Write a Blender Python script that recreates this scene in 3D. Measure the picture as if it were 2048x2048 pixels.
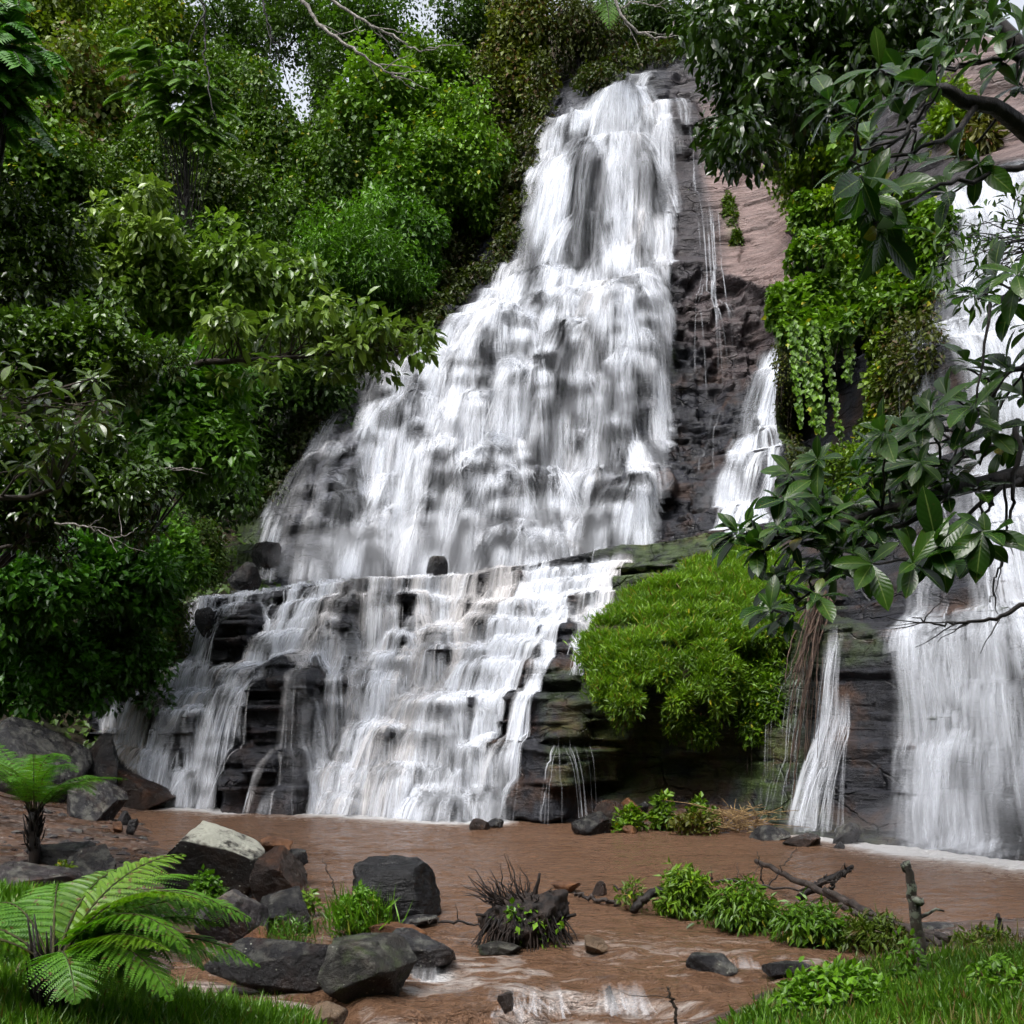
import bpy, math, random
import numpy as np
from mathutils import Vector, Matrix, Euler

for o in list(bpy.data.objects):
    bpy.data.objects.remove(o)
SC = bpy.context.scene
COL = SC.collection

# ------------------------------------------------------------------ camera
EYE, FOC, VH = 2.5, 2200.0, 1400.0          # eye height, focal length and horizon row for a 2048 px frame
cam_d = bpy.data.cameras.new('camera')
cam = bpy.data.objects.new('camera', cam_d)
COL.objects.link(cam)
cam.location = (0, 0, EYE)
cam.rotation_euler = (math.radians(90), 0, 0)
cam_d.sensor_width = 36
cam_d.lens = 36 * FOC / 2048
cam_d.shift_y = (VH - 1024) / 2048
cam_d.clip_start = 0.1
cam_d.clip_end = 1000
SC.camera = cam

# ------------------------------------------------------------------ light: overcast sky and a very soft sun
SUN_EL, SUN_AZ = math.radians(62), math.radians(35)      # azimuth: sun over the viewer's left shoulder
w = bpy.data.worlds.new('World')
SC.world = w
w.use_nodes = True
nt = w.node_tree
nt.nodes.clear()
sky = nt.nodes.new('ShaderNodeTexSky')
sky.sky_type = 'NISHITA'
sky.sun_disc = False
sky.sun_elevation = SUN_EL
sky.sun_rotation = math.radians(180) + SUN_AZ
sky.air_density = 1.0
sky.dust_density = 4.0
hs = nt.nodes.new('ShaderNodeHueSaturation')
hs.inputs['Saturation'].default_value = 0.30
hs.inputs['Value'].default_value = 1.0
bg = nt.nodes.new('ShaderNodeBackground')
bg.inputs['Strength'].default_value = 0.115
ow = nt.nodes.new('ShaderNodeOutputWorld')
nt.links.new(sky.outputs[0], hs.inputs['Color'])
nt.links.new(hs.outputs[0], bg.inputs['Color'])
nt.links.new(bg.outputs[0], ow.inputs['Surface'])
sd = bpy.data.lights.new('sun', 'SUN')
sd.energy = 1.5
sd.angle = math.radians(28)
sd.color = (1.0, 0.98, 0.955)
so = bpy.data.objects.new('sun', sd)
COL.objects.link(so)
sv = Vector((-math.sin(SUN_AZ) * math.cos(SUN_EL), -math.cos(SUN_AZ) * math.cos(SUN_EL), math.sin(SUN_EL)))
so.rotation_euler = sv.to_track_quat('Z', 'Y').to_euler()

SC.view_settings.view_transform = 'Standard'
SC.view_settings.look = 'None'
SC.view_settings.exposure = 1.55
SC.view_settings.gamma = 1.0
cy = SC.cycles
cy.max_bounces = 5
cy.diffuse_bounces = 3
cy.glossy_bounces = 2
cy.transmission_bounces = 2
cy.transparent_max_bounces = 14
cy.use_adaptive_sampling = True
cy.adaptive_threshold = 0.03
cy.use_denoising = True
cy.volume_bounces = 1
cy.caustics_reflective = False
cy.caustics_refractive = False

rng = np.random.default_rng(11)
rnd = random.Random(5)

# ------------------------------------------------------------------ measuring and object helpers
def XZ(u, v, Y):
    return (u - 1024) / FOC * Y, EYE - (v - VH) / FOC * Y
def P(u, v, Y):
    x, z = XZ(u, v, Y)
    return Vector((x, Y, z))
def G(u, v, z=0.0):                                      # the point of the level z seen at a place in the photograph
    Y = (EYE - z) * FOC / (v - VH)
    return Vector(((u - 1024) / FOC * Y, Y, z))

def tag(o, label=None, cat=None, group=None, kind=None):
    if label: o['label'] = label
    if cat: o['category'] = cat
    if group: o['group'] = group
    if kind: o['kind'] = kind
    return o
def empty(name, loc=(0, 0, 0), rz=0.0):
    o = bpy.data.objects.new(name, None)
    o.empty_display_size = 0.2
    o.location = loc
    o.rotation_euler = (0, 0, rz)
    COL.objects.link(o)
    return o
def link(name, me, mat=None, parent=None):
    o = bpy.data.objects.new(name, me)
    COL.objects.link(o)
    if mat is not None and len(me.materials) == 0:
        me.materials.append(mat)
    if parent is not None:
        o.parent = parent
    return o
def copy_tree(o, parent=None):
    c = o.copy()
    COL.objects.link(c)
    c.parent = parent
    for ch in o.children:
        copy_tree(ch, c)
    return c

def np_mesh(name, V, F, smooth=True, attrs=None, uv=None):
    """V (n,3); F (m,k) array of one face size or a list of such arrays; attrs {name: (n,) or (n,3)}; uv (n,2) per vertex"""
    V = np.asarray(V, np.float32)
    Fs = F if isinstance(F, list) else [F]
    Fs = [np.asarray(f, np.int32) for f in Fs if len(f)]
    me = bpy.data.meshes.new(name)
    me.vertices.add(len(V))
    me.vertices.foreach_set('co', V.ravel())
    nl = sum(f.size for f in Fs)
    npoly = sum(len(f) for f in Fs)
    me.loops.add(nl)
    me.polygons.add(npoly)
    li = np.concatenate([f.ravel() for f in Fs])
    tot = np.concatenate([np.full(len(f), f.shape[1], np.int32) for f in Fs])
    st = np.concatenate([[0], np.cumsum(tot)[:-1]]).astype(np.int32)
    me.loops.foreach_set('vertex_index', li)
    me.polygons.foreach_set('loop_start', st)
    me.polygons.foreach_set('loop_total', tot)
    me.polygons.foreach_set('use_smooth', np.full(npoly, smooth, bool))
    if uv is not None:
        ul = me.uv_layers.new(name='UVMap')
        ul.data.foreach_set('uv', np.asarray(uv, np.float32)[li].ravel())
    for k, a in (attrs or {}).items():
        a = np.asarray(a, np.float32)
        if a.ndim == 1:
            at = me.attributes.new(k, 'FLOAT', 'POINT')
            at.data.foreach_set('value', a)
        else:
            at = me.attributes.new(k, 'FLOAT_COLOR', 'POINT')
            at.data.foreach_set('color', np.hstack([a, np.ones((len(a), 1), np.float32)]).astype(np.float32).ravel())
    me.update(calc_edges=True)
    return me

def grid_faces(nr, nc):
    i = np.arange(nr * nc).reshape(nr, nc)
    return np.stack([i[:-1, :-1], i[:-1, 1:], i[1:, 1:], i[1:, :-1]], -1).reshape(-1, 4)

# ------------------------------------------------------------------ numpy noise
def h2(ix, iy, seed=0):
    a = (np.asarray(ix).astype(np.int64) * 374761393 + np.asarray(iy).astype(np.int64) * 668265263 + seed * 1442695041) & 0xFFFFFFFF
    a = ((a ^ (a >> 13)) * 1274126177) & 0xFFFFFFFF
    a = ((a ^ (a >> 16)) * 2246822519) & 0xFFFFFFFF
    return ((a ^ (a >> 15)) & 0xFFFFFF) / float(0xFFFFFF)
def vn(x, y, seed=0):
    ix, iy = np.floor(x), np.floor(y)
    fx, fy = x - ix, y - iy
    fx = fx * fx * (3 - 2 * fx); fy = fy * fy * (3 - 2 * fy)
    a, b = h2(ix, iy, seed), h2(ix + 1, iy, seed)
    c, d = h2(ix, iy + 1, seed), h2(ix + 1, iy + 1, seed)
    return (a * (1 - fx) + b * fx) * (1 - fy) + (c * (1 - fx) + d * fx) * fy
def fbm(x, y, seed=0, oct=4):
    s, a, t = 0.0, 1.0, 0.0
    for k in range(oct):
        s = s + a * vn(x * 2 ** k + 17.3 * k, y * 2 ** k + 9.1 * k, seed + k)
        t += a; a *= 0.5
    return s / t - 0.5
def vn3(p, seed=0):
    i = np.floor(p); f = p - i
    f = f * f * (3 - 2 * f)
    r = 0
    for dz in (0, 1):
        wz = f[:, 2] if dz else 1 - f[:, 2]
        k = (i[:, 2] + dz) * 131
        for dx in (0, 1):
            wx = f[:, 0] if dx else 1 - f[:, 0]
            for dy in (0, 1):
                wy = f[:, 1] if dy else 1 - f[:, 1]
                r = r + wx * wy * wz * h2(i[:, 0] + dx + k, i[:, 1] + dy - 7 * k, seed)
    return r
def fbm3(p, seed=0, oct=4):
    s, a, t = 0.0, 1.0, 0.0
    for k in range(oct):
        s = s + a * vn3(p * 2 ** k + 11.7 * k, seed + k); t += a; a *= 0.5
    return s / t - 0.5
def sst(a, b, x):
    t = np.clip((x - a) / (b - a), 0, 1)
    return t * t * (3 - 2 * t)

class RBF:                                               # a smooth surface through measured points
    def __init__(s, pts, val, lam=0.02):
        s.p = np.asarray(pts, float); n = len(s.p)
        d = np.linalg.norm(s.p[:, None] - s.p[None], axis=-1)
        A = np.zeros((n + 3, n + 3))
        A[:n, :n] = d + 0 * np.eye(n) - lam * np.eye(n)
        A[:n, n] = 1; A[:n, n + 1:] = s.p
        A[n, :n] = 1; A[n + 1:, :n] = s.p.T
        s.c = np.linalg.solve(A, np.concatenate([np.asarray(val, float), np.zeros(3)]))
    def __call__(s, x, y):
        x = np.asarray(x, float); sh = x.shape
        q = np.stack([x.ravel(), np.asarray(y, float).ravel()], -1)
        out = np.empty(len(q)); n = len(s.p)
        for i in range(0, len(q), 40000):
            b = q[i:i + 40000]
            d = np.sqrt(((b[:, None] - s.p[None]) ** 2).sum(-1))
            out[i:i + 40000] = d @ s.c[:n] + s.c[n] + b @ s.c[n + 1:]
        return out.reshape(sh)

class Relief:                                            # a rock face: depth y over (x, z), as a table
    def __init__(s, x0, x1, z0, z1, dx, dz, fn):
        s.xs = np.arange(x0, x1 + dx / 2, dx); s.zs = np.arange(z0, z1 + dz / 2, dz)
        s.X, s.Z = np.meshgrid(s.xs, s.zs)
        s.Y = fn(s.X, s.Z)
        s.dx, s.dz = dx, dz
    def at(s, x, z):
        a = np.clip((x - s.xs[0]) / s.dx, 0, len(s.xs) - 1.001); b = np.clip((z - s.zs[0]) / s.dz, 0, len(s.zs) - 1.001)
        i, j = a.astype(int), b.astype(int); fx, fz = a - i, b - j
        Y = s.Y
        return (Y[j, i] * (1 - fx) + Y[j, i + 1] * fx) * (1 - fz) + (Y[j + 1, i] * (1 - fx) + Y[j + 1, i + 1] * fx) * fz
    def grad(s, x, z, e=0.12):
        return (s.at(x + e, z) - s.at(x - e, z)) / (2 * e), (s.at(x, z + e) - s.at(x, z - e)) / (2 * e)
    def mesh(s, name, attrs=None):
        V = np.stack([s.X, s.Y, s.Z], -1).reshape(-1, 3)
        return np_mesh(name, V, grid_faces(*s.X.shape), True, attrs)

# ------------------------------------------------------------------ material helpers
def mat(name):
    m = bpy.data.materials.new(name)
    m.use_nodes = True
    n = m.node_tree
    n.nodes.clear()
    out = n.nodes.new('ShaderNodeOutputMaterial')
    return m, n, out
def N(n, typ, **kw):
    x = n.nodes.new(typ)
    for k, v in kw.items():
        if k in x.inputs.keys() if hasattr(x.inputs, 'keys') else False:
            x.inputs[k].default_value = v
        else:
            setattr(x, k, v)
    return x
def ramp(n, src, stops, interp='LINEAR'):
    r = n.nodes.new('ShaderNodeValToRGB')
    r.color_ramp.interpolation = interp
    e = r.color_ramp.elements
    while len(e) < len(stops): e.new(0.5)
    for k, (p, c) in enumerate(stops):
        e[k].position = p
        e[k].color = (c, c, c, 1) if isinstance(c, (int, float)) else (*c, 1)
    n.links.new(src, r.inputs[0])
    return r.outputs[0]
def noise(n, scale, detail=4, rough=0.55, vec=None, dist=0.0, w=None):
    t = n.nodes.new('ShaderNodeTexNoise')
    t.inputs['Scale'].default_value = scale; t.inputs['Detail'].default_value = detail
    t.inputs['Roughness'].default_value = rough; t.inputs['Distortion'].default_value = dist
    if vec is not None: n.links.new(vec, t.inputs['Vector'])
    return t.outputs['Fac']
def mapping(n, vec, scale=(1, 1, 1), loc=(0, 0, 0), rot=(0, 0, 0)):
    m = n.nodes.new('ShaderNodeMapping')
    m.inputs['Scale'].default_value = scale; m.inputs['Location'].default_value = loc; m.inputs['Rotation'].default_value = rot
    n.links.new(vec, m.inputs['Vector'])
    return m.outputs[0]
def mixc(n, f, a, b, typ='MIX'):
    m = n.nodes.new('ShaderNodeMix'); m.data_type = 'RGBA'; m.blend_type = typ
    for s, v in ((0, f), (6, a), (7, b)):
        if isinstance(v, (int, float)): m.inputs[s].default_value = v
        elif isinstance(v, tuple): m.inputs[s].default_value = (*v, 1)
        else: n.links.new(v, m.inputs[s])
    return m.outputs[2]
def math_(n, op, a, b=0.0, clamp=False):
    m = n.nodes.new('ShaderNodeMath'); m.operation = op; m.use_clamp = clamp
    for s, v in ((0, a), (1, b)):
        if isinstance(v, (int, float)): m.inputs[s].default_value = v
        else: n.links.new(v, m.inputs[s])
    return m.outputs[0]
def attr(n, name):
    a = n.nodes.new('ShaderNodeAttribute'); a.attribute_name = name
    return a
def bump(n, h, strength=0.5, dist=0.05, normal=None):
    b = n.nodes.new('ShaderNodeBump'); b.inputs['Strength'].default_value = strength; b.inputs['Distance'].default_value = dist
    n.links.new(h, b.inputs['Height'])
    if normal is not None: n.links.new(normal, b.inputs['Normal'])
    return b.outputs[0]
def coords(n, which='Object'):
    return n.nodes.new('ShaderNodeTexCoord').outputs[which]
def principled(n, out, **kw):
    b = n.nodes.new('ShaderNodeBsdfPrincipled')
    for k, v in kw.items():
        k = k.replace('_', ' ')
        if isinstance(v, (int, float)): b.inputs[k].default_value = v
        elif isinstance(v, tuple): b.inputs[k].default_value = (*v, 1)
        else: n.links.new(v, b.inputs[k])
    if out is not None: n.links.new(b.outputs[0], out.inputs['Surface'])
    return b
# ------------------------------------------------------------------ rock materials
def make_rock(name, base=((0.012, 0.012, 0.014), (0.06, 0.058, 0.062)), rust=(0.075, 0.035, 0.018), rust_amt=0.5, rough=(0.22, 0.5),
              scale=1.0, lichen=0.0, moss=0.0, dry=False, strata=True):
    m, n, out = mat(name)
    co = coords(n, 'Object')
    sc = mapping(n, co, (scale, scale, scale))
    st = mapping(n, co, (0.5 * scale, 0.5 * scale, 3.2 * scale), rot=(0.0, 0.06, 0.0)) if strata else sc
    a = noise(n, 1.3, 8, 0.62, sc)
    b = noise(n, 2.2, 6, 0.6, st)
    c = math_(n, 'ADD', math_(n, 'MULTIPLY', a, 0.5), math_(n, 'MULTIPLY', b, 0.5))
    colr = mixc(n, ramp(n, c, [(0.36, 0.0), (0.66, 1.0)]), base[0], base[1])
    rf = ramp(n, noise(n, 0.9, 6, 0.65, mapping(n, sc, loc=(7, 3, 1))), [(0.5, 0.0), (0.64, rust_amt)])
    if dry: rf = math_(n, 'MULTIPLY', rf, attr(n, 'iron').outputs['Fac'])
    colr = mixc(n, rf, colr, rust)
    if dry:
        d = attr(n, 'dry').outputs['Fac']
        pink = mixc(n, ramp(n, noise(n, 2.0, 6, 0.6, st), [(0.35, 0.0), (0.65, 1.0)]), (0.085, 0.056, 0.050), (0.20, 0.140, 0.128))
        colr = mixc(n, d, colr, pink)
        mo = attr(n, 'moss').outputs['Fac']
        green = mixc(n, noise(n, 9, 3, 0.6, sc), (0.02, 0.045, 0.006), (0.09, 0.14, 0.015))
        mf = math_(n, 'MULTIPLY', mo, ramp(n, noise(n, 3.0, 5, 0.7, sc), [(0.35, 0.0), (0.55, 1.0)]))
        colr = mixc(n, mf, colr, green)
    if lichen:
        geo = n.nodes.new('ShaderNodeNewGeometry')
        sx = n.nodes.new('ShaderNodeSeparateXYZ'); n.links.new(geo.outputs['Normal'], sx.inputs[0])
        up = ramp(n, sx.outputs['Z'], [(0.15, 0.0), (0.6, 1.0)])
        lf = ramp(n, noise(n, 3.2, 7, 0.7, sc), [(0.5 - 0.12 * lichen, 0.0), (0.6 - 0.1 * lichen, 1.0)])
        colr = mixc(n, math_(n, 'MULTIPLY', lf, math_(n, 'MULTIPLY', up, min(1.0, lichen))), colr, (0.36, 0.36, 0.30))
        sp = n.nodes.new('ShaderNodeTexVoronoi'); sp.inputs['Scale'].default_value = 9.0; n.links.new(sc, sp.inputs['Vector'])
        sf = ramp(n, sp.outputs['Distance'], [(0.10, 1.0), (0.16, 0.0)])
        colr = mixc(n, math_(n, 'MULTIPLY', sf, ramp(n, noise(n, 2.0, 2, 0.5, sc), [(0.5, 0.0), (0.6, 0.8)])), colr, (0.3, 0.31, 0.26))
    if moss:
        mf = ramp(n, noise(n, 2.6, 6, 0.7, mapping(n, sc, loc=(2, 9, 4))), [(0.52, 0.0), (0.66, moss)])
        colr = mixc(n, mf, colr, (0.045, 0.075, 0.012))
    rg = ramp(n, noise(n, 1.7, 5, 0.6, mapping(n, sc, loc=(1, 5, 8))), [(0.35, rough[0]), (0.65, rough[1])])
    hgt = math_(n, 'ADD', math_(n, 'MULTIPLY', noise(n, 5, 10, 0.68, sc), 1.0), math_(n, 'MULTIPLY', noise(n, 4.0, 6, 0.6, st), 0.8 if strata else 0.0))
    if dry:                                              # wet sheen of the rock inside the falls, painted into its colour as grey-blue
        colr = mixc(n, math_(n, 'MULTIPLY', attr(n, 'painted_sheen').outputs['Fac'], ramp(n, noise(n, 2.6, 6, 0.65, mapping(n, co, (1.6, 1.0, 0.35))), [(0.35, 0.15), (0.65, 1.0)])), colr, (0.105, 0.112, 0.135))
    if dry:                                              # hairline cracks and bedding joints
        vo = n.nodes.new('ShaderNodeTexVoronoi'); vo.feature = 'DISTANCE_TO_EDGE'; vo.inputs['Scale'].default_value = 0.75
        wv_ = n.nodes.new('ShaderNodeVectorMath'); wv_.operation = 'ADD'
        ns = n.nodes.new('ShaderNodeTexNoise'); ns.inputs['Scale'].default_value = 1.1; ns.inputs['Detail'].default_value = 5
        n.links.new(co, ns.inputs['Vector']); n.links.new(ns.outputs['Color'], wv_.inputs[0]); n.links.new(mapping(n, co, (1.0, 0.8, 2.3), rot=(0, 0.08, 0)), wv_.inputs[1])
        n.links.new(wv_.outputs[0], vo.inputs['Vector'])
        ck = ramp(n, vo.outputs['Distance'], [(0.0, 0.0), (0.035, 1.0)])
        ck2 = math_(n, 'MAXIMUM', ck, ramp(n, noise(n, 0.8, 3, 0.5, mapping(n, co, loc=(4, 4, 4))), [(0.45, 0.0), (0.55, 1.0)]))
        hgt = math_(n, 'ADD', hgt, math_(n, 'MULTIPLY', ck2, 0.8))
        colr = mixc(n, ck2, mixc(n, 1.0, colr, (0.72, 0.70, 0.70), 'MULTIPLY'), colr)
    bm = bump(n, hgt, 0.85, (0.11 if strata else 0.20) / scale)
    principled(n, out, Base_Color=colr, Roughness=rg, Specular_IOR_Level=0.28, Normal=bm)
    return m
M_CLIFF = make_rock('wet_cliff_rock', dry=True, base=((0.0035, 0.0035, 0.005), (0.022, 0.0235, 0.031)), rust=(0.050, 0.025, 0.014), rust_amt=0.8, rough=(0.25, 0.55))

# ------------------------------------------------------------------ the cliffs, from measured points (column, row, depth)
LOWER = [(200,1480,28.0),(340,1612,26.0),(640,1625,24.4),(1000,1645,22.6),(1200,1655,22.3),(1500,1660,21.3),(1720,1690,19.2),(2048,1740,16.9),
 (210,1440,28.4),(360,1310,29.3),(430,1200,30.5),(300,1500,27.0),(480,1185,30.3),(640,1350,26.6),(620,1168,29.6),(800,1160,29.3),(1000,1150,29.0),(1200,1120,28.8),
 (980,1500,23.8),(1000,1300,26.0),(800,1400,25.6),(800,1280,27.3),(1060,1300,25.4),(1180,1170,28),(1290,1110,29),(1100,1480,23.2),
 (1250,1500,23.3),(1400,1500,22.9),(1200,1560,23.6),(1400,1570,23.0),(1170,1250,25.4),(1250,1350,23.3),(1400,1330,22.9),(1330,1180,25.6),(1400,1120,27.2),(1540,1080,27.3),(1540,1300,23.2),(1560,1500,21.7),
 (1640,1250,22.2),(1640,1500,20.9),(1640,1660,20.4),(1760,1250,21.6),(1700,1190,23.6),(1600,1130,26.5),
 (1850,1240,20.4),(1850,1500,19.3),(1850,1690,18.5),(2048,1240,18.8),(2048,1500,17.8),(2200,1240,18.0),(2200,1760,16.0),
 (150,1350,31),(100,1500,30),(350,1200,33),(0,1400,33)]
UPPER = [(480,1130,34.2),(700,1150,33.8),(900,1150,33.4),(1200,1110,32.6),(1300,1080,32.2),(1450,1045,31.2),(1560,1020,30.5),(1700,1050,26.8),
 (560,1000,36),(640,860,37.6),(740,750,38.6),(870,670,39.8),(960,600,40.8),(1040,570,41.2),(760,1000,35),(620,1030,35.4),(900,900,35.9),(1000,800,36.7),(1100,700,37.5),(1200,620,38.2),
 (1300,575,38.3),(1300,700,37.2),(1300,800,36.2),(1300,900,35.2),(1300,1000,33.8),(1100,1000,34.4),(900,1050,34.3),(800,850,36.6),(900,760,37.6),
 (1000,555,42.2),(1120,548,41.2),(1250,535,40.2),(1320,540,39.6),(1080,420,43.2),(1180,420,42.3),(1250,400,41.8),(1340,400,41.4),(1250,260,43.6),(1330,260,43.4),(1120,300,44.3),(1185,190,45.6),(1300,160,46),(1400,130,47),(1095,250,46),(1035,400,44.6),(1000,490,44),
 (1450,400,41),(1460,530,39.4),(1400,300,43),(1520,320,42),(1560,480,39.5),(1400,550,39.0),(1400,620,37.9),(1400,720,37.2),(1400,900,35.1),(1400,1000,33.0),
 (1550,700,36.4),(1540,850,34.6),(1500,960,32.8),(1640,700,34),(1640,900,31),(1640,400,38),(1600,200,42),
 (1750,700,30),(1750,1000,26.3),(1750,400,34),(1800,500,31),(1850,450,29.6),(1950,360,29.8),(2048,330,29.3),(1850,700,25.8),(2048,700,24.6),(1850,1000,22.6),(2048,1000,21.0),(1850,1200,20.9),(2048,1200,19.3),(1900,250,32.5),(2048,150,34.5),(1800,150,37),(2200,1200,19),(2200,700,24),(2200,200,33),
 (500,950,41),(470,1030,38.5),(560,800,45),(650,700,46.5),(800,600,47.5),(900,540,48),(980,350,50),(1040,200,52),(1150,125,52),(1300,60,55),(1450,40,56),(1900,0,42),(350,1100,42),(300,700,55),(700,300,60),(1400,-150,70),(2000,-150,50)]
def to_rbf(L):
    a = [(*XZ(u, v, Y), Y) for u, v, Y in L]
    return RBF([(p[0], p[1]) for p in a], [p[2] for p in a])
R_LOW, R_UP = to_rbf(LOWER), to_rbf(UPPER)

def bumps(x, z, L):                                      # knobs of rock standing out of the face: (column, row, depth, half width px, half height px, how far)
    o = 0.0
    for u, v, Y, hw, hh, amt in L:
        cx, cz = XZ(u, v, Y); sx, sz = hw * Y / FOC, hh * Y / FOC
        q = np.maximum(np.abs((x - cx) / sx), np.abs((z - cz) / sz)) * 0.75 + 0.25 * np.hypot((x - cx) / sx, (z - cz) / sz)
        o = o - amt * (1 - sst(0.72, 1.12, q + 0.25 * fbm(x * 1.7, z * 1.7, int(u)) ))
    return o
def layers(x, z, rbf, T, keep, amp, seed, wlo, whi, tilt, notch):
    zz = z + tilt * x + 0.9 * T * fbm(x * 0.13, z * 0.16, seed + 40, 2) + 0.22 * T * fbm(x * 0.7, z * 0.5, seed + 3, 3)
    q = zz / T
    q = q + 0.30 * np.sin(q * 2.1 + seed) + 0.14 * np.sin(q * 5.3 + 2 * seed)      # beds of unequal thickness
    k = np.floor(q); t = q - k
    zc = z + (0.42 - t) * T * keep                       # risers: look the depth up at the bed's middle
    y = rbf(x, zc)
    wd = wlo + (whi - wlo) * h2(k, k * 0 + 5, seed)
    xx = x / wd + 9.7 * h2(k, k * 0 + 9, seed) + 0.55 * fbm(x * 0.6, z * 1.3, seed + 8, 3) + 0.25 * np.sin(1.7 * k + z * 1.1)
    c = np.floor(xx); tx = xx - c
    off = h2(c, k, seed + 1)
    off2 = h2(c + 1, k, seed + 1)
    e = sst(0.86 - 0.2 * h2(c, k, seed + 2), 1.0, tx)
    y = y + amp * (off * (1 - e) + off2 * e - 0.5)
    vis = sst(0.42, 0.6, vn(x * 0.9 + 3 * k, z * 1.4, seed + 15))                  # many joints are closed
    vis2 = sst(0.35, 0.55, vn(x * 0.5 + 5 * k, z * 0.3, seed + 16))
    y = y + notch * (np.exp(-((tx - 0.97) / 0.03) ** 2) * 0.8 * vis + vis2 * (np.exp(-(t / 0.07) ** 2) + 0.5 * np.exp(-((t - 1) / 0.05) ** 2)))
    return y + 0.12 * (t - 0.5) * T
def strat(x, z, rbf, T, keep, amp, seed, wlo, whi, tilt=-0.035, notch=0.12, calm=0.0):
    y1 = layers(x, z, rbf, T, keep, amp, seed, wlo, whi, tilt, notch)
    y2 = layers(x, z, rbf, T * 0.42, keep, amp * 0.55, seed + 100, wlo * 0.5, whi * 0.55, tilt * 1.3, notch * 0.7)
    y0 = rbf(x, z) + 0.02 * np.sin(z * 9 + 3 * fbm(x * 0.3, z * 0.5, seed + 9, 2))
    f = sst(0.46, 0.62, vn(x * 0.35, z * 0.5, seed + 60) * 0.7 + 0.3 * vn(x * 1.1, z * 1.4, seed + 61))
    y = y1 * (1 - f) + y2 * f
    r1 = 1 - np.abs(2 * vn(x * 0.8 + 0.3 * z, z * 0.9, seed + 21) - 1)
    y = y + 0.34 * fbm(x * 0.9, z * 1.1, seed + 20, 5) + 0.12 * fbm(x * 3.3, z * 4.6, seed + 30, 4) - 0.16 * r1 ** 3
    return y * (1 - calm) + (y0 + 0.14 * fbm(x * 0.9, z * 2.6, seed + 20, 5) + 0.3 * (y1 - y0)) * calm
_r = np.random.default_rng(404)                            # many small rounded steps all over the spreading part of the upper wall
def left_edge(v): return np.interp(v, [560, 670, 760, 850, 940, 1030, 1130], [1010, 880, 750, 660, 610, 570, 545])
UB2, LB2 = [], []
while len(UB2) < 78:
    v = _r.uniform(585, 1100); u = _r.uniform(left_edge(v) + 20, 1300)
    if all(abs(u - b[0]) > 34 or abs(v - b[1]) > 30 for b in UB2):
        UB2.append((u, v, float(R_UP(*[np.array([q]) for q in XZ(u, v, 36.5)])[0]), _r.uniform(20, 46), _r.uniform(10, 20), _r.uniform(0.28, 0.5)))
while len(LB2) < 60:
    v = _r.uniform(1185, 1590); u = _r.uniform(np.interp(v, [1185, 1440, 1500, 1600], [460, 230, 260, 350]), np.interp(v, [1185, 1330, 1600], [1210, 1080, 1010]))
    if all(abs(u - b[0]) > 46 or abs(v - b[1]) > 26 for b in LB2):
        LB2.append((u, v, 26.5, _r.uniform(28, 64), _r.uniform(10, 17), _r.uniform(0.2, 0.38)))
LOW_BUMPS = [(345,1475,26.5,62,56,0.7),(550,1560,25.6,100,85,0.9),(560,1400,26.6,110,75,0.8),(600,1345,26.8,50,40,0.5),(475,1250,29.0,50,52,0.7),(690,1230,28.6,44,60,0.5),(800,1180,28.6,70,25,0.5),(430,1400,27.4,60,26,0.3),
 (850,1290,27,60,24,0.3),(740,1180,28.8,46,22,0.4),(1000,1150,28.5,50,20,0.3),(1110,1250,25.9,44,40,0.35),(1100,1330,25.0,60,45,0.35),(1170,1440,23.4,110,50,0.5),(1150,1530,23.2,110,40,0.6),(1080,1600,22.6,70,45,0.4),
 (1700,1300,21.5,90,60,0.4),(1300,1330,23.4,130,120,0.5)]
def f_low(x, z):
    y = strat(x, z, R_LOW, 0.62, 0.78, 0.42, 3, 0.8, 2.6)
    y = y + bumps(x, z, LOW_BUMPS) + bumps(x, z, LB2)
    ux = x * FOC / np.maximum(y, 15) + 1024
    # the undercut below the hanging green
    y = y + 0.42 * sst(0.05, 0.5, z) * (1 - sst(0.95, 1.5, z)) * sst(1150, 1210, ux) * (1 - sst(1480, 1560, ux))
    return y
UP_BUMPS = [(1290,975,34.0,55,42,0.9),(1230,1010,33.6,70,50,0.7),(900,1010,34.4,60,30,0.5),(760,1040,34.6,45,24,0.5),(980,960,35,55,22,0.6),(1100,985,34.5,60,18,0.5),(700,880,36.3,50,20,0.5),(870,880,36.0,60,22,0.6),
 (1000,880,35.6,44,20,0.5),(1050,730,37,50,16,0.5),(960,800,36.8,34,18,0.5),(840,800,37,36,16,0.5),(1170,960,34.6,44,16,0.4),(1040,1070,34,40,22,0.5),(1130,1060,33.8,36,26,0.5),(980,1090,33.8,36,22,0.4),(1180,660,38,60,16,0.5),(690,960,35.6,60,80,0.5),
 (1170,450,42.4,50,16,0.4),(1080,560,41.6,60,12,0.5),(1220,600,38.8,60,14,0.5),(1230,200,45,50,30,0.5),(1350,240,44,50,40,0.4)]
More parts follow.
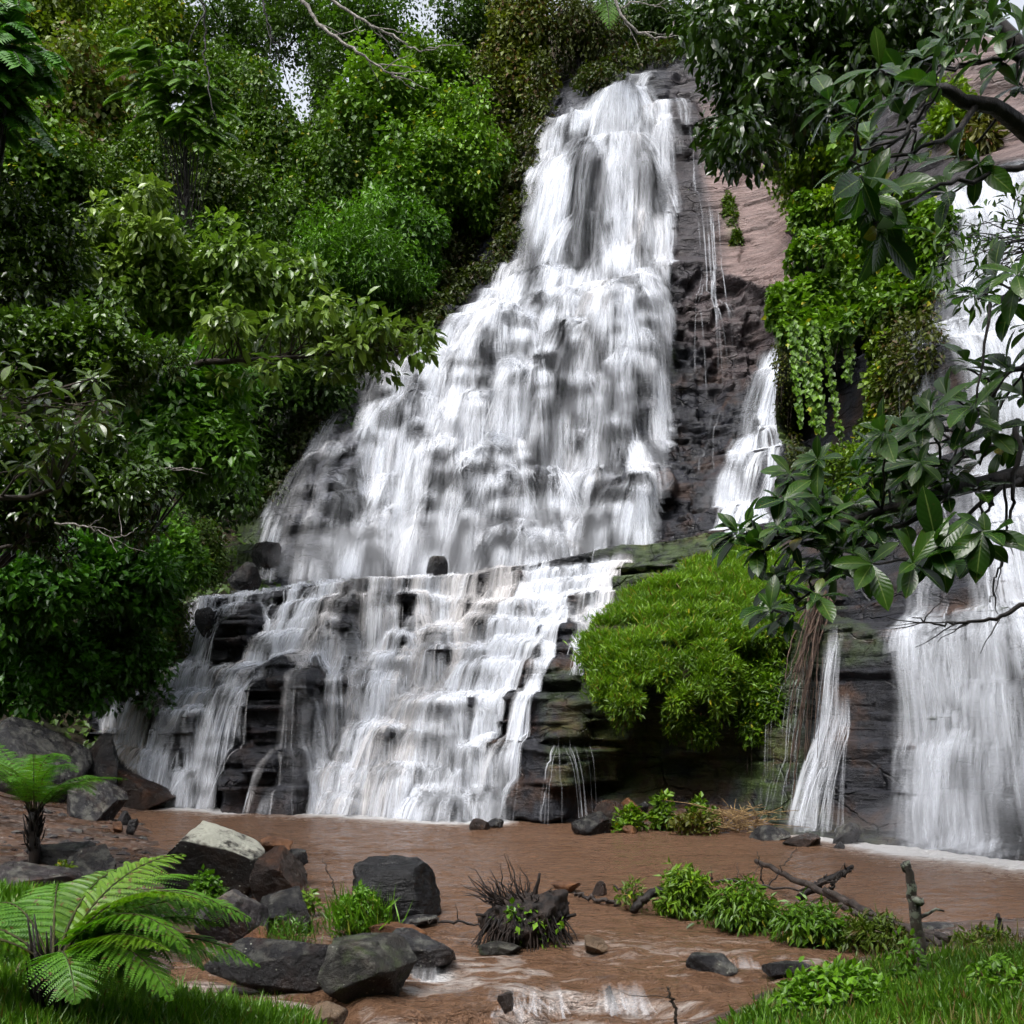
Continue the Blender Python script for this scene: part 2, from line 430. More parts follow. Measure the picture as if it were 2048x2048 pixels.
def f_up(x, z):
    yb = R_UP(x, z)
    ux = x * FOC / yb + 1024; vz = VH - (z - EYE) * FOC / yb
    calm = 0.6 * sst(1385, 1420, ux) * (1 - sst(520, 560, vz)) * sst(230, 280, vz)
    y = strat(x, z, R_UP, 1.15, 0.6, 0.6, 12, 1.2, 4.0, tilt=-0.03, calm=calm)
    y = y + bumps(x, z, UP_BUMPS) + bumps(x, z, UB2)
    ux = x * FOC / y + 1024; vz = VH - (z - EYE) * FOC / y
    brk = sst(1325, 1360, ux) * (1 - sst(1560, 1620, ux)) * sst(520, 570, vz)
    kx, kz = x * 1.15 + 0.8 * fbm(x * 0.8, z * 0.8, 301, 3), z * 1.5 + 0.12 * x + 0.8 * fbm(x * 0.8, z * 0.8, 302, 3)
    blk = h2(np.floor(kx), np.floor(kz), 303) * 0.6 + 0.4 * h2(np.floor(kx * 2.3), np.floor(kz * 2.1), 304)
    y = y + brk * (0.75 * (blk - 0.5) + 0.35 * fbm(x * 2.2, z * 2.6, 305, 4))
    sl = sst(1390, 1430, ux) * (1 - sst(520, 570, vz)) * sst(230, 280, vz)
    y = y + sl * 0.16 * (h2(np.floor(z * 1.9 + 0.05 * x + 0.35 * fbm(x * 0.5, z * 0.6, 306, 3)), np.floor(x * 0.35 + 0.5 * fbm(x * 0.4, z * 0.9, 307, 2)), 308) - 0.5)
    # under the pale slab the rock has broken away
    s = sst(1325, 1350, ux) * (1 - sst(1540, 1600, ux))
    ed = 560 + 70 * fbm(x * 0.7, z * 0.1, 77, 3) * 2
    y = y + 0.55 * s * sst(0, 14, vz - ed) * (1 - sst(150, 380, vz - ed)) * (0.7 + 1.2 * fbm(x * 1.1, z * 1.1, 78, 4))
    return y
LOW = Relief(-15.0, 11.0, -0.6, 7.6, 0.05, 0.04, f_low)
UPR = Relief(-16.0, 16.5, 3.0, 31.0, 0.075, 0.075, f_up)
# the lower wall ends in a ledge that runs back to the foot of the upper wall
LEDGE = [(-15, 5.2), (-9, 5.35), (-6.5, 5.5), (-2.5, 5.62), (0, 5.85), (1.8, 6.25), (3.2, 6.7), (5.0, 6.9), (6.0, 6.45), (7.2, 4.5), (9, 4.2), (12, 4.2)]
def ledge_z(x):
    return np.interp(x, [p[0] for p in LEDGE], [p[1] for p in LEDGE])
lz = ledge_z(LOW.X) + 0.35 * fbm(LOW.X * 0.7, LOW.X * 0, 91, 3)
over = LOW.Z - lz
LOW.Y = LOW.Y + np.where(over > 0, np.minimum(over * 26, 9.0), 0)
uX = LOW.X * FOC / LOW.Y + 1024
dry = 0 * LOW.X
moss = sst(1130, 1300, uX) * (1 - sst(1560, 1660, uX)) * sst(0.3, 1.2, LOW.Z) * 0.45 + 0.25 * sst(0.45, 0.6, vn(LOW.X * 0.8, LOW.Z * 0.8, 5)) * sst(1050, 1120, uX)
lower_cliff = link('lower_cliff', LOW.mesh('lower_cliff', {'dry': dry.ravel(), 'moss': moss.ravel(), 'iron': 0.45 + 0.55 * sst(900, 1100, uX).ravel()}), M_CLIFF)
tag(lower_cliff, kind='structure')
uX = UPR.X * FOC / UPR.Y + 1024; vX = VH - (UPR.Z - EYE) * FOC / UPR.Y
ed = 560 + 140 * fbm(UPR.X * 0.7, UPR.Z * 0.1, 77, 3)
nn = 60 * fbm(UPR.X * 0.5, UPR.Z * 0.5, 31, 4)
dry = sst(1395, 1440, uX + nn - (vX - 420) * 0.08) * (1 - sst(-15, 6, vX - ed)) * sst(170, 250, vX) * (1 - sst(1640, 1720, uX))
dry = np.maximum(dry, 0.25 * sst(1335, 1420, uX + 3 * nn) * (1 - sst(700, 800, vX + 2 * nn)) * sst(500, 560, vX) * (1 - sst(1560, 1600, uX)))
dry = np.maximum(dry, 0.10 * sst(1320, 1350, uX) * (1 - sst(540, 580, vX)) * sst(120, 160, vX))
dry = np.maximum(dry, 0.75 * sst(1850, 1930, uX) * (1 - sst(300, 340, vX)))
moss = np.exp(-((uX - (1455 + (vX - 400) * 0.17)) / 11) ** 2) * sst(385, 410, vX) * (1 - sst(490, 500, vX)) * 0.35
moss = np.maximum(moss, np.exp(-((uX - 1338) / 10) ** 2) * sst(690, 705, vX) * (1 - sst(740, 760, vX)))
moss = np.maximum(moss, 0.8 * (1 - sst(470, 560, uX + nn)) * sst(900, 980, vX))
iron = 0.15 + 0.6 * sst(640, 800, vX) * sst(1280, 1330, uX)
upper_cliff = link('upper_cliff', UPR.mesh('upper_cliff', {'painted_sheen': (0.55 * sst(-20, 40, uX - np.interp(vX, [150, 300, 430, 545, 670, 760, 850, 940, 1030, 1130], [1120, 1085, 1075, 1005, 880, 750, 660, 610, 570, 545])) * (1 - sst(1300, 1345, uX)) * sst(150, 230, vX)).ravel(), 'iron': iron.ravel(), 'dry': dry.ravel(), 'moss': np.clip(moss, 0, 1).ravel()}), M_CLIFF)
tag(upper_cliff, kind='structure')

# ------------------------------------------------------------------ buttress of rock between the small fall and the big right fall
BUT = [(1590,1010,30.5),(1600,660,31.6),(1600,900,29.8),(1640,700,29.9),(1680,500,31.2),(1770,450,30.8),(1720,700,28.5),(1700,900,27.4),(1770,900,26.8),(1790,700,28.0),(1810,500,30.4),(1660,420,33.2),(1620,340,37),(1730,300,34.6),
 (1800,350,33),(1830,600,30.5),(1830,800,28.5),(1830,1000,27),(1660,1010,27.6),(1740,1020,26),(1700,1100,25.6),(1560,700,40),(1565,900,39),(1560,1000,38),(1900,500,35),(1900,900,32),(1700,200,38),(1600,540,36),(1560,540,43)]
R_BUT = to_rbf(BUT)
def f_but(x, z):
    y = strat(x, z, R_BUT, 0.9, 0.5, 0.45, 33, 0.9, 2.4)
    return y
BUTR = Relief(7.4, 11.6, 6.0, 21.0, 0.07, 0.07, f_but)
uB = BUTR.X * FOC / BUTR.Y + 1024; vB = VH - (BUTR.Z - EYE) * FOC / BUTR.Y
okb = (BUTR.Y < UPR.at(BUTR.X, BUTR.Z) + 0.4) & (uB > np.where(vB < 580, 1590, 1530))
Fb = grid_faces(*BUTR.X.shape); Fb = Fb[okb.ravel()[Fb].any(1)]
buttress = link('rock_buttress', np_mesh('rock_buttress', np.stack([BUTR.X, BUTR.Y, BUTR.Z], -1).reshape(-1, 3), Fb, True, {'dry': 0 * BUTR.X.ravel(), 'moss': (0.7 * (1 - sst(7.8, 8.8, BUTR.X))).ravel()}), M_CLIFF)
tag(buttress, kind='structure')

# ------------------------------------------------------------------ the wooded slope left of the falls
HILL = [(-500,1500,24),(-500,1000,32),(-500,400,46),(-500,100,54),(0,1480,26.5),(0,1300,29.5),(0,1100,33),(0,700,42),(0,230,54),(200,1420,29.6),(300,1400,30.4),(340,1300,31.4),(400,1200,32.6),(420,1150,33.2),(300,1000,37),(300,700,43),(300,240,55),
 (440,1130,35.5),(480,1020,39),(540,900,42.2),(620,780,44.6),(700,690,46.4),(700,450,51),(650,250,57),(820,600,48.3),(920,520,49.5),(850,200,56),(960,380,50),(1000,250,51),(1060,180,50.5),(1000,20,55),(1180,130,50),(1300,80,51.5),(1200,0,54),(1400,0,54),(1400,-120,58),(850,-50,60)]
R_HILL = to_rbf(HILL)
def f_hill(x, z):
    return R_HILL(x, z) + 2.2 * fbm(x * 0.25, z * 0.25, 51, 4) + 0.5 * fbm(x * 1.2, z * 1.2, 55, 3)
HIL = Relief(-42, 10.0, -0.5, 36.0, 0.25, 0.25, f_hill)
m, n, out = mat('dark_soil')
co = coords(n)
c1 = mixc(n, ramp(n, noise(n, 1.2, 6, 0.6, co), [(0.4, 0.0), (0.6, 1.0)]), (0.012, 0.010, 0.007), (0.035, 0.026, 0.014))
c1 = mixc(n, ramp(n, noise(n, 2.4, 5, 0.6, co), [(0.5, 0.0), (0.6, 0.8)]), c1, (0.016, 0.026, 0.006))
principled(n, out, Base_Color=c1, Roughness=0.9, Specular_IOR_Level=0.2, Normal=bump(n, noise(n, 5, 6, 0.7, co), 0.8, 0.2))
M_SOIL = m
# skyline: the slope ends well below the tree tops left, higher right
uH = HIL.X * FOC / HIL.Y + 1024; vH = VH - (HIL.Z - EYE) * FOC / HIL.Y
V = np.stack([HIL.X, HIL.Y, HIL.Z], -1).reshape(-1, 3)
top_v = np.interp(uH, [-900, 0, 450, 660, 760, 900, 1300, 1500], [150, 190, 255, 255, 120, -40, -160, -160]) + 60 * fbm(HIL.X * 0.3, HIL.X * 0, 61, 3)
keepv = (vH > top_v)
Fh = grid_faces(*HIL.X.shape)
Fh = Fh[keepv.ravel()[Fh].all(1)]
hill = link('hillside', np_mesh('hillside', V, Fh), M_SOIL)
tag(hill, kind='structure')
HILL_OK = keepv
# ------------------------------------------------------------------ falling water: streams that run down the rock by gravity
m, n, out = mat('falling_water')
uvn = n.nodes.new('ShaderNodeUVMap'); uvn.uv_map = 'UVMap'
sx = n.nodes.new('ShaderNodeSeparateXYZ'); n.links.new(uvn.outputs[0], sx.inputs[0])
al = attr(n, 'al').outputs['Fac']; rn = attr(n, 'rn').outputs['Fac']
ac = math_(n, 'SUBTRACT', math_(n, 'MULTIPLY', sx.outputs['X'], 2.0), 1.0)
edge = math_(n, 'SUBTRACT', 1.0, math_(n, 'MULTIPLY', ac, ac), True)
cb = n.nodes.new('ShaderNodeCombineXYZ')
wd = attr(n, 'wd').outputs['Fac']
n.links.new(math_(n, 'MULTIPLY', math_(n, 'MULTIPLY', sx.outputs['X'], wd), 11.0), cb.inputs[0])
n.links.new(math_(n, 'MULTIPLY', sx.outputs['Y'], 0.7), cb.inputs[1]); n.links.new(math_(n, 'MULTIPLY', rn, 200.0), cb.inputs[2])
st = ramp(n, noise(n, 1.0, 4, 0.65, cb.outputs[0]), [(0.36, 0.0), (0.62, 1.0)])
a = math_(n, 'MULTIPLY', math_(n, 'MULTIPLY', al, edge), st, True)
tan = attr(n, 'tan').outputs['Fac']
wc = mixc(n, tan, (0.80, 0.83, 0.89), (0.58, 0.47, 0.36))
df = n.nodes.new('ShaderNodeBsdfDiffuse'); n.links.new(wc, df.inputs['Color'])
tl = n.nodes.new('ShaderNodeBsdfTranslucent'); n.links.new(wc, tl.inputs['Color'])
mx = n.nodes.new('ShaderNodeMixShader'); mx.inputs[0].default_value = 0.35
n.links.new(df.outputs[0], mx.inputs[1]); n.links.new(tl.outputs[0], mx.inputs[2])
tr = n.nodes.new('ShaderNodeBsdfTransparent')
m2 = n.nodes.new('ShaderNodeMixShader'); n.links.new(a, m2.inputs[0])
n.links.new(tr.outputs[0], m2.inputs[1]); n.links.new(mx.outputs[0], m2.inputs[2])
n.links.new(m2.outputs[0], out.inputs['Surface'])
M_FALL = m

def flow(rel, x, z, v0, zend, steps, seed, dt=0.035, lift=0.03, spread=0.25, push=0.7, y=None, drag=0.075, side=0.0, lat=0.0, box=None, hitf=0.25, soft=14.0):
    r = np.random.default_rng(seed)
    n_ = len(x)
    p = np.stack([x, (rel.at(x, z) - 0.05) if y is None else y, z], -1)
    v = np.array(v0, float) * np.ones((n_, 3)) * (0.7 + 0.6 * r.random((n_, 1)))
    v[:, 0] += r.normal(0, 0.12, n_)
    PS = np.empty((steps, n_, 3)); NS = np.empty((steps, n_, 3)); AL = np.zeros((steps, n_), bool)
    alive = np.ones(n_, bool)
    lf = lift * (0.4 + 1.6 * r.random(n_))
    for s in range(steps):
        fx, fz = rel.grad(p[:, 0], p[:, 2])
        nn = np.sqrt(fx * fx + fz * fz + 1)
        N_ = np.stack([fx / nn, -1 / nn, fz / nn], -1)
        d = (rel.at(p[:, 0], p[:, 2]) - p[:, 1]) / nn
        PS[s] = p; NS[s] = N_; AL[s] = alive
        c = d < lf
        v[:, 2] -= 9.8 * dt
        sp = np.linalg.norm(v, axis=1)
        v *= (1 - np.clip(drag * sp * dt, 0, 0.5))[:, None]
        vn_ = (v * N_).sum(1)
        hit = c & (vn_ < 0)
        v = np.where(hit[:, None], v - 1.04 * vn_[:, None] * N_, v)
        v *= (1 - np.where(hit, hitf * np.clip(-vn_ / 2.0, 0, 1), 0))[:, None]
        kick = np.where(hit, np.clip(-vn_, 0, 5), 0) * spread
        v[:, 0] += r.normal(0, 1, n_) * kick * 0.28
        v = np.where(c[:, None], v * 0.955, v)
        v[:, 1] -= np.where(c, push * dt, 0)
        v[:, 0] += side * dt
        v[:, 0] *= 1 - lat * dt
        p = p + v * dt
        # never inside the rock
        fx, fz = rel.grad(p[:, 0], p[:, 2]); nn = np.sqrt(fx * fx + fz * fz + 1)
        d = (rel.at(p[:, 0], p[:, 2]) - p[:, 1]) / nn
        k = np.maximum(lf - d, 0)
        p = p + np.stack([fx / nn, -1 / nn, fz / nn], -1) * np.minimum(k, 0.35)[:, None]
        ins = rel.at(p[:, 0], p[:, 2]) - p[:, 1]
        p[:, 1] = np.where(ins < 0.0, p[:, 1] + ins - 0.015, p[:, 1])
        alive = alive & (p[:, 2] > zend)
        if box is not None:                              # streams that would leave the bed dry up
            uu = p[:, 0] * FOC / p[:, 1] + 1024; vv = VH - (p[:, 2] - EYE) * FOC / p[:, 1]
            L_ = np.interp(vv, [b[0] for b in box], [b[1] for b in box]); R__ = np.interp(vv, [b[0] for b in box], [b[2] for b in box])
            alive = alive & (uu > L_ + soft * 0.6 - 2 * soft * h2(np.arange(n_), np.arange(n_) * 0 + s // 40, 3)) & (uu < R__ + 10 * h2(np.arange(n_), np.arange(n_) * 0 + s // 40, 4))
    return PS, NS, AL

# how much water runs where: (column, row, half width, half height, factor)
THICK = [(400,1290,50,75,1.9),(300,1375,100,40,1.7),(235,1470,45,75,2.0),(330,1585,75,60,2.0),(432,1490,42,100,1.8),(470,1345,60,34,1.7),(1110,800,110,120,0.8),(1080,930,130,60,0.75),(660,960,70,120,0.35),(760,730,40,40,0.5),(700,1040,40,60,0.45),(1130,680,90,60,0.75),(960,720,40,60,0.6),(1150,1040,130,60,0.7),(980,1060,60,60,0.5),(1190,760,40,120,0.75),
 (1270,640,60,150,1.25),(880,740,60,90,1.45),(830,860,60,80,1.45),(790,1010,90,70,1.5),(1240,1030,60,60,1.6),(950,640,60,40,1.4),(1120,350,60,120,1.2),(1290,330,40,90,0.35),(1230,260,30,40,0.6),(1170,440,30,70,0.95),(590,900,60,160,0.5),
 (484,1255,46,46,0.05),(560,1550,85,90,0.06),(590,1440,70,70,0.08),(600,1360,60,30,0.15),(348,1475,50,48,0.10),(678,1230,30,70,0.25),(800,1190,50,40,0.3),(830,1280,50,30,0.5),(740,1180,36,24,0.4),(440,1420,34,24,0.5),(560,1640,60,20,0.2),
 (960,1250,120,70,1.35),(900,1400,160,90,1.25),(830,1550,170,60,1.15),(420,1560,60,50,1.3),(690,1320,50,50,0.9),(1000,1560,50,60,0.6),(540,1240,40,30,1.2)]
def water_depth(PS):
    u = PS[..., 0] * FOC / PS[..., 1] + 1024; v = VH - (PS[..., 2] - EYE) * FOC / PS[..., 1]
    if PS.shape[0] == 22: return np.ones(PS.shape[:2])
    f = 0.30 + 0.95 * sst(0.34, 0.64, vn(PS[..., 0] * 1.25, PS[..., 2] * 0.42, 201) * 0.65 + 0.35 * vn(PS[..., 0] * 3.1, PS[..., 2] * 0.8, 202))
    for (a, b, _Y, hw_, hh_, _a) in UB2 + LB2:               # white along each little lip, thin below it
        m_ = (np.abs(u - a) < 2.2 * hw_) & (np.abs(v - b) < 5 * hh_)
        uu, vv, ff_ = u[m_], v[m_], f[m_]
        arc = b - hh_ * 0.9 + 0.9 * hh_ * ((uu - a) / hw_) ** 2
        ff_ = ff_ * (1 + 0.75 * np.exp(-((uu - a) / hw_) ** 4 - ((vv - arc) / (0.45 * hh_)) ** 2))
        ff_ = ff_ * (1 - 0.60 * np.exp(-((uu - a) / (0.72 * hw_)) ** 4 - ((vv - arc - 1.9 * hh_) / (1.25 * hh_)) ** 4))
        f[m_] = ff_
    for (a, b, ha, hb, k_) in THICK:
        g_ = np.exp(-(np.abs((u - a) / ha) ** 3) - (np.abs((v - b) / hb) ** 3))
        f = f * (1 + (k_ - 1) * g_)
    h_ = h2(np.arange(PS.shape[1]), np.arange(PS.shape[1]) * 0 + 11, 8)[None]
    f = f + 0.22 * sst(1120, 1180, v) * (u < 1300)
    return np.clip((f - 0.55 * h_) / 0.55, 0, 1.5) * 0.92 + 0.055
def ribbons(streams):
    """streams: list of (paths, normals, alive, widths, alphas, tan) -> one mesh of thin streaming sheets"""
    Vs, Fs, UV, A, R_, W_, T_ = [], [], [], [], [], [], []
    base = 0
    for PS, NS, AL, wdt, alp, tan in streams:
        S, n_, _ = PS.shape
        t = np.gradient(PS, axis=0); t /= np.linalg.norm(t, axis=-1, keepdims=True) + 1e-6
        for _ in range(2):                               # ease the sheet's facing along its run
            NS = np.concatenate([NS[:1], (NS[:-2] + NS[1:-1] + NS[2:]) / 3, NS[-1:]])
        b = np.cross(t, NS); b /= np.linalg.norm(b, axis=-1, keepdims=True) + 1e-6
        seg = np.linalg.norm(np.diff(PS, axis=0), axis=-1)
        ln = np.concatenate([np.zeros((1, n_)), np.cumsum(seg, 0)])
        tot = np.where(AL, ln, 0).max(0)
        fade = sst(0, 0.6, ln) * (1 - sst(tot - 0.15, tot + 0.01, ln) * 0.3)
        ww = wdt[None] * (0.75 + 0.5 * vn(ln * 0.8 + np.arange(n_) * 13.1, np.arange(n_)[None] * 7.7 + 0 * ln, 2))
        L = PS - b * ww[..., None] / 2; Rr = PS + b * ww[..., None] / 2
        v = np.stack([L, Rr], 2)                         # S,n,2,3
        idx = np.arange(S * n_ * 2).reshape(S, n_, 2)
        ok = AL[:-1] & AL[1:]
        f = np.stack([idx[:-1, :, 0], idx[:-1, :, 1], idx[1:, :, 1], idx[1:, :, 0]], -1)[ok]
        used = np.zeros(S * n_ * 2, bool); used[f.ravel()] = True
        re = np.cumsum(used) - 1
        Vs.append(v.reshape(-1, 3)[used]); Fs.append(re[f] + base); base += used.sum()
        u = np.zeros((S, n_, 2, 2)); u[..., 1, 0] = 1; u[..., 1] = ln[..., None]
        UV.append(u.reshape(-1, 2)[used])
        thick = water_depth(PS)
        for lst, val in ((A, fade * alp[None] * thick), (R_, np.broadcast_to(h2(np.arange(n_), np.arange(n_) * 0 + 3, 4)[None], (S, n_))), (W_, ww), (T_, np.broadcast_to(tan[None] if np.ndim(tan) == 1 else tan, (S, n_)))):
            lst.append(np.repeat(val[..., None], 2, -1).reshape(-1)[used])
    return np_mesh('water', np.concatenate(Vs), np.concatenate(Fs), True,
                   {'al': np.concatenate(A), 'rn': np.concatenate(R_), 'wd': np.concatenate(W_), 'tan': np.concatenate(T_)}, np.concatenate(UV))

def along(poly, n_, r, jit=6):
    """n_ places along a line of photograph points (column, row, depth, weight)"""
    P_ = np.array(poly, float)
    wgt = np.concatenate([[0], np.cumsum(np.hypot(np.diff(P_[:, 0]), np.diff(P_[:, 1])) * (P_[1:, 3] + P_[:-1, 3]) / 2)])
    q = r.random(n_) * wgt[-1]
    u = np.interp(q, wgt, P_[:, 0]) + r.normal(0, jit, n_); v = np.interp(q, wgt, P_[:, 1]) + r.normal(0, jit, n_); Y = np.interp(q, wgt, P_[:, 2])
    return (u - 1024) / FOC * Y, EYE - (v - VH) / FOC * Y
def sizes(n_, r, fine=0.06, veil=0.5, pv=0.18, af=0.75, av=0.3):
    isv = r.random(n_) < pv
    wdt = np.where(isv, veil * (0.6 + 0.9 * r.random(n_)), fine * (0.5 + 1.5 * r.random(n_) ** 2))
    alp = np.where(isv, av * (0.5 + r.random(n_)), af * (0.35 + 0.65 * r.random(n_)))
    return wdt, alp
def stream(rel, poly, n_, v0, zend, steps, seed, fine=0.06, veil=0.5, pv=0.18, af=0.75, av=0.3, tan=0.0, jit=6, clump=0.0, **kw):
    r = np.random.default_rng(seed)
    x, z = along(poly, n_, r, jit)
    if clump:                                            # gather the water into tongues
        k = vn(x * 1.1, 0 * x, seed) + 0.5 * vn(x * 3.1, 0 * x, seed + 1)
        ok = k / 1.5 > clump * r.random(n_) * 1.4
        x, z = x[ok], z[ok]
    PS, NS, AL = flow(rel, x, z, v0, zend, steps, seed, **kw)
    wdt, alp = sizes(len(x), r, fine, veil, pv, af, av)
    tn = tan * sst(0.45, 0.8, vn(x * 0.9, z * 0.3, seed + 6)) * np.ones(len(x))
    return (PS, NS, AL, wdt, alp, tn)
def fall(name, streams, label, cat='waterfall'):
    o = link(name, ribbons(streams), M_FALL)
    return tag(o, label, cat)
def k(n_): return int(n_)
UBOX = [(150,1100,1400),(200,1085,1390),(300,1075,1345),(420,1062,1345),(500,1040,1345),(545,1000,1335),(600,955,1335),(670,868,1335),(760,728,1335),(850,645,1335),(940,590,1330),(1030,545,1310),(1150,520,1290)]
LBOX = [(1100,450,1290),(1190,400,1260),(1230,390,1200),(1330,330,1110),(1400,220,1075),(1440,195,1060),(1500,225,1045),(1560,300,1040),(1650,340,1030)]
SBOX = [(660,1540,1600),(760,1515,1610),(1060,1440,1640)]
TBOX = [(1230,1625,1670),(1365,1612,1690),(1400,1590,1700),(1680,1560,1745)]
BBOX = [(300,1850,2300),(600,1832,2300),(800,1812,2300),(1240,1806,2300),(1720,1800,2300)]
fall('waterfall', [
    stream(UPR, [(1095,285,45.4,0.9),(1130,225,45.4,1.2),(1185,198,45.4,1.2),(1250,192,45.2,1.3),(1300,200,44.6,0.5),(1335,210,44.4,0.12),(1400,230,44,0.10)], 544, (-0.25, -0.6, 0.0), 6.0, 330, 1, fine=0.06, veil=0.55, pv=0.6, af=0.38, av=0.29, tan=0.35, clump=0.8, box=UBOX),
    stream(UPR, [(1240,200,45.8,1),(1320,140,46.6,1)], 221, (-1.6, -0.7, 0.0), 6.0, 330, 2, fine=0.07, veil=0.5, pv=0.6, af=0.38, av=0.32, tan=0.2, box=UBOX),
    stream(UPR, [(1095,285,45.4,0.9),(1130,225,45.4,1.0)], 195, (-0.7, -0.6, 0.0), 6.0, 330, 28, fine=0.07, veil=0.5, pv=0.6, af=0.38, av=0.32, tan=0.2, box=UBOX),
    stream(UPR, [(1000,545,42.6,0.8),(1060,555,42,1.0),(1200,545,41.0,1.0),(1320,545,40,1.0)], 357, (-0.2, -0.8, 0.0), 6.0, 290, 3, fine=0.055, veil=0.5, pv=0.6, clump=0.95, af=0.34, av=0.26, box=UBOX),
    stream(UPR, [(1225,545,40.6,1),(1318,545,40,1)], 178, (0.0, -0.9, 0.0), 6.0, 290, 31, fine=0.07, veil=0.5, pv=0.62, af=0.38, av=0.29, spread=0.12, lat=1.0, box=UBOX),
    stream(UPR, [(1020,570,41.4,1.0),(940,605,41,1.2),(870,668,40,1.0),(800,705,39.4,0.9),(740,755,38.8,0.7),(690,800,38.2,0.3)], 544, (-0.5, -0.8, 0.0), 6.0, 280, 4, fine=0.06, veil=0.5, pv=0.6, af=0.38, av=0.27, tan=0.2, clump=0.95, side=-0.2, box=UBOX),
    stream(UPR, [(900,650,40.2,1.0),(840,690,39.6,1.0)], 170, (-0.3, -0.8, 0.0), 6.0, 280, 33, fine=0.06, veil=0.5, pv=0.62, af=0.38, av=0.32, tan=0.2, box=UBOX),
    stream(UPR, [(720,770,38.6,0.5),(650,850,37.8,0.6),(600,920,37,0.5),(570,980,36.4,0.3)], 161, (-0.6, -0.5, 0.0), 6.0, 250, 5, fine=0.05, veil=0.4, pv=0.6, af=0.35, av=0.2, side=-0.2, clump=0.95, box=UBOX),
    stream(UPR, [(700,960,35.6,1),(800,905,36,1),(880,930,35.6,0.8)], 212, (-0.3, -0.9, 0.0), 6.0, 220, 6, fine=0.06, veil=0.5, pv=0.62, af=0.38, av=0.29, clump=0.6, box=UBOX),
    stream(UPR, [(880,1010,34.6,1),(960,960,35,0.6)], 110, (-0.3, -0.9, 0.0), 6.0, 220, 61, fine=0.06, veil=0.5, pv=0.62, af=0.38, av=0.29, clump=0.5, box=UBOX),
    stream(UPR, [(1180,1000,34.4,1),(1290,970,33.6,1)], 144, (-0.9, -1.0, 0.0), 6.0, 170, 7, fine=0.06, veil=0.5, pv=0.6, af=0.42, av=0.32, box=UBOX),
    stream(UPR, [(1345,260,43.5,1),(1420,250,43,1)], 7, (0.0, -0.4, 0.0), 13.5, 260, 8, fine=0.05, pv=0.0, af=0.45, spread=0.15, lat=2),
    stream(UPR, [(1395,540,39.2,1),(1440,560,39,1)], 5, (0.0, -0.4, 0.0), 9.5, 200, 9, fine=0.045, pv=0.0, af=0.4, spread=0.15, lat=2),
], 'tall white waterfall spreading down the dark rock face above the ledge')
fall('waterfall', [
    stream(UPR, [(1555,690,36.4,1),(1595,700,36,1)], 260, (-0.75, -0.4, 0.0), 6.4, 260, 12, fine=0.06, veil=0.5, pv=0.55, af=0.5, av=0.42, spread=0.25, lat=0.5, box=SBOX),
], 'small white side fall in the recess beside the vine covered buttress')
LK = dict(hitf=0.62, spread=0.3, push=1.0)
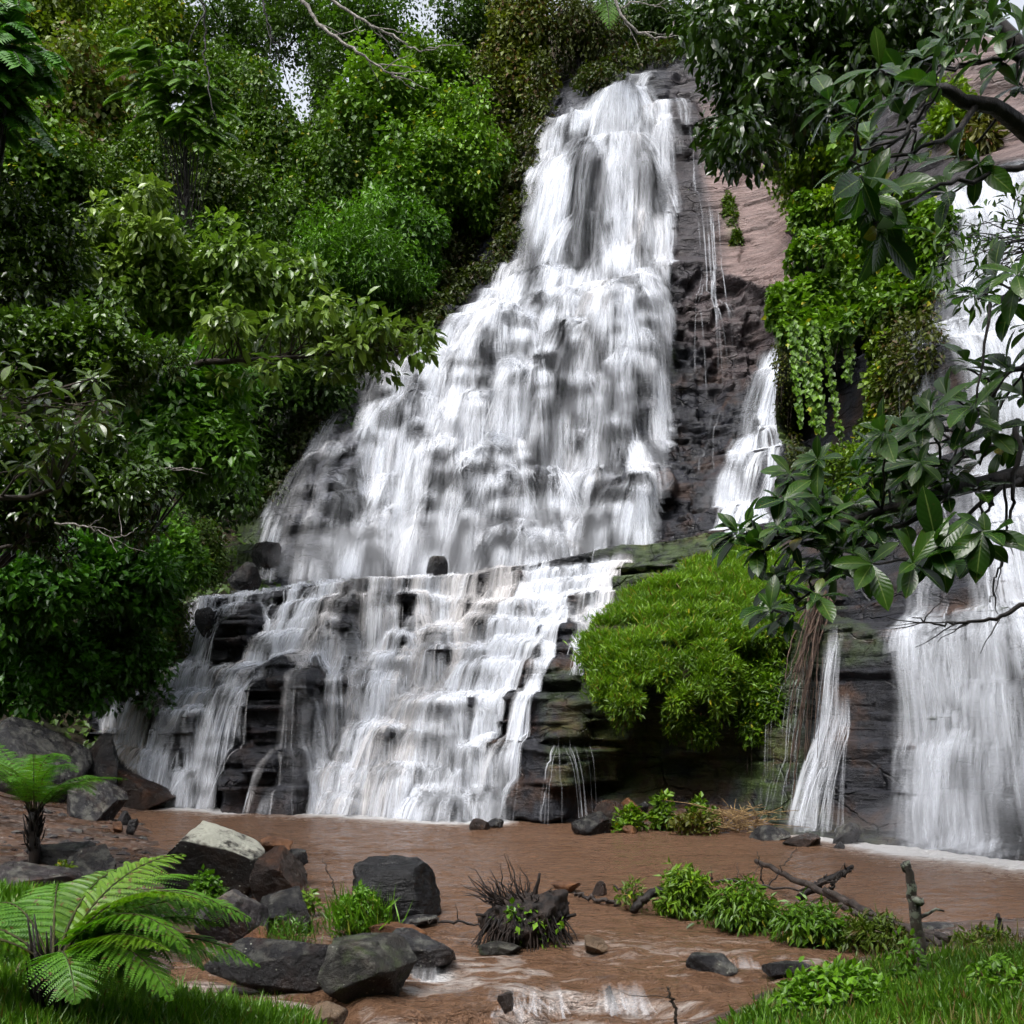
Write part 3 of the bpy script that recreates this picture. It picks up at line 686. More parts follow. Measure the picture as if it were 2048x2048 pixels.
fall('waterfall', [
    stream(LOW, [(850,1155,29.6,0.7),(900,1150,29.5,1.1),(1060,1143,29.3,1.3),(1180,1128,29.2,1.2),(1250,1112,29.3,0.6)], 1350, (-0.3, -0.7, 0.0), -0.05, 420, 20, fine=0.05, veil=0.3, pv=0.40, af=0.65, av=0.5, tan=0.35, clump=0.5, side=-0.22, box=LBOX, **LK),
    stream(LOW, [(560,1172,30,0.7),(640,1168,30,1.0),(720,1165,29.8,0.6),(800,1160,29.6,0.7),(860,1155,29.6,0.6)], 540, (-0.3, -0.7, 0.0), -0.05, 420, 21, fine=0.05, veil=0.28, pv=0.34, af=0.6, av=0.4, tan=0.35, clump=0.7, side=-0.22, box=LBOX, **LK),
    stream(LOW, [(440,1195,30.6,1.0),(480,1180,30.6,1.0),(560,1172,30.2,0.9)], 400, (-0.5, -0.6, 0.0), -0.05, 420, 22, fine=0.05, veil=0.25, pv=0.34, af=0.6, av=0.38, tan=0.7, clump=0.5, side=-0.3, box=LBOX, **LK),
    stream(LOW, [(370,1325,29.2,1.0),(450,1335,28.6,1.0),(560,1330,27.4,0.8)], 360, (-0.4, -0.6, 0.0), -0.05, 340, 23, fine=0.05, veil=0.25, pv=0.34, af=0.55, av=0.36, tan=0.7, clump=0.6, side=-0.2, box=LBOX, **LK),
    stream(LOW, [(430,1395,27.8,0.8),(500,1375,27.4,1.0),(545,1345,27.4,0.6)], 220, (-0.7, -0.7, 0.0), -0.05, 300, 34, fine=0.05, veil=0.25, pv=0.4, af=0.62, av=0.45, tan=0.9, side=-0.25, box=LBOX, **LK),
    stream(LOW, [(300,1560,26.9,0.8),(380,1530,26.7,1.0),(470,1545,26.4,1.0)], 200, (-0.1, -1.0, 0.0), -0.05, 160, 35, fine=0.05, veil=0.3, pv=0.45, af=0.6, av=0.42, tan=0.5, box=LBOX, **LK),
    stream(LOW, [(250,1405,28.6,1.0),(360,1385,28.2,1.0),(450,1385,27.8,0.8)], 260, (-0.2, -0.8, 0.0), -0.05, 260, 36, fine=0.05, veil=0.28, pv=0.45, af=0.62, av=0.45, tan=0.8, clump=0.4, box=LBOX, **LK),
    stream(LOW, [(215,1430,28.6,1.0),(300,1405,28.4,1.0),(360,1400,28,0.6)], 330, (-0.1, -0.6, 0.0), -0.05, 300, 24, fine=0.05, veil=0.25, pv=0.4, af=0.6, av=0.42, tan=0.9, side=0.4, box=LBOX, **LK),
    stream(LOW, [(640,1270,27.8,0.6),(760,1260,27.6,1.0),(900,1250,27.4,1.0),(1060,1230,27.2,0.8)], 560, (-0.1, -0.9, 0.0), -0.05, 330, 29, fine=0.05, veil=0.3, pv=0.4, af=0.55, av=0.38, clump=0.6, box=LBOX, **LK),
    stream(LOW, [(640,1380,26.4,0.5),(760,1390,26,1.0),(900,1385,25.4,1.0),(1010,1370,25,0.8)], 500, (-0.1, -0.9, 0.0), -0.05, 260, 25, fine=0.05, veil=0.3, pv=0.4, af=0.55, av=0.38, clump=0.7, box=LBOX, **LK),
    stream(LOW, [(640,1490,25.4,0.6),(760,1500,25.0,0.9),(860,1500,24.6,1.0),(1010,1490,24,0.7)], 280, (0.0, -0.9, 0.0), -0.05, 180, 26, fine=0.05, veil=0.3, pv=0.45, af=0.5, av=0.36, clump=0.7, box=LBOX, **LK),
    stream(LOW, [(1100,1480,23.6,1.0),(1180,1480,23.4,1.0)], 12, (0.0, -0.4, 0.0), -0.05, 130, 27, fine=0.03, pv=0.0, af=0.4, lat=2),
    stream(LOW, [(1150,1260,26.0,1.0),(1185,1260,25.8,1.0)], 22, (0.0, -0.4, 0.0), 3.0, 130, 30, fine=0.035, pv=0.0, af=0.45, lat=2),
], 'broad stepped cascade pouring white over the low rock ledges into the pool')
fall('waterfall', [
    stream(LOW, [(1635,1262,22.6,1.0),(1662,1258,22.5,1.0)], 40, (0.0, -0.4, 0.0), 0.05, 220, 40, fine=0.04, veil=0.18, pv=0.25, af=0.42, av=0.3, spread=0.5, jit=3, lat=0.5, box=TBOX),
    stream(LOW, [(1630,1385,21.8,1.0),(1675,1385,21.7,1.0)], 46, (0.0, -0.5, 0.0), 0.05, 190, 41, fine=0.03, veil=0.18, pv=0.2, af=0.34, av=0.24, spread=0.9, jit=3, lat=0.3, box=TBOX),
    stream(LOW, [(1560,1290,23.0,1.0),(1600,1290,22.7,1.0)], 16, (0.0, -0.3, 0.0), 0.05, 180, 42, fine=0.025, pv=0.0, af=0.35, lat=2),
], 'thin trickling fall beside the hanging brown roots')
BIG = Relief(6.5, 17.0, -0.4, 18.0, 0.07, 0.07, lambda x, z: np.minimum(np.where(z < 7.4, LOW.at(x, z), 99), UPR.at(x, np.maximum(z, 3.0))))
fall('waterfall', [
    stream(BIG, [(1860,400,29.6,0.8),(1930,345,29.6,1.0),(2060,330,29,1.1),(2180,330,28.6,1.0)], 640, (0.0, -0.9, 0.0), 0.0, 320, 50, fine=0.05, veil=0.6, pv=0.6, af=0.38, av=0.25, spread=0.12, clump=0.6, lat=3.0, side=0.9, box=BBOX, soft=20.0),
    stream(BIG, [(1856,470,29,1),(1842,620,27.4,1),(1822,800,25.8,0.8),(1800,1000,23.8,0.8)], 200, (0.0, -0.7, 0.0), 0.0, 280, 52, fine=0.045, veil=0.45, pv=0.5, af=0.34, av=0.2, spread=0.12, lat=3.0, side=0.5, jit=10, box=BBOX, soft=20.0),
    stream(BIG, [(1790,1245,21.4,0.8),(1870,1240,20.9,1.0),(1930,1240,20.4,0.5),(2060,1240,19.4,0.4),(2180,1240,18.8,0.4)], 260, (0.0, -0.6, 0.0), 0.0, 200, 51, fine=0.045, veil=0.6, pv=0.65, af=0.28, av=0.2, spread=0.12, clump=0.6, lat=3.0, side=0.4, jit=26, box=BBOX, soft=20.0),
], 'tall straight white fall dropping past the leafy branch into the pool')

# ------------------------------------------------------------------ the ground and the pool
GP = [(-9,27,0.5),(-12,27,1.2),(-10.5,24,0.55),(-8.6,24.0,0.12),(-6.5,24.5,-0.4),(-7.2,24.9,-0.3),(-7.2,21,0.06),(-6.2,19.5,-0.02),(-10,20,0.5),(-9,17,0.4),(-7,17,0.22),(-6,15,0.22),(-5.2,17.2,0.05),(-4,14.2,0.08),(-3.2,13.2,0.0),(-4.6,12.4,0.06),(-2.4,12.0,-0.04),(-7.5,12,0.5),(-4.6,10,0.42),
 (-3.0,9.6,-0.06),(-2.1,9.0,-0.08),(-1.55,8.4,0.0),(-1.0,7.6,0.2),(-3,8.2,0.45),(-2.2,7.4,0.45),(-5,8,0.6),(-4,6,0.8),(0,6,0.3),(0.2,8.6,-0.25),(0.8,10,-0.3),(-1.2,10,-0.25),(-1.6,11.2,-0.2),(0,12,-0.3),(2,12.4,-0.2),(1.4,9.0,-0.15),(1.9,9.6,-0.12),(2.4,10.4,-0.12),(3.2,11.2,-0.10),(4.4,11.4,0.12),(6,11.2,0.2),
 (2.1,8.3,0.24),(3,9.2,0.24),(4.2,10,0.22),(6,9.8,0.36),(1.6,7.4,0.4),(3.5,7,0.6),(7,7,0.9),(1,13.6,-0.3),(2,14.6,-0.1),(4,13.2,-0.1),(0,16,-0.5),(-2,16,-0.4),(-3,18,-0.5),(0,20,-0.7),(4,18,-0.6),(7,15,-0.4),(10,14,-0.2),(12,12,0.4),(0,23,-0.5),(-5,23,-0.4),(1.7,22,0.02),(2.6,21.6,0.1),(3.8,21.2,0.14),(4.6,20.7,0.08),(2,23,0.3),(4,22.6,0.4),(5,21.5,0.3),(6,20,-0.3),(8,18,-0.4),(-15,20,1.5),(-14,12,1.2),(-10,6,1.2),(14,6,1.4),(16,16,0.4),(0,3,0.7),(5,3,0.9),(-5,3,0.9),(0,30,0.2),(-9,31,2),(10,24,0.2),(0,-3,0.9)]
R_G = RBF([(p[0], p[1]) for p in GP], [p[2] for p in GP], 0.05)
def ground_z(x, y):
    return R_G(x, y) + 0.10 * fbm(np.asarray(x) * 1.1, np.asarray(y) * 1.1, 71, 4) + 0.03 * fbm(np.asarray(x) * 6.0, np.asarray(y) * 6.0, 72, 3)
xs = np.arange(-16, 16.01, 0.09); ys = np.arange(3.0, 31, 0.09)
gx, gy = np.meshgrid(xs, ys)
gz = ground_z(gx, gy)
m, n, out = mat('muddy_ground')
co = coords(n)
c1 = mixc(n, ramp(n, noise(n, 1.6, 8, 0.65, co), [(0.4, 0.0), (0.6, 1.0)]), (0.022, 0.011, 0.006), (0.068, 0.034, 0.018))
vo = n.nodes.new('ShaderNodeTexVoronoi'); vo.inputs['Scale'].default_value = 14; n.links.new(co, vo.inputs['Vector'])
c1 = mixc(n, ramp(n, vo.outputs['Color'], [(0.72, 0.0), (0.78, 0.6)]), c1, (0.12, 0.10, 0.09))
gr = attr(n, 'grassy').outputs['Fac']
c1 = mixc(n, gr, c1, (0.022, 0.034, 0.008))
principled(n, out, Base_Color=c1, Roughness=ramp(n, noise(n, 2.2, 4, 0.5, co), [(0.4, 0.25), (0.6, 0.7)]), Normal=bump(n, math_(n, 'ADD', noise(n, 9, 8, 0.65, co), math_(n, 'MULTIPLY', vo.outputs['Distance'], -0.6)), 0.7, 0.06))
M_MUD = m
grassy = np.maximum(sst(0.26, 0.38, gz) * (gy < 12.5), 0)
grassy = np.maximum(grassy, 0.7 * (gx < -9) * sst(0.5, 0.9, gz))
ground = link('ground', np_mesh('ground', np.stack([gx, gy, gz], -1).reshape(-1, 3), grid_faces(*gx.shape), True, {'grassy': grassy.ravel()}), M_MUD)
tag(ground, kind='structure')
# unseen ground and green slope behind the viewer, added steep to block sky light
tx, ty = np.meshgrid(np.arange(-60, 61, 3.0), np.arange(-46, 6, 2.0))
tz = np.where(ty > -6, 0.55, 0.55 + np.minimum((-6 - ty) * 2.2, 30 + (-6 - ty) * 0.2)) + 1.2 * fbm(tx * 0.1, ty * 0.1, 3, 3) * sst(-4, -12, -ty * -1) + 0.02 * np.abs(tx) ** 1.2 - 0.35 * (ty > 2)
m, n, out = mat('distant_green_slope')
co = coords(n)
principled(n, out, Base_Color=mixc(n, noise(n, 0.6, 6, 0.7, co), (0.008, 0.014, 0.005), (0.04, 0.06, 0.015)), Roughness=0.9, Normal=bump(n, noise(n, 1.4, 6, 0.7, co), 1.0, 0.6))
blocking_slope = link('unseen_blocking_slope', np_mesh('unseen_blocking_slope', np.stack([tx, ty, tz], -1).reshape(-1, 3), grid_faces(*tx.shape)), m)
tag(blocking_slope, kind='structure')
# everything beyond: one sheet to the horizon
hz_ = link('terrain', np_mesh('terrain', np.array([(-500, -300, -1.2), (500, -300, -1.2), (500, 600, -1.2), (-500, 600, -1.2)], float), np.array([[0, 1, 2, 3]])), m)
tag(hz_, kind='structure')

# ---- water surface: calm brown pool, rippled, with a step of rapids near the viewer
xs = np.arange(-10.5, 14, 0.045); ys = np.arange(5.8, 27.6, 0.045)
wx, wy = np.meshgrid(xs, ys)
base_y = np.interp(wx, [-9, -8.1, -4.3, -0.3, 1.5, 4.6, 6, 7.5, 12], [27, 26.2, 24.5, 22.6, 22.2, 21.2, 19.2, 16.9, 15])
by_ = LOW.at(xs, np.full_like(xs, 0.08)); by_ = np.convolve(np.pad(by_, 8, mode='edge'), np.ones(17) / 17, 'valid'); base_y = np.minimum(by_[None, :], base_y + 0.6)
d_fall = base_y - wy                                       # how far in front of the wall
act = np.interp(wx, [-9, -8.0, -6.6, -5.6, -4.8, -4.2, -1, -0.2, 0.3, 1.0, 4.2, 5.0, 5.6, 6.0, 12], [0.2, 1, 1, 0.3, 0.4, 1, 1, 0.8, 0.1, 0, 0.02, 0.45, 0.8, 1, 1.2])
far_r = sst(4.6, 6.2, wx)
reach = 1.5 + 1.8 * far_r
fo = 1.4 * act * np.exp(-np.maximum(d_fall + 0.5 * fbm(wx * 1.5, wy * 1.2, 81, 4) - 0.25, 0) / (0.60 * reach))
st_y = 9.05 + 0.25 * np.sin(wx * 2.2) + 0.5 * fbm(wx * 1.1, 0 * wx, 83, 3)       # the line of the small step
flowy = 0.05 * fbm(wx * 1.2 + 0.3 * wy, wy * 2.6, 84, 4) + 0.034 * fbm(wx * 3.0 + 0.8 * wy, wy * 6.5, 85, 3) + 0.012 * fbm(wx * 6.5 - wy, wy * 12.0, 185, 2)
near = 1 - sst(10.0, 13.5, wy)
mid = (1 - sst(17, 24, wy))
rough = 0.10 * near * fbm(wx * 1.9 - wy * 0.5, wy * 2.6, 86, 4) * 1.6
stepz = -0.17 * (1 - sst(-0.20, 0.16, wy - st_y)) * sst(-2.2, -1.0, wx) * (1 - sst(1.2, 1.9, wx))
wave = 0.05 * np.exp(-((wy - st_y + 0.42) / 0.16) ** 2) * (-stepz / 0.17)
wz = 0.015 + flowy * (1.0 + 0.5 * near) + rough + stepz + wave + 0.05 * fo * fbm(wx * 5, wy * 5, 87, 3)
rap = np.exp(-((wy - st_y + 0.02) / 0.17) ** 2) * 0.6 * sst(-2.2, -1.0, wx) * (1 - sst(1.2, 1.8, wx)) * sst(0.36, 0.56, vn(wx * 2.6, wy * 1.0, 88))
below = (1 - sst(-0.1, 0.05, wy - st_y)) * sst(-2.4, -1.2, wx) * (1 - sst(1.4, 1.9, wx))
rap = np.maximum(rap, 0.62 * below * sst(0.46, 0.66, vn(wx * 1.6 + wy, wy * 3.0, 89) * 0.6 + 0.4 * vn(wx * 5, wy * 10.0, 90)))
# streaks of froth where the water runs between the stones
rap = np.maximum(rap, 0.62 * near * sst(0.50, 0.70, vn(wx * 1.3 + 0.6 * wy, wy * 4.5, 92) * 0.55 + 0.45 * vn(wx * 4.0, wy * 12.0, 93)))
for (u, v, rx, ry, a_) in [(840,1955,0.45,0.5,1.1),(800,1985,0.35,0.25,0.8),(1180,1895,0.5,0.22,0.7),(1210,1915,0.7,0.2,0.5),(1440,1945,0.6,0.2,0.6),(1560,1945,0.5,0.2,0.5),(480,1935,0.7,0.16,0.6),(330,1985,0.6,0.2,0.4),(1060,1985,1.0,0.16,0.5)]:
    c = G(u, v)
    rap = np.maximum(rap, a_ * np.exp(-((wx - c.x) / rx) ** 2 - ((wy - c.y) / ry) ** 2) * sst(0.3, 0.6, vn(wx * 3 + wy, wy * 8.0, 95)))
foam = np.clip(np.maximum(fo, rap), 0, 1.35)
m, n, out = mat('brown_water')
co = coords(n)
fo_ = attr(n, 'foam').outputs['Fac']
fl = mapping(n, co, (1.0, 2.6, 1.0), rot=(0, 0, 0.25))
fn = noise(n, 4.5, 8, 0.75, fl, 0.8)
ff = ramp(n, math_(n, 'ADD', math_(n, 'MULTIPLY', fo_, 1.05), math_(n, 'MULTIPLY', math_(n, 'SUBTRACT', fn, 0.5), 1.9)), [(0.34, 0.0), (0.92, 0.92)])
silt = mixc(n, noise(n, 0.7, 5, 0.6, fl), (0.140, 0.074, 0.042), (0.225, 0.130, 0.080))
colr = mixc(n, ff, silt, mixc(n, ramp(n, fo_, [(0.5, 0.0), (0.9, 1.0)]), (0.50, 0.42, 0.37), (0.80, 0.79, 0.79)))
rip = math_(n, 'ADD', math_(n, 'MULTIPLY', noise(n, 3.2, 5, 0.6, fl, 0.4), 1.0), math_(n, 'MULTIPLY', noise(n, 9.0, 4, 0.65, fl, 0.3), 0.5))
principled(n, out, Base_Color=colr, Roughness=ramp(n, ff, [(0.0, 0.09), (0.6, 0.6)]), IOR=1.33, Specular_IOR_Level=0.5, Normal=bump(n, rip, 1.0, 0.45))
pool = link('water', np_mesh('water', np.stack([wx, wy, wz], -1).reshape(-1, 3), grid_faces(*wx.shape), True, {'foam': foam.ravel()}), m)
tag(pool, kind='structure')

# ---- spray hanging at the feet of the falls
m, n, out = mat('spray')
pv_ = n.nodes.new('ShaderNodeVolumePrincipled')
pv_.inputs['Color'].default_value = (0.95, 0.96, 1.0, 1); pv_.inputs['Density'].default_value = 0.085; pv_.inputs['Anisotropy'].default_value = 0.2
n.links.new(pv_.outputs[0], out.inputs['Volume'])
M_SPRAY = m
def spray(u, v, Y, sx_, sy_, sz_):
    t_, p_ = np.meshgrid(np.linspace(0, 2 * np.pi, 24, endpoint=False), np.linspace(0.05, np.pi - 0.05, 12))
    V = np.stack([np.cos(t_) * np.sin(p_) * sx_, np.sin(t_) * np.sin(p_) * sy_, np.cos(p_) * sz_], -1).reshape(-1, 3)
    i = np.arange(12 * 24).reshape(12, 24); j = np.roll(i, -1, 1)
    F = np.stack([i[:-1], i[1:], j[1:], j[:-1]], -1).reshape(-1, 4)
    V = np.vstack([V, [(0, 0, sz_), (0, 0, -sz_)]])
    c0, c1 = 288, 289
    T = np.concatenate([np.stack([np.full(24, c0), i[0], j[0]], -1), np.stack([np.full(24, c1), j[-1], i[-1]], -1)])
    o = link('spray', np_mesh('spray', V, [F, T]), M_SPRAY)
    o.location = P(u, v, Y)
    tag(o, kind='stuff')
spray(860, 1110, 32.4, 3.6, 1.5, 1.3); spray(1150, 1080, 32.0, 2.4, 1.2, 1.0); spray(680, 1120, 33.0, 2.2, 1.2, 1.0)
spray(1920, 1690, 17.4, 2.0, 0.9, 0.9); spray(1640, 1670, 19.6, 0.8, 0.6, 0.5); spray(830, 1625, 23.3, 2.0, 0.6, 0.4); spray(1460, 1010, 32.0, 1.0, 0.8, 1.0)

# ---- white water tumbling over the small step in the stream
def tumble(spots, seed, label):
    r_ = np.random.default_rng(seed)
    PSs = []
    S = 22; t = np.linspace(0, 1, S)[:, None]
    xs_, ys_, zs_, drop, adv = [], [], [], [], []
    for (u0, u1, v, dr, n_) in spots:
        for k_ in range(n_):
            u = u0 + (u1 - u0) * r_.random(); c = G(u, v + 4 * r_.normal(), 0.03)
            if vn(np.array([c.x * 3.2]), np.array([v * 0.1]), seed)[0] < 0.36: continue
            xs_.append(c.x); ys_.append(c.y + 0.10); zs_.append(0.03 + 0.03 * r_.random()); drop.append(dr * (0.8 + 0.4 * r_.random())); adv.append(0.30 + 0.22 * r_.random())
    xs_, ys_, zs_, drop, adv = map(np.array, (xs_, ys_, zs_, drop, adv)); n_ = len(xs_)
    dxs = r_.normal(size=n_) * 0.06
    X = xs_[None] + dxs[None] * t ** 1.3; Yp = ys_[None] - adv[None] * t; Z = zs_[None] + 0.03 * np.sin(np.pi * np.minimum(t * 2.2, 1)) - drop[None] * sst(0.25, 0.95, t)
    PS = np.stack([X, Yp, Z], -1); NS = np.broadcast_to(unit(np.array([0.0, -0.7, 0.7])), PS.shape).copy()
    o = link('rapids', ribbons([(PS, NS, np.ones((S, n_), bool), 0.018 + 0.06 * r_.random(n_) ** 2, 0.16 + 0.34 * r_.random(n_), 0.5 * r_.random(n_))]), M_FALL)
    tag(o, label, 'rapids')
def unit(a):
    return a / (np.linalg.norm(a, axis=-1, keepdims=True) + 1e-9)
tumble([(985, 1110, 1988, 0.08, 90), (1100, 1280, 1982, 0.10, 150), (1270, 1340, 1990, 0.07, 40)], 61, 'low white rapids tumbling over a step at the bottom centre')
tumble([(822, 872, 1946, 0.16, 90)], 62, 'little white spill beside the mossy lichened boulder')
tumble([(1455, 1560, 1925, 0.10, 70)], 63, 'small riffle right of the grey stone awash in the rapids')
# ------------------------------------------------------------------ foliage: materials, leaf shapes, crowns
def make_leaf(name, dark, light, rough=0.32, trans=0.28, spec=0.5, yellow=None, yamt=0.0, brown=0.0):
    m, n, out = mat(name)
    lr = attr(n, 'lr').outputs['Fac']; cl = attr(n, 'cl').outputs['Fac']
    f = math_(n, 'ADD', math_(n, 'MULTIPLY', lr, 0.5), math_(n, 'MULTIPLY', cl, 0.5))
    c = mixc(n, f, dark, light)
    if yellow is not None:
        c = mixc(n, ramp(n, lr, [(1 - yamt, 0.0), (1 - yamt + 0.01, 0.9)]), c, yellow)
    if brown:
        c = mixc(n, ramp(n, lr, [(brown, 0.9), (brown + 0.01, 0.0)]), c, (0.10, 0.055, 0.02))
    oi = n.nodes.new('ShaderNodeObjectInfo')
    c = mixc(n, 1.0, c, oi.outputs['Color'], 'MULTIPLY')
    b = principled(n, None, Base_Color=c, Roughness=rough, Specular_IOR_Level=spec)
    t = n.nodes.new('ShaderNodeBsdfTranslucent'); n.links.new(mixc(n, 1.0, c, (1.0, 1.15, 0.5), 'MULTIPLY'), t.inputs['Color'])
    mx = n.nodes.new('ShaderNodeMixShader'); mx.inputs[0].default_value = trans
    n.links.new(b.outputs[0], mx.inputs[1]); n.links.new(t.outputs[0], mx.inputs[2]); n.links.new(mx.outputs[0], out.inputs['Surface'])
    return m
M_LEAF = make_leaf('leaf_green', (0.018, 0.046, 0.004), (0.105, 0.190, 0.012), rough=0.38, spec=0.32)
M_GLOSS = make_leaf('leaf_glossy', (0.012, 0.030, 0.004), (0.052, 0.098, 0.010), rough=0.22, trans=0.18, spec=0.45)
M_PALE = make_leaf('leaf_pale', (0.040, 0.082, 0.009), (0.160, 0.225, 0.034), rough=0.3, trans=0.25, spec=0.36)
M_VINE = make_leaf('leaf_vine', (0.024, 0.054, 0.004), (0.135, 0.215, 0.013), rough=0.42, spec=0.3, yellow=(0.32, 0.24, 0.02), yamt=0.025)
M_DRY = make_leaf('leaf_with_brown', (0.030, 0.050, 0.006), (0.125, 0.155, 0.014), rough=0.5, spec=0.3, brown=0.15)
M_GRASS = make_leaf('grass_blade', (0.024, 0.070, 0.006), (0.120, 0.235, 0.020), rough=0.42, trans=0.35, spec=0.4, yellow=(0.20, 0.20, 0.05), yamt=0.04, brown=0.03)
M_FERN = make_leaf('fern_green', (0.040, 0.115, 0.009), (0.135, 0.260, 0.026), rough=0.45, trans=0.35, spec=0.35, brown=0.04)
def make_bark(name, a, b, rough=0.7):
    m, n, out = mat(name)
    co = coords(n)
    c = mixc(n, ramp(n, noise(n, 7, 7, 0.7, co), [(0.4, 0.0), (0.62, 1.0)]), a, b)
    principled(n, out, Base_Color=c, Roughness=rough, Specular_IOR_Level=0.22, Normal=bump(n, noise(n, 18, 6, 0.7, mapping(n, co, (1, 1, 0.35))), 0.8, 0.03))
    return m
M_BARK = make_bark('bark_brown', (0.012, 0.009, 0.006), (0.048, 0.035, 0.025))
M_BARK_D = make_bark('bark_dark_wet', (0.005, 0.004, 0.004), (0.020, 0.015, 0.012), 0.5)
M_BARK_P = make_bark('bark_pale', (0.10, 0.09, 0.08), (0.34, 0.31, 0.28))

def unit(a):
    return a / (np.linalg.norm(a, axis=-1, keepdims=True) + 1e-9)
T4 = (np.array([(0, 0, 0), (0.30, 0.42, 0.07), (0, 1, -0.06), (-0.30, 0.42, 0.07)], float), np.array([(0, 1, 2, 3)]))
T4N = (np.array([(0, 0, 0), (0.16, 0.40, 0.05), (0, 1, -0.10), (-0.16, 0.40, 0.05)], float), np.array([(0, 1, 2, 3)]))
T4R = (np.array([(0, 0, 0), (0.44, 0.40, 0.08), (0, 1, -0.10), (-0.44, 0.40, 0.08)], float), np.array([(0, 1, 2, 3)]))
def big_leaf(w=0.205, n_=7, droop=0.22, obov=1.3):
    V = []; 
    for k in range(n_ + 1):
        t = k / n_
        ww = w * (math.sin(math.pi * t ** obov) ** 0.8 if 0 < t < 1 else 0.03 if t == 0 else 0.02)
        zc = -droop * t * t
        V += [(-ww, t, zc + 0.30 * ww), (0, t, zc), (ww, t, zc + 0.30 * ww)]
    F = []
    for k in range(n_):
        a = 3 * k
        F += [(a, a + 1, a + 4, a + 3), (a + 1, a + 2, a + 5, a + 4)]
    return (np.array(V, float), np.array(F))
TBIG = big_leaf()
TMID = big_leaf(0.24, 3, 0.16, 0.95)

def leaves(pos, d, up, size, tmpl, lr=None, cl=None, wid=None):
    """one mesh of many leaves: base points, pointing directions, upper-side directions, lengths"""
    T, F = tmpl
    y = unit(d); z = unit(up - (up * y).sum(-1, keepdims=True) * y); x = np.cross(y, z)
    s = np.asarray(size)[:, None, None]
    wx = s if wid is None else s * np.asarray(wid)[:, None, None]
    V = pos[:, None, :] + T[None, :, 0:1] * x[:, None, :] * wx + T[None, :, 1:2] * y[:, None, :] * s + T[None, :, 2:3] * z[:, None, :] * s
    n_, k = len(pos), len(T)
    Fa = (np.arange(n_)[:, None, None] * k + F[None]).reshape(-1, F.shape[1])
    lr = rng.random(n_) if lr is None else lr
    cl = np.full(n_, 0.5) if cl is None else cl
    return V.reshape(-1, 3), Fa, np.repeat(lr, k), np.repeat(cl, k)
def leaf_mesh(name, parts):
    Vs, Fs, L, C = [], [], [], []; b = 0
    for V, F, lr, cl in parts:
        Vs.append(V); Fs.append(F + b); b += len(V); L.append(lr); C.append(cl)
    return np_mesh(name, np.concatenate(Vs), np.concatenate(Fs), False, {'lr': np.concatenate(L), 'cl': np.concatenate(C)})
def clumps_leaves(c, r, per, size, tmpl, r_, droop=0.45, flat=0.8, upb=0.25, szvar=0.45, cl=None):
    """leaves round clump centres c (n,3) with radii r (n,3)"""
    n_ = len(c)
    i = np.repeat(np.arange(n_), per)
    d = unit(r_.normal(size=(len(i), 3)) + np.array([0, 0, upb]))
    rad = (0.35 + 0.65 * r_.random((len(i), 1)) ** 0.6)
    pos = c[i] + d * r[i] * rad
    ld = unit(d * 0.8 + r_.normal(size=(len(i), 3)) * 0.55 + np.array([0, 0, -droop]))
    up = unit(d * 0.45 + np.array([0, 0, flat]) + r_.normal(size=(len(i), 3)) * 0.38)
    s = size * (1 - szvar + 2 * szvar * r_.random(len(i)))
    cc = (r_.random(n_) if cl is None else cl)[i]
    return leaves(pos, ld, up, s, tmpl, r_.random(len(i)), cc)
def shell(n_, rx, ry, rz, r_, lo=0.55, front=0.35, zlo=-0.75):
    """clump centres spread through the outer part of an egg, more of them towards the light"""
    out = []
    while len(out) < n_:
        d = unit(r_.normal(size=3))
        if d[2] < zlo: continue
        q = lo + (1 - lo) * r_.random() ** 0.7
        if r_.random() < 0.25: q *= 0.6
        lump = 0.82 + 0.4 * math.sin(d[0] * 4.1 + d[2] * 3.3 + n_) * math.sin(d[1] * 3.7 - d[2] * 2.9)
        out.append(d * q * lump)
    return np.array(out) * np.array([rx, ry, rz])
def tube(paths, sides=7):
    """paths: list of (points, radii) -> (V, F) of tapered limbs with closed ends"""
    Vs, Fs = [], []; b = 0
    for pts, rad in paths:
        p = np.array(pts, float); n_ = len(p)
        rad = np.interp(np.linspace(0, 1, n_), np.linspace(0, 1, len(rad)), rad)
        t = unit(np.gradient(p, axis=0))
        ref = np.array([0.31, 0.17, 0.93]) if abs(t[0, 2]) < 0.9 else np.array([0.93, 0.2, 0.1])
        u = unit(np.cross(t, ref)); v = np.cross(t, u)
        a = np.linspace(0, 2 * np.pi, sides, endpoint=False)
        ring = p[:, None] + rad[:, None, None] * (np.cos(a)[None, :, None] * u[:, None] + np.sin(a)[None, :, None] * v[:, None])
        V = np.concatenate([ring.reshape(-1, 3), p[:1], p[-1:]])
        i = np.arange(n_ * sides).reshape(n_, sides); j = np.roll(i, -1, 1)
        F = np.stack([i[:-1], j[:-1], j[1:], i[1:]], -1).reshape(-1, 4)
        c0, c1 = n_ * sides, n_ * sides + 1
        T = np.concatenate([np.stack([j[0], i[0], np.full(sides, c0), np.full(sides, c0)], -1), np.stack([i[-1], j[-1], np.full(sides, c1), np.full(sides, c1)], -1)])
        Vs.append(V); Fs.append(np.concatenate([F, T]) + b); b += len(V)
    V, F = np.concatenate(Vs), np.concatenate(Fs)
    quad = F[F[:, 2] != F[:, 3]]; tri = F[F[:, 2] == F[:, 3]][:, :3]
    return V, [quad, tri]
def tube_obj(name, paths, m, parent=None, sides=7):
    V, F = tube(paths, sides)
    return link(name, np_mesh(name, V, F), m, parent)
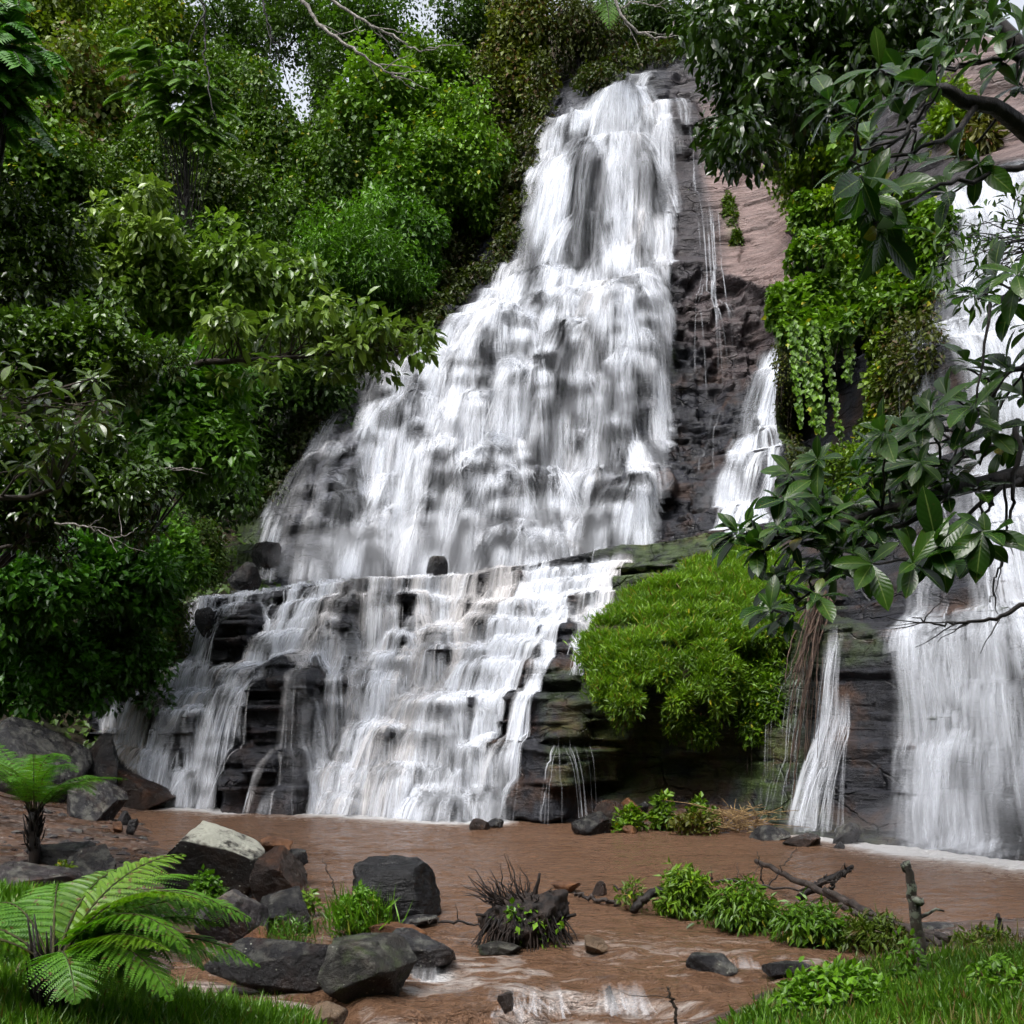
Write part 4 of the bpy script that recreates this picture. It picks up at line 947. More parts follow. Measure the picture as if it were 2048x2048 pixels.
def wob(p0, p1, n_, amp, r_, sag=0.0):
    """a slightly crooked line between two points"""
    p0, p1 = np.array(p0, float), np.array(p1, float)
    t = np.linspace(0, 1, n_)[:, None]
    p = p0 + (p1 - p0) * t
    k = np.cumsum(r_.normal(size=(n_, 3)), 0); k -= k[0] + (k[-1] - k[0]) * t
    return p + k * amp - np.array([0, 0, sag]) * 4 * t * (1 - t)

def surf(u, v, rels, lift=0.0, y0=10.0, y1=62.0):
    """the points of the rock or slope met first along the sight lines of photograph places"""
    u, v = np.atleast_1d(u).astype(float), np.atleast_1d(v).astype(float)
    Y = np.full(len(u), y1); done = np.zeros(len(u), bool)
    for y in np.arange(y0, y1, 0.1):
        x, z = (u - 1024) / FOC * y, EYE - (v - VH) / FOC * y
        h = np.full(len(u), 1e9)
        for r in rels:
            q = r.at(x, z)
            inb = (x > r.xs[0]) & (x < r.xs[-1]) & (z > r.zs[0]) & (z < r.zs[-1])
            h = np.where(inb, np.minimum(h, q), h)
        hit = ~done & (h <= y)
        Y[hit] = y; done |= hit
    Y = Y - lift
    return np.stack([(u - 1024) / FOC * Y, Y, EYE - (v - VH) / FOC * Y], -1)
def in_poly(u, v, poly):
    c = np.zeros(len(u), bool); n_ = len(poly)
    for i in range(n_):
        x1, y1 = poly[i]; x2, y2 = poly[i - 1]
        c ^= ((y1 > v) != (y2 > v)) & (u < (x2 - x1) * (v - y1) / ((y2 - y1) or 1e-9) + x1)
    return c
def sample_poly(poly, n_, r_):
    p = np.array(poly); out = np.zeros((0, 2))
    while len(out) < n_:
        q = r_.random((n_ * 3, 2)) * (p.max(0) - p.min(0)) + p.min(0)
        out = np.concatenate([out, q[in_poly(q[:, 0], q[:, 1], poly)]])
    return out[:n_]
TMP = {'l': T4, 'n': T4N, 'r': T4R, 'm': TMID, 'b': TBIG}
RELS_L = [HIL, UPR]

def plant(name, cat, label, uvY, wh, mat_, tint, leaf, ncl, per, tm='l', clr=(0.55, 0.55, 0.45), droop=0.45, flat=0.8, depth=0.8, seed=0, lo=0.55, group=None, trunk=True, zlo=-0.75, foot=None, dx=0.0):
    """a tree or bush: centre of its crown (column, row, depth), size in photograph pixels"""
    r_ = np.random.default_rng(seed + 1000)
    u, v, Y = uvY
    c = P(u, v, Y)
    rx, rz = wh[0] / 2 * Y / FOC, wh[1] / 2 * Y / FOC
    ry = depth * min(rx, rz * 1.4)
    xr, yr = c.x + dx, c.y + 0.35 * ry
    z0 = c.z - rz
    if trunk:                                            # trees stand on the slope behind their crowns and lean out to the light
        z0 = max(c.z - 1.25 * rz, 0.2)
        yh = float(HIL.at(np.array([np.clip(xr, -41, 9.9)]), np.array([z0]))[0])
        if yh - yr < 7: yr = max(yr, yh)
        elif u > 190:                                    # rooted on the bank at the left, leaning out
            q_ = P(165, 1385, 29.4); xr, yr, z0, dx = q_.x, q_.y, q_.z, q_.x - c.x
        else: z0 = min(z0, 0.3)
    root = empty(name, (xr, yr, z0))
    cen = shell(ncl, rx, ry, rz, r_, lo, zlo=zlo)
    rr = np.array(clr)[None] * (0.65 + 0.7 * r_.random((ncl, 1)))
    pl = cen + np.array([c.x, c.y, c.z]) - np.array(root.location)
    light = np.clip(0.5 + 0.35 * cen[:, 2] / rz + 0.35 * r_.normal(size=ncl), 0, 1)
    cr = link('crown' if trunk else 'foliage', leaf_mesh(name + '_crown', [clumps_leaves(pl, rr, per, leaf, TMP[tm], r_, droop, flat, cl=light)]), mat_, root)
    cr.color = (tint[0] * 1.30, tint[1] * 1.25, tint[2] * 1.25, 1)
    if trunk:
        yo = c.y - yr; pl_y = yo
        top = np.array([-dx, yo, c.z - z0 + 0.2 * rz]); tops = pl[r_.permutation(ncl)[:min(9, ncl)]]
        mid = np.array([0.1 * rx * r_.normal() - 0.5 * dx, 0.6 * yo, (c.z - z0) * 0.55])
        paths = [(np.vstack([wob((0, 0, -0.6), mid, 5, 0.04, r_), wob(mid, top, 5, 0.05, r_)[1:]]), [0.055 * rz + 0.05, 0.02 * rz + 0.02])]
        for t_ in tops:
            st = mid + (top - mid) * r_.random() * 0.8
            paths.append((wob(st, t_, 6, 0.05, r_), [0.022 * rz + 0.015, 0.012]))
        tube_obj('trunk', paths, M_BARK_D, root)
    tag(root, label, cat, group)
    return root
# ------------------------------------------------------------------ the wooded slope, left and behind
# low leaves that cover the whole slope: nobody could count them
r_ = np.random.default_rng(3)
jj, ii = np.nonzero(HILL_OK)
sel = r_.integers(0, len(jj), 75000)
x = HIL.X[jj[sel], ii[sel]] + r_.uniform(-.13, .13, len(sel)); z = HIL.Z[jj[sel], ii[sel]] + r_.uniform(-.13, .13, len(sel))
lump = vn(x * 0.5, z * 0.5, 9) * 0.6 + 0.4 * vn(x * 1.3, z * 1.3, 10)
ok = lump > 0.30 + 0.3 * r_.random(len(x))
x, z, lump = x[ok], z[ok], lump[ok]
y = HIL.at(x, z) - (lump - 0.3) * 1.6 * r_.random(len(x))
pos = np.stack([x, y, z], -1)
inside = (np.abs((x * FOC / y + 1024) - 1024) < 1500) & (y < 58)
pos, lump = pos[inside], lump[inside]
n_ = len(pos)
d = unit(np.stack([r_.normal(size=n_) * 0.6, -0.5 + 0.5 * r_.normal(size=n_), -0.5 + 0.4 * r_.normal(size=n_)], -1))
up = unit(np.stack([r_.normal(size=n_) * 0.3, -0.6 + 0.2 * r_.normal(size=n_), 0.8 + 0.2 * r_.normal(size=n_)], -1))
und = link('undergrowth', leaf_mesh('undergrowth', [leaves(pos, d, up, 0.24 * (0.7 + 0.7 * r_.random(n_)), T4, None, np.clip(lump * 1.4 - 0.4, 0, 1))]), M_LEAF)
und.color = (0.62, 0.66, 0.62, 1)
tag(und, kind='stuff')

FAR = 'vine covered trees on the slope behind the falls'
g = (1.0, 1.0, 1.0)
# name, category, label, (column, row, depth), (width, height), material, tint, leaf length, clumps, leaves per clump, leaf shape, clump radii, droop, flat
JUNGLE = [
 ('vine_covered_tree','tree','yellow-green creeper covered tree filling the top left corner', (95,85,47),(250,260), M_VINE,(1.0,0.92,0.9),0.22,150,75,'r',(0.75,0.7,0.75),0.6,0.7),
 ('vine_covered_tree','tree','bright leafy vine hung tree beside the yellow-green corner tree', (275,70,49),(270,250), M_VINE,(1.15,1.15,0.9),0.21,150,75,'l',(0.7,0.7,0.8),0.5,0.8),
 ('vine_covered_tree','tree','tall creeper column with scattered yellow and orange leaves', (150,265,44),(230,330), M_DRY,(0.85,0.95,0.8),0.22,140,80,'r',(0.6,0.6,0.9),0.7,0.6),
 ('vine_covered_tree','tree','round-leaved creeper tower at the left edge under the drooping fronds', (45,330,40),(190,260), M_VINE,(0.75,0.95,0.8),0.22,110,80,'r',(0.6,0.6,0.8),0.6,0.7),
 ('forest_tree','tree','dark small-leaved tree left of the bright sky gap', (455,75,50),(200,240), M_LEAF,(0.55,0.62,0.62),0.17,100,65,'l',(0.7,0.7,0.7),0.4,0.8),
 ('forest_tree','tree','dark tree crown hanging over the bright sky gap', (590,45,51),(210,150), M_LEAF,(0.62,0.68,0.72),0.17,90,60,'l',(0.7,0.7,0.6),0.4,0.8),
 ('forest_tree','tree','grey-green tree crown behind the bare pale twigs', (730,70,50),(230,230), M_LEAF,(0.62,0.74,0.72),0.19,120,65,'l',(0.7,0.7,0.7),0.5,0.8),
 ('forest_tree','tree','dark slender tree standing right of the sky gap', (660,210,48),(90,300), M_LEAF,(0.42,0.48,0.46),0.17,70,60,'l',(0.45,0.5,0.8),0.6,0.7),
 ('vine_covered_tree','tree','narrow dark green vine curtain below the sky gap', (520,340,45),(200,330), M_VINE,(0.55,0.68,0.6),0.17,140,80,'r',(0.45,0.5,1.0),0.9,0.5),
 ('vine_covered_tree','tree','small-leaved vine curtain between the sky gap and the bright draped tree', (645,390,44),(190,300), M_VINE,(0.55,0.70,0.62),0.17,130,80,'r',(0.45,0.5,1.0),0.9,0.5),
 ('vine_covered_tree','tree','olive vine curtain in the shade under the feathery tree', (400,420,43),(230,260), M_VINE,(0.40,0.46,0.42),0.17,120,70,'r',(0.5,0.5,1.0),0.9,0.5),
 ('vine_covered_tree','tree','pale topped draped tree with a dark hollow under its crown', (770,205,45),(190,170), M_VINE,(0.95,1.15,0.95),0.22,90,70,'r',(0.6,0.6,0.6),0.5,0.8),
 ('vine_covered_tree','tree','bright green draped tree standing left of the high crest', (905,330,44.5),(210,300), M_VINE,(0.92,1.15,0.8),0.20,170,85,'l',(0.5,0.5,0.8),0.8,0.65),
 ('vine_covered_tree','tree','long bright vine drape hanging below the pale topped tree', (805,400,43.2),(130,250), M_VINE,(0.75,1.0,0.8),0.20,100,80,'r',(0.4,0.45,0.9),0.9,0.55),
 ('forest_tree','tree','yellowish bushy tree above the bright draped tree', (880,150,49),(170,140), M_LEAF,(0.95,1.0,0.7),0.2,80,65,'l',(0.6,0.6,0.55),0.45,0.8),
 ('forest_tree','tree','black-green tree in the gloom near the top centre', (950,60,51),(170,200), M_LEAF,(0.36,0.42,0.42),0.18,90,55,'l',(0.7,0.7,0.7),0.5,0.7),
 ('vine_covered_tree','tree','yellow-brown creeper mass hanging from the cliff edge left of the crest', (1040,110,48.8),(130,300), M_DRY,(0.85,0.85,0.65),0.19,130,75,'r',(0.5,0.5,0.9),0.9,0.5),
 ('vine_covered_tree','tree','dark hanging creeper on the bank over the topmost water', (1160,70,49),(180,150), M_DRY,(0.42,0.45,0.4),0.17,90,60,'l',(0.6,0.6,0.7),0.9,0.5),
 ('forest_tree','tree','dark bush above the topmost water beside the grey twigs', (1310,45,50),(190,130), M_LEAF,(0.40,0.46,0.46),0.17,80,55,'l',(0.7,0.7,0.6),0.6,0.7),
 ('vine_covered_tree','tree','dim creeper fringe hanging beside the upper fall', (985,260,48.5),(110,260), M_DRY,(0.5,0.55,0.4),0.17,80,60,'r',(0.4,0.4,0.8),0.9,0.5),
 ('vine_covered_tree','tree','small-leaved dark vine wall at the left edge above the glittering trees', (60, 430, 41),(220, 190), M_VINE,(0.5, 0.62, 0.5),0.18,110,80,'l',(0.5,0.5,0.9),0.85,0.6),
 ('vine_covered_tree','tree','shadowed vine wall below the yellow and orange leaved column', (205, 410, 42),(220, 200), M_VINE,(0.48, 0.6, 0.48),0.18,110,80,'l',(0.5,0.5,0.9),0.85,0.6),
 ('vine_covered_tree','tree','deep green vines directly under the feathery tree', (320, 330, 43.5),(200, 200), M_VINE,(0.5, 0.62, 0.5),0.18,110,80,'l',(0.5,0.5,0.9),0.85,0.6),
 ('vine_covered_tree','tree','dim vine wall above the feathery mid-green tree', (575, 470, 43),(210, 180), M_VINE,(0.5, 0.66, 0.55),0.18,110,80,'l',(0.5,0.5,0.9),0.85,0.6),
 ('vine_covered_tree','tree','dark vine column against the trunk left of the bright draped tree', (715, 330, 45),(110, 260), M_VINE,(0.45, 0.58, 0.48),0.18,110,80,'l',(0.5,0.5,0.9),0.85,0.6),
 ('vine_covered_tree','tree','vine-hung tree just left of the sky gap below its dark neighbour', (470, 215, 47.5),(160, 200), M_VINE,(0.55, 0.68, 0.6),0.18,110,80,'l',(0.5,0.5,0.9),0.85,0.6),
 ('vine_covered_tree','tree','bright vines at the right shoulder of the bright draped tree', (960, 430, 46.5),(120, 170), M_VINE,(0.7, 0.9, 0.6),0.18,110,80,'l',(0.5,0.5,0.9),0.85,0.6),
 ('vine_covered_tree','tree','mid-green vine tree between the two top left creeper trees', (215, 170, 46),(170, 200), M_VINE,(0.75, 0.85, 0.62),0.18,110,80,'l',(0.5,0.5,0.9),0.85,0.6),
 ('forest_tree','tree','feathery mid-green tree between the pale tree and the dark hollow', (700,535,40),(270,210), M_LEAF,(0.85,1.1,0.95),0.22,150,75,'n',(0.65,0.6,0.4),0.35,1.0),
 ('forest_tree','tree','smaller green tree at the dark foot of the draped trees', (800,480,42),(170,170), M_LEAF,(0.62,0.85,0.7),0.20,90,70,'l',(0.5,0.5,0.6),0.7,0.7),
 ('forest_tree','tree','dark understorey tree between the vine curtains and the pale tree', (330,560,36),(380,260), M_LEAF,(0.36,0.44,0.40),0.2,120,60,'l',(0.7,0.7,0.6),0.5,0.8),
 ('forest_tree','tree','shadowed green tree in the hollow left of the middle falls', (590,740,37),(240,260), M_LEAF,(0.34,0.44,0.38),0.2,110,60,'l',(0.6,0.6,0.6),0.6,0.7),
 ('forest_tree','tree','dim bush by the foot of the upper falls', (430,960,33),(170,260), M_LEAF,(0.30,0.38,0.30),0.18,70,60,'l',(0.5,0.5,0.6),0.6,0.7),
 ('pale_leaved_tree','tree','tree with shining pale leaves in the middle of the wooded slope', (250,560,27),(330,290), M_PALE,(0.95,1.0,0.95),0.22,150,62,'m',(0.42,0.42,0.34),0.5,0.9),
 ('pale_leaved_tree','tree','shining pale-leaved tree crown right of the tallest pale tree', (485,590,27),(250,200), M_PALE,(0.85,0.98,0.9),0.22,110,60,'m',(0.42,0.42,0.32),0.5,0.9),
 ('forest_tree','tree','fresh green bush under the bare slanting branch', (360,800,24.5),(260,190), M_LEAF,(0.85,1.2,1.0),0.22,100,60,'l',(0.42,0.42,0.36),0.5,0.9),
 ('forest_tree','tree','grey-green drooping tree above the dark pool of shade', (400,905,23.5),(210,170), M_LEAF,(0.72,0.95,0.95),0.2,80,60,'l',(0.4,0.4,0.34),0.7,0.8),
 ('forest_tree','tree','large dark tree with small shiny leaves at the left edge', (60,540,22),(230,260), M_GLOSS,(0.95,0.95,0.75),0.14,130,75,'l',(0.42,0.42,0.36),0.4,0.9),
 ('forest_tree','tree','olive small-leaved tree glittering at the left below the pale tree', (150,720,18),(350,210), M_GLOSS,(1.15,1.2,0.8),0.125,170,75,'l',(0.34,0.34,0.26),0.4,1.0),
 ('forest_tree','tree','dark glittering tree hanging low over the left bank', (140,980,15),(390,260), M_GLOSS,(0.85,0.9,0.85),0.12,190,75,'m',(0.26,0.26,0.18),0.4,1.0),
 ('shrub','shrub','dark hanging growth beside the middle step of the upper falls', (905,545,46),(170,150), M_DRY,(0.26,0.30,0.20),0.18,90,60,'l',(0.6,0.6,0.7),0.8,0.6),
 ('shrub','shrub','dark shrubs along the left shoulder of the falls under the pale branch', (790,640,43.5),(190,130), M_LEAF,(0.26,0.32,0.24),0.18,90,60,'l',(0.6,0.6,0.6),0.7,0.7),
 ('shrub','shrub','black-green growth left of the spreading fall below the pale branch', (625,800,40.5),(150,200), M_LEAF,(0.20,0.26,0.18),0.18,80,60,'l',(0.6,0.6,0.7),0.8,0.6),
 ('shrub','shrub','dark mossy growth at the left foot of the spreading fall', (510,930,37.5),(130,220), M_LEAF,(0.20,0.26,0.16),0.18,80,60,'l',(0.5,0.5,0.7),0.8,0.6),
 ('shrub','shrub','dark creepers left of the topmost white water', (1005,370,46.5),(70,200), M_DRY,(0.35,0.38,0.24),0.17,60,60,'r',(0.35,0.35,0.7),0.9,0.5),
 ('shrub','shrub','deep green shrub mass at the left edge below the glittering tree', (60,1180,24),(230,190), M_LEAF,(0.45,0.80,0.50),0.2,80,70,'l',(0.45,0.45,0.38),0.5,0.85),
 ('shrub','shrub','leafy green shrub left of the mossy bank', (230,1165,26),(250,200), M_LEAF,(0.42,0.75,0.48),0.2,90,70,'l',(0.45,0.45,0.38),0.5,0.85),
 ('shrub','shrub','bright small-leaved shrub beside the top of the low cascade', (350,1130,28),(130,170), M_VINE,(0.65,1.0,0.6),0.16,60,75,'l',(0.36,0.36,0.4),0.6,0.8),
 ('shrub','shrub','low green shrub over the great grey boulder', (90,1340,25.5),(250,190), M_LEAF,(0.42,0.80,0.45),0.19,90,70,'l',(0.42,0.42,0.36),0.5,0.85),
 ('shrub','shrub','round green shrub between the boulder and the cascade', (240,1320,27),(190,200), M_LEAF,(0.40,0.72,0.42),0.18,80,70,'l',(0.42,0.42,0.36),0.6,0.8),
 ('shrub','shrub','yellowish mossy shrub edging the low cascade', (325,1260,29),(90,230), M_DRY,(0.50,0.70,0.28),0.10,80,85,'l',(0.30,0.30,0.36),0.9,0.5),
 ('shrub','shrub','mossy hanging tuft above the dark stones by the ledge', (410,1120,30.5),(90,150), M_DRY,(0.48,0.75,0.26),0.10,60,80,'l',(0.3,0.3,0.36),0.9,0.5),
]
for i, (nm, ct, lb, uvY, wh, mt, ti, lf, nc, per, tm, cr, dr, fl) in enumerate(JUNGLE):
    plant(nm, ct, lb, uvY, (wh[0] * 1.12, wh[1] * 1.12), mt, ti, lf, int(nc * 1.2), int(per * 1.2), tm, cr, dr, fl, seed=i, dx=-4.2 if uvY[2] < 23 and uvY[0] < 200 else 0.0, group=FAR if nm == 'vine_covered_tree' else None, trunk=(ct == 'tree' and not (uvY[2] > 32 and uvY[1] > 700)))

# trees with feathery hanging leaves (leaflets in two rows along each stalk)
def pinnate(name, label, stalks, L, lf, mat_, tint, seed, foot, dark=0.5):
    r_ = np.random.default_rng(seed)
    s = np.array([tuple(P(*q)) for q in stalks]); c = s.mean(0)
    root = empty(name, (c[0] + (-2.2 if foot < 5 else 0.0), c[1] + 0.6, foot))
    o = np.array(root.location)
    pos, d, up, sz = [], [], [], []; paths = []
    top = np.array([c[0], c[1] + 0.5, c[2] - 0.2]) - o
    paths.append((wob((0, 0, -0.5), top, 8, 0.06, r_), [0.16, 0.05]))
    for p in s:
        for k in range(4):
            out = unit(np.array([r_.normal() * 0.8 + (p[0] - c[0]) * 0.5, -0.6 + 0.5 * r_.normal(), 0.25 + 0.3 * r_.random()]))
            st = p + r_.normal(size=3) * 0.25
            n_ = 12; t = np.linspace(0.1, 1, n_)[:, None]
            q = st + out * t * L - np.array([0, 0, 1]) * L * 0.75 * t ** 2
            tan_ = unit(np.gradient(q, axis=0)); sd = unit(np.cross(tan_, np.array([0, 0, 1.0])))
            paths.append((np.vstack([st, q]) - o, [0.012, 0.004]))
            for sg in (-1, 1):
                pos.append(q); d.append(unit(sd * sg + tan_ * 0.45 + np.array([0, 0, -0.35]))); up.append(np.cross(tan_, -sd) * 1.0 + np.array([0, 0, 0.5])); sz.append(lf * (0.75 + 0.4 * np.sin(np.pi * t[:, 0])))
        paths.append((wob(top * (0.35 + 0.6 * r_.random()), p - o, 6, 0.05, r_), [0.02, 0.008]))
    pos, d, up, sz = (np.concatenate(a) for a in (pos, d, up, sz))
    cr = link('crown', leaf_mesh(name, [leaves(pos - o, d, up, sz, T4N, None, None, np.full(len(sz), 1.6))]), mat_, root)
    cr.color = (*tint, 1)
    tube_obj('trunk', paths, M_BARK_D, root, 5)
    tag(root, label, 'tree')
rr = np.random.default_rng(8)
pinnate('feathery_tree', 'tree with drooping feathery leaves before the vine curtains', [(290 + 140 * a + 18 * rr.normal(), 165 + 85 * a * a + 34 * rr.normal(), 38 + rr.normal() * 0.5) for a in np.linspace(0, 1, 44)], 0.8, 0.27, M_PALE, (0.8, 1.1, 0.55), 21, 12.0)
pinnate('feathery_tree', 'drooping glossy feather-leaved tree cut by the left edge of the photograph', [(-60 + 90 * rr.random(), 40 + 190 * rr.random(), 21 + rr.normal() * 0.5) for a in range(34)], 0.95, 0.34, M_PALE, (0.55, 1.05, 0.65), 22, 1.5)

# the pale-leaved branch that reaches out to the falls, on its bare slanting bough
r_ = np.random.default_rng(77)
root = empty('reaching_branch_tree', tuple(P(235, 1010, 24.6)))
o = np.array(root.location)
bough = [tuple(P(225, 960, 24.5)), tuple(P(262, 800, 24.2)), tuple(P(330, 752, 23.8)), tuple(P(400, 725, 23.4)), tuple(P(480, 722, 23.2)), tuple(P(560, 716, 23)), tuple(P(650, 712, 23)), tuple(P(720, 700, 23)), tuple(P(800, 700, 23))]
bp = np.array(bough)
bp = np.stack([np.interp(np.linspace(0, 8, 30), np.arange(9), bp[:, k]) for k in range(3)], -1) + r_.normal(size=(30, 3)) * 0.02
paths = [(bp - o, [0.13, 0.10, 0.07, 0.05, 0.03, 0.012])]
cen = []
for k in range(64):
    t = 9 + r_.random() ** 0.8 * 20
    b = bp[int(t)]
    u0 = b[0] * FOC / b[1] + 1024
    e = b + np.array([r_.normal() * 0.45 + 0.3, r_.normal() * 0.5, (0.45 + 0.5 * r_.random()) * (1.0 if r_.random() < 0.75 else -0.5) * (0.9 if u0 < 700 else 0.28)])
    cen.append(e)
    paths.append((wob(b, e, 5, 0.02, r_) - o, [0.018, 0.005]))
cen = np.array(cen)
cr = link('crown', leaf_mesh('branch_leaves', [clumps_leaves(cen - o, np.full((64, 3), 1.0) * np.array([0.36, 0.36, 0.22]), 34, 0.24, TMID, r_, 0.55, 0.9)]), M_PALE, root)
cr.color = (1.05, 1.1, 1.0, 1)
tube_obj('trunk', paths, M_BARK, root)
tag(root, 'tree whose bare slanting bough reaches pale leaves out to the falls', 'tree')

# large yellowish leaves of the nearest left tree
r_ = np.random.default_rng(78)
root = empty('broad_leaved_tree', (-8.4, 12.3, 0.6)); o = np.array(root.location)
ctr = np.array([tuple(P(q[0], q[1], 11.3 + 0.5 * r_.normal())) for q in sample_poly([(-40, 700), (60, 690), (200, 760), (225, 840), (200, 930), (90, 960), (-40, 900)], 46, r_)])
paths = [(wob((0, 0, -0.5), (1.4, -0.4, 5.0), 9, 0.05, r_), [0.16, 0.05])]
pos, d, up = [], [], []
limb = np.vstack([wob((1.3, -0.4, 4.4), (3.0, -0.9, 4.9), 8, 0.05, r_), wob((1.3, -0.4, 4.2), (3.6, -0.8, 4.1), 8, 0.05, r_), wob((1.0, -0.3, 3.6), (3.2, -0.9, 3.5), 8, 0.05, r_)])
for k in range(3): paths.append((limb[8 * k:8 * k + 8], [0.06, 0.02]))
for c in ctr:
    st = limb[np.argmin(np.linalg.norm(limb - (c - o), axis=1) + 0.5 * r_.random(len(limb)))]
    paths.append((wob(st, c - o, 6, 0.03, r_), [0.014, 0.005]))
    for k in range(6):
        a = k * 1.05 + r_.random() * 0.6
        dd = np.array([math.cos(a), math.sin(a), -0.1 + 0.5 * r_.normal()])
        pos.append(c + dd * 0.04); d.append(dd); up.append(np.array([0.3 * r_.normal(), -0.2 + 0.3 * r_.normal(), 1.0]))
pos, d, up = map(np.array, (pos, d, up))
cr = link('crown', leaf_mesh('broad_leaves', [leaves(pos - o, d, up, 0.22 * (0.7 + 0.5 * r_.random(len(pos))), TBIG, None, r_.random(len(pos)))]), M_GLOSS, root)
cr.color = (1.15, 1.05, 0.4, 1)
tube_obj('trunk', paths, M_BARK, root)
tag(root, 'near tree with broad yellowish green leaves at the left edge', 'tree')

# bare twigs and lianas
def twig(name, label, main, radii, side, mat_, seed, amp=0.02, cat='twig'):
    r_ = np.random.default_rng(seed)
    m_ = np.array([tuple(P(*q)) for q in main])
    n_ = 26
    bp = np.stack([np.interp(np.linspace(0, len(m_) - 1, n_), np.arange(len(m_)), m_[:, k]) for k in range(3)], -1)
    sc_ = m_[0][1] / FOC
    for _ in range(2): bp[1:-1] = (bp[:-2] + 2 * bp[1:-1] + bp[2:]) / 4
    bp[1:-1] += r_.normal(size=(n_ - 2, 3)) * amp
    paths = [(bp, radii)]
    for k in range(side):
        b = bp[int((0.2 + 0.75 * r_.random()) * (n_ - 1))]
        j = min(n_ - 2, int(np.argmin(np.linalg.norm(bp - b, axis=1))))
        t = unit(bp[j + 1] - bp[j])
        e = b + t * sc_ * r_.uniform(30, 90) + np.array([r_.normal() * 25, r_.normal() * 25, r_.normal() * 30 - 8]) * sc_
        paths.append((wob(b, e, 7, amp * 1.2, r_), [radii[-1] * 1.3, radii[-1] * 0.5]))
    o = bp[0].copy(); paths = [(p - o, q) for p, q in paths]
    V, F = tube(paths, 5)
    ob = link(name, np_mesh(name, V, F), mat_)
    ob.location = o
    tag(ob, label, cat)
twig('bare_branch', 'bare pale twigs crossing before the dark trees near the top', [(590,-20,30),(640,50,30),(700,95,30),(770,140,30),(800,160,30)], [0.06,0.04,0.015], 9, M_BARK_P, 31, 0.03, 'branch')
twig('bare_branch', 'bare grey branch sweeping right above the bright draped trees', [(640,-20,31),(720,40,31),(800,80,31),(840,105,31),(900,90,31)], [0.05,0.03,0.012], 8, M_BARK_P, 32, 0.03, 'branch')
twig('bare_branch', 'crooked pale twig hanging above the topmost water', [(1225,-10,40),(1245,40,40),(1275,62,40),(1310,78,40),(1345,70,40),(1352,58,40)], [0.06,0.045,0.015], 5, M_BARK_P, 33, 0.03, 'branch')
twig('bare_branch', 'thin pale twig at the top edge over the water crest', [(1242,20,41),(1262,4,41),(1310,10,41),(1345,28,41)], [0.035,0.025,0.01], 4, M_BARK_P, 34, 0.03, 'branch')
twig('hanging_liana', 'dark liana hanging down at the top left of the sky gap', [(398,-20,32),(412,30,32),(408,110,32),(418,150,32)], [0.035,0.02], 2, M_BARK_D, 35, 0.03, 'liana')
twig('hanging_liana', 'dark liana looping down right of the shadowed tree tops', [(520,-20,32),(535,40,32),(545,80,32),(560,90,32)], [0.035,0.015], 3, M_BARK_D, 36, 0.03, 'liana')
twig('bare_branch', 'thin bare twig among the dark glittering leaves on the left', [(110,1046,14),(170,1052,14),(215,1072,14),(250,1074,14),(275,1055,14)], [0.014,0.008,0.004], 5, M_BARK_P, 37, 0.012, 'branch')
twig('bare_branch', 'thin straight twig below the grey-green drooping tree', [(225,932,17),(300,936,17),(405,938,17)], [0.014,0.006], 3, M_BARK_P, 38, 0.012, 'branch')
# ------------------------------------------------------------------ green growth on the rocks at the right
RELS_R = [BUTR, UPR, LOW]
def creeper(name, cat, label, poly, n_, per, mat_, tint, leaf, tm, lift, clr, seed, droop=0.7, flat=0.6, rels=RELS_R, bulge=0.0, extra=None, part='foliage'):
    """growth that clings to the rock inside an outline seen in the photograph"""
    r_ = np.random.default_rng(seed)
    q = sample_poly(poly, n_, r_)
    p = surf(q[:, 0], q[:, 1], rels)
    cu = np.mean([a[0] for a in poly]); cv = np.mean([a[1] for a in poly])
    hw = (max(a[0] for a in poly) - min(a[0] for a in poly)) / 2; hh = (max(a[1] for a in poly) - min(a[1] for a in poly)) / 2
    e = np.clip(1 - ((q[:, 0] - cu) / hw) ** 2 - 0.6 * ((q[:, 1] - cv) / hh) ** 2, 0, 1)
    p[:, 1] -= lift * r_.random(n_) + bulge * np.sqrt(e)
    med = np.median(p[:, 1]); p[:, 1] = np.clip(p[:, 1], med - 4.0, med + 2.5)
    o = np.array([p[:, 0].mean(), np.percentile(p[:, 1], 70), p[:, 2].min()])
    root = empty(name, o)
    rr = np.array(clr)[None] * (0.65 + 0.7 * r_.random((n_, 1)))
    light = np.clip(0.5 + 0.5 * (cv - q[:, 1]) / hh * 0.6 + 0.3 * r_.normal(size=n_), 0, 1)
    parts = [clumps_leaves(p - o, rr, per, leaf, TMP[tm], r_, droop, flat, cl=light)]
    ob = link(part, leaf_mesh(name, parts), mat_, root)
    ob.color = (*tint, 1)
    # stems behind the leaves
    k = min(n_, 40); paths = []
    for a in r_.permutation(n_)[:k]:
        paths.append((wob(p[a] - o + np.array([0, 0.1, 0.3]), p[a] - o + np.array([0.1 * r_.normal(), 0.05, -0.7 - 0.5 * r_.random()]), 6, 0.03, r_), [0.012, 0.006]))
    tube_obj('stems', paths, M_BARK, root, 4)['kind'] = 'stuff'
    tag(root, label, cat)
    return root
creeper('creeper', 'creeper', 'bright lime creeper at the top of the rock buttress beside the pale slab', [(1530,345),(1580,300),(1640,255),(1720,270),(1740,380),(1700,450),(1600,470),(1565,440),(1550,390)], 150, 75, M_VINE, (1.45,1.45,0.9), 0.17, 'l', 0.9, (0.36,0.36,0.36), 1, 0.4, 0.85, bulge=0.5)
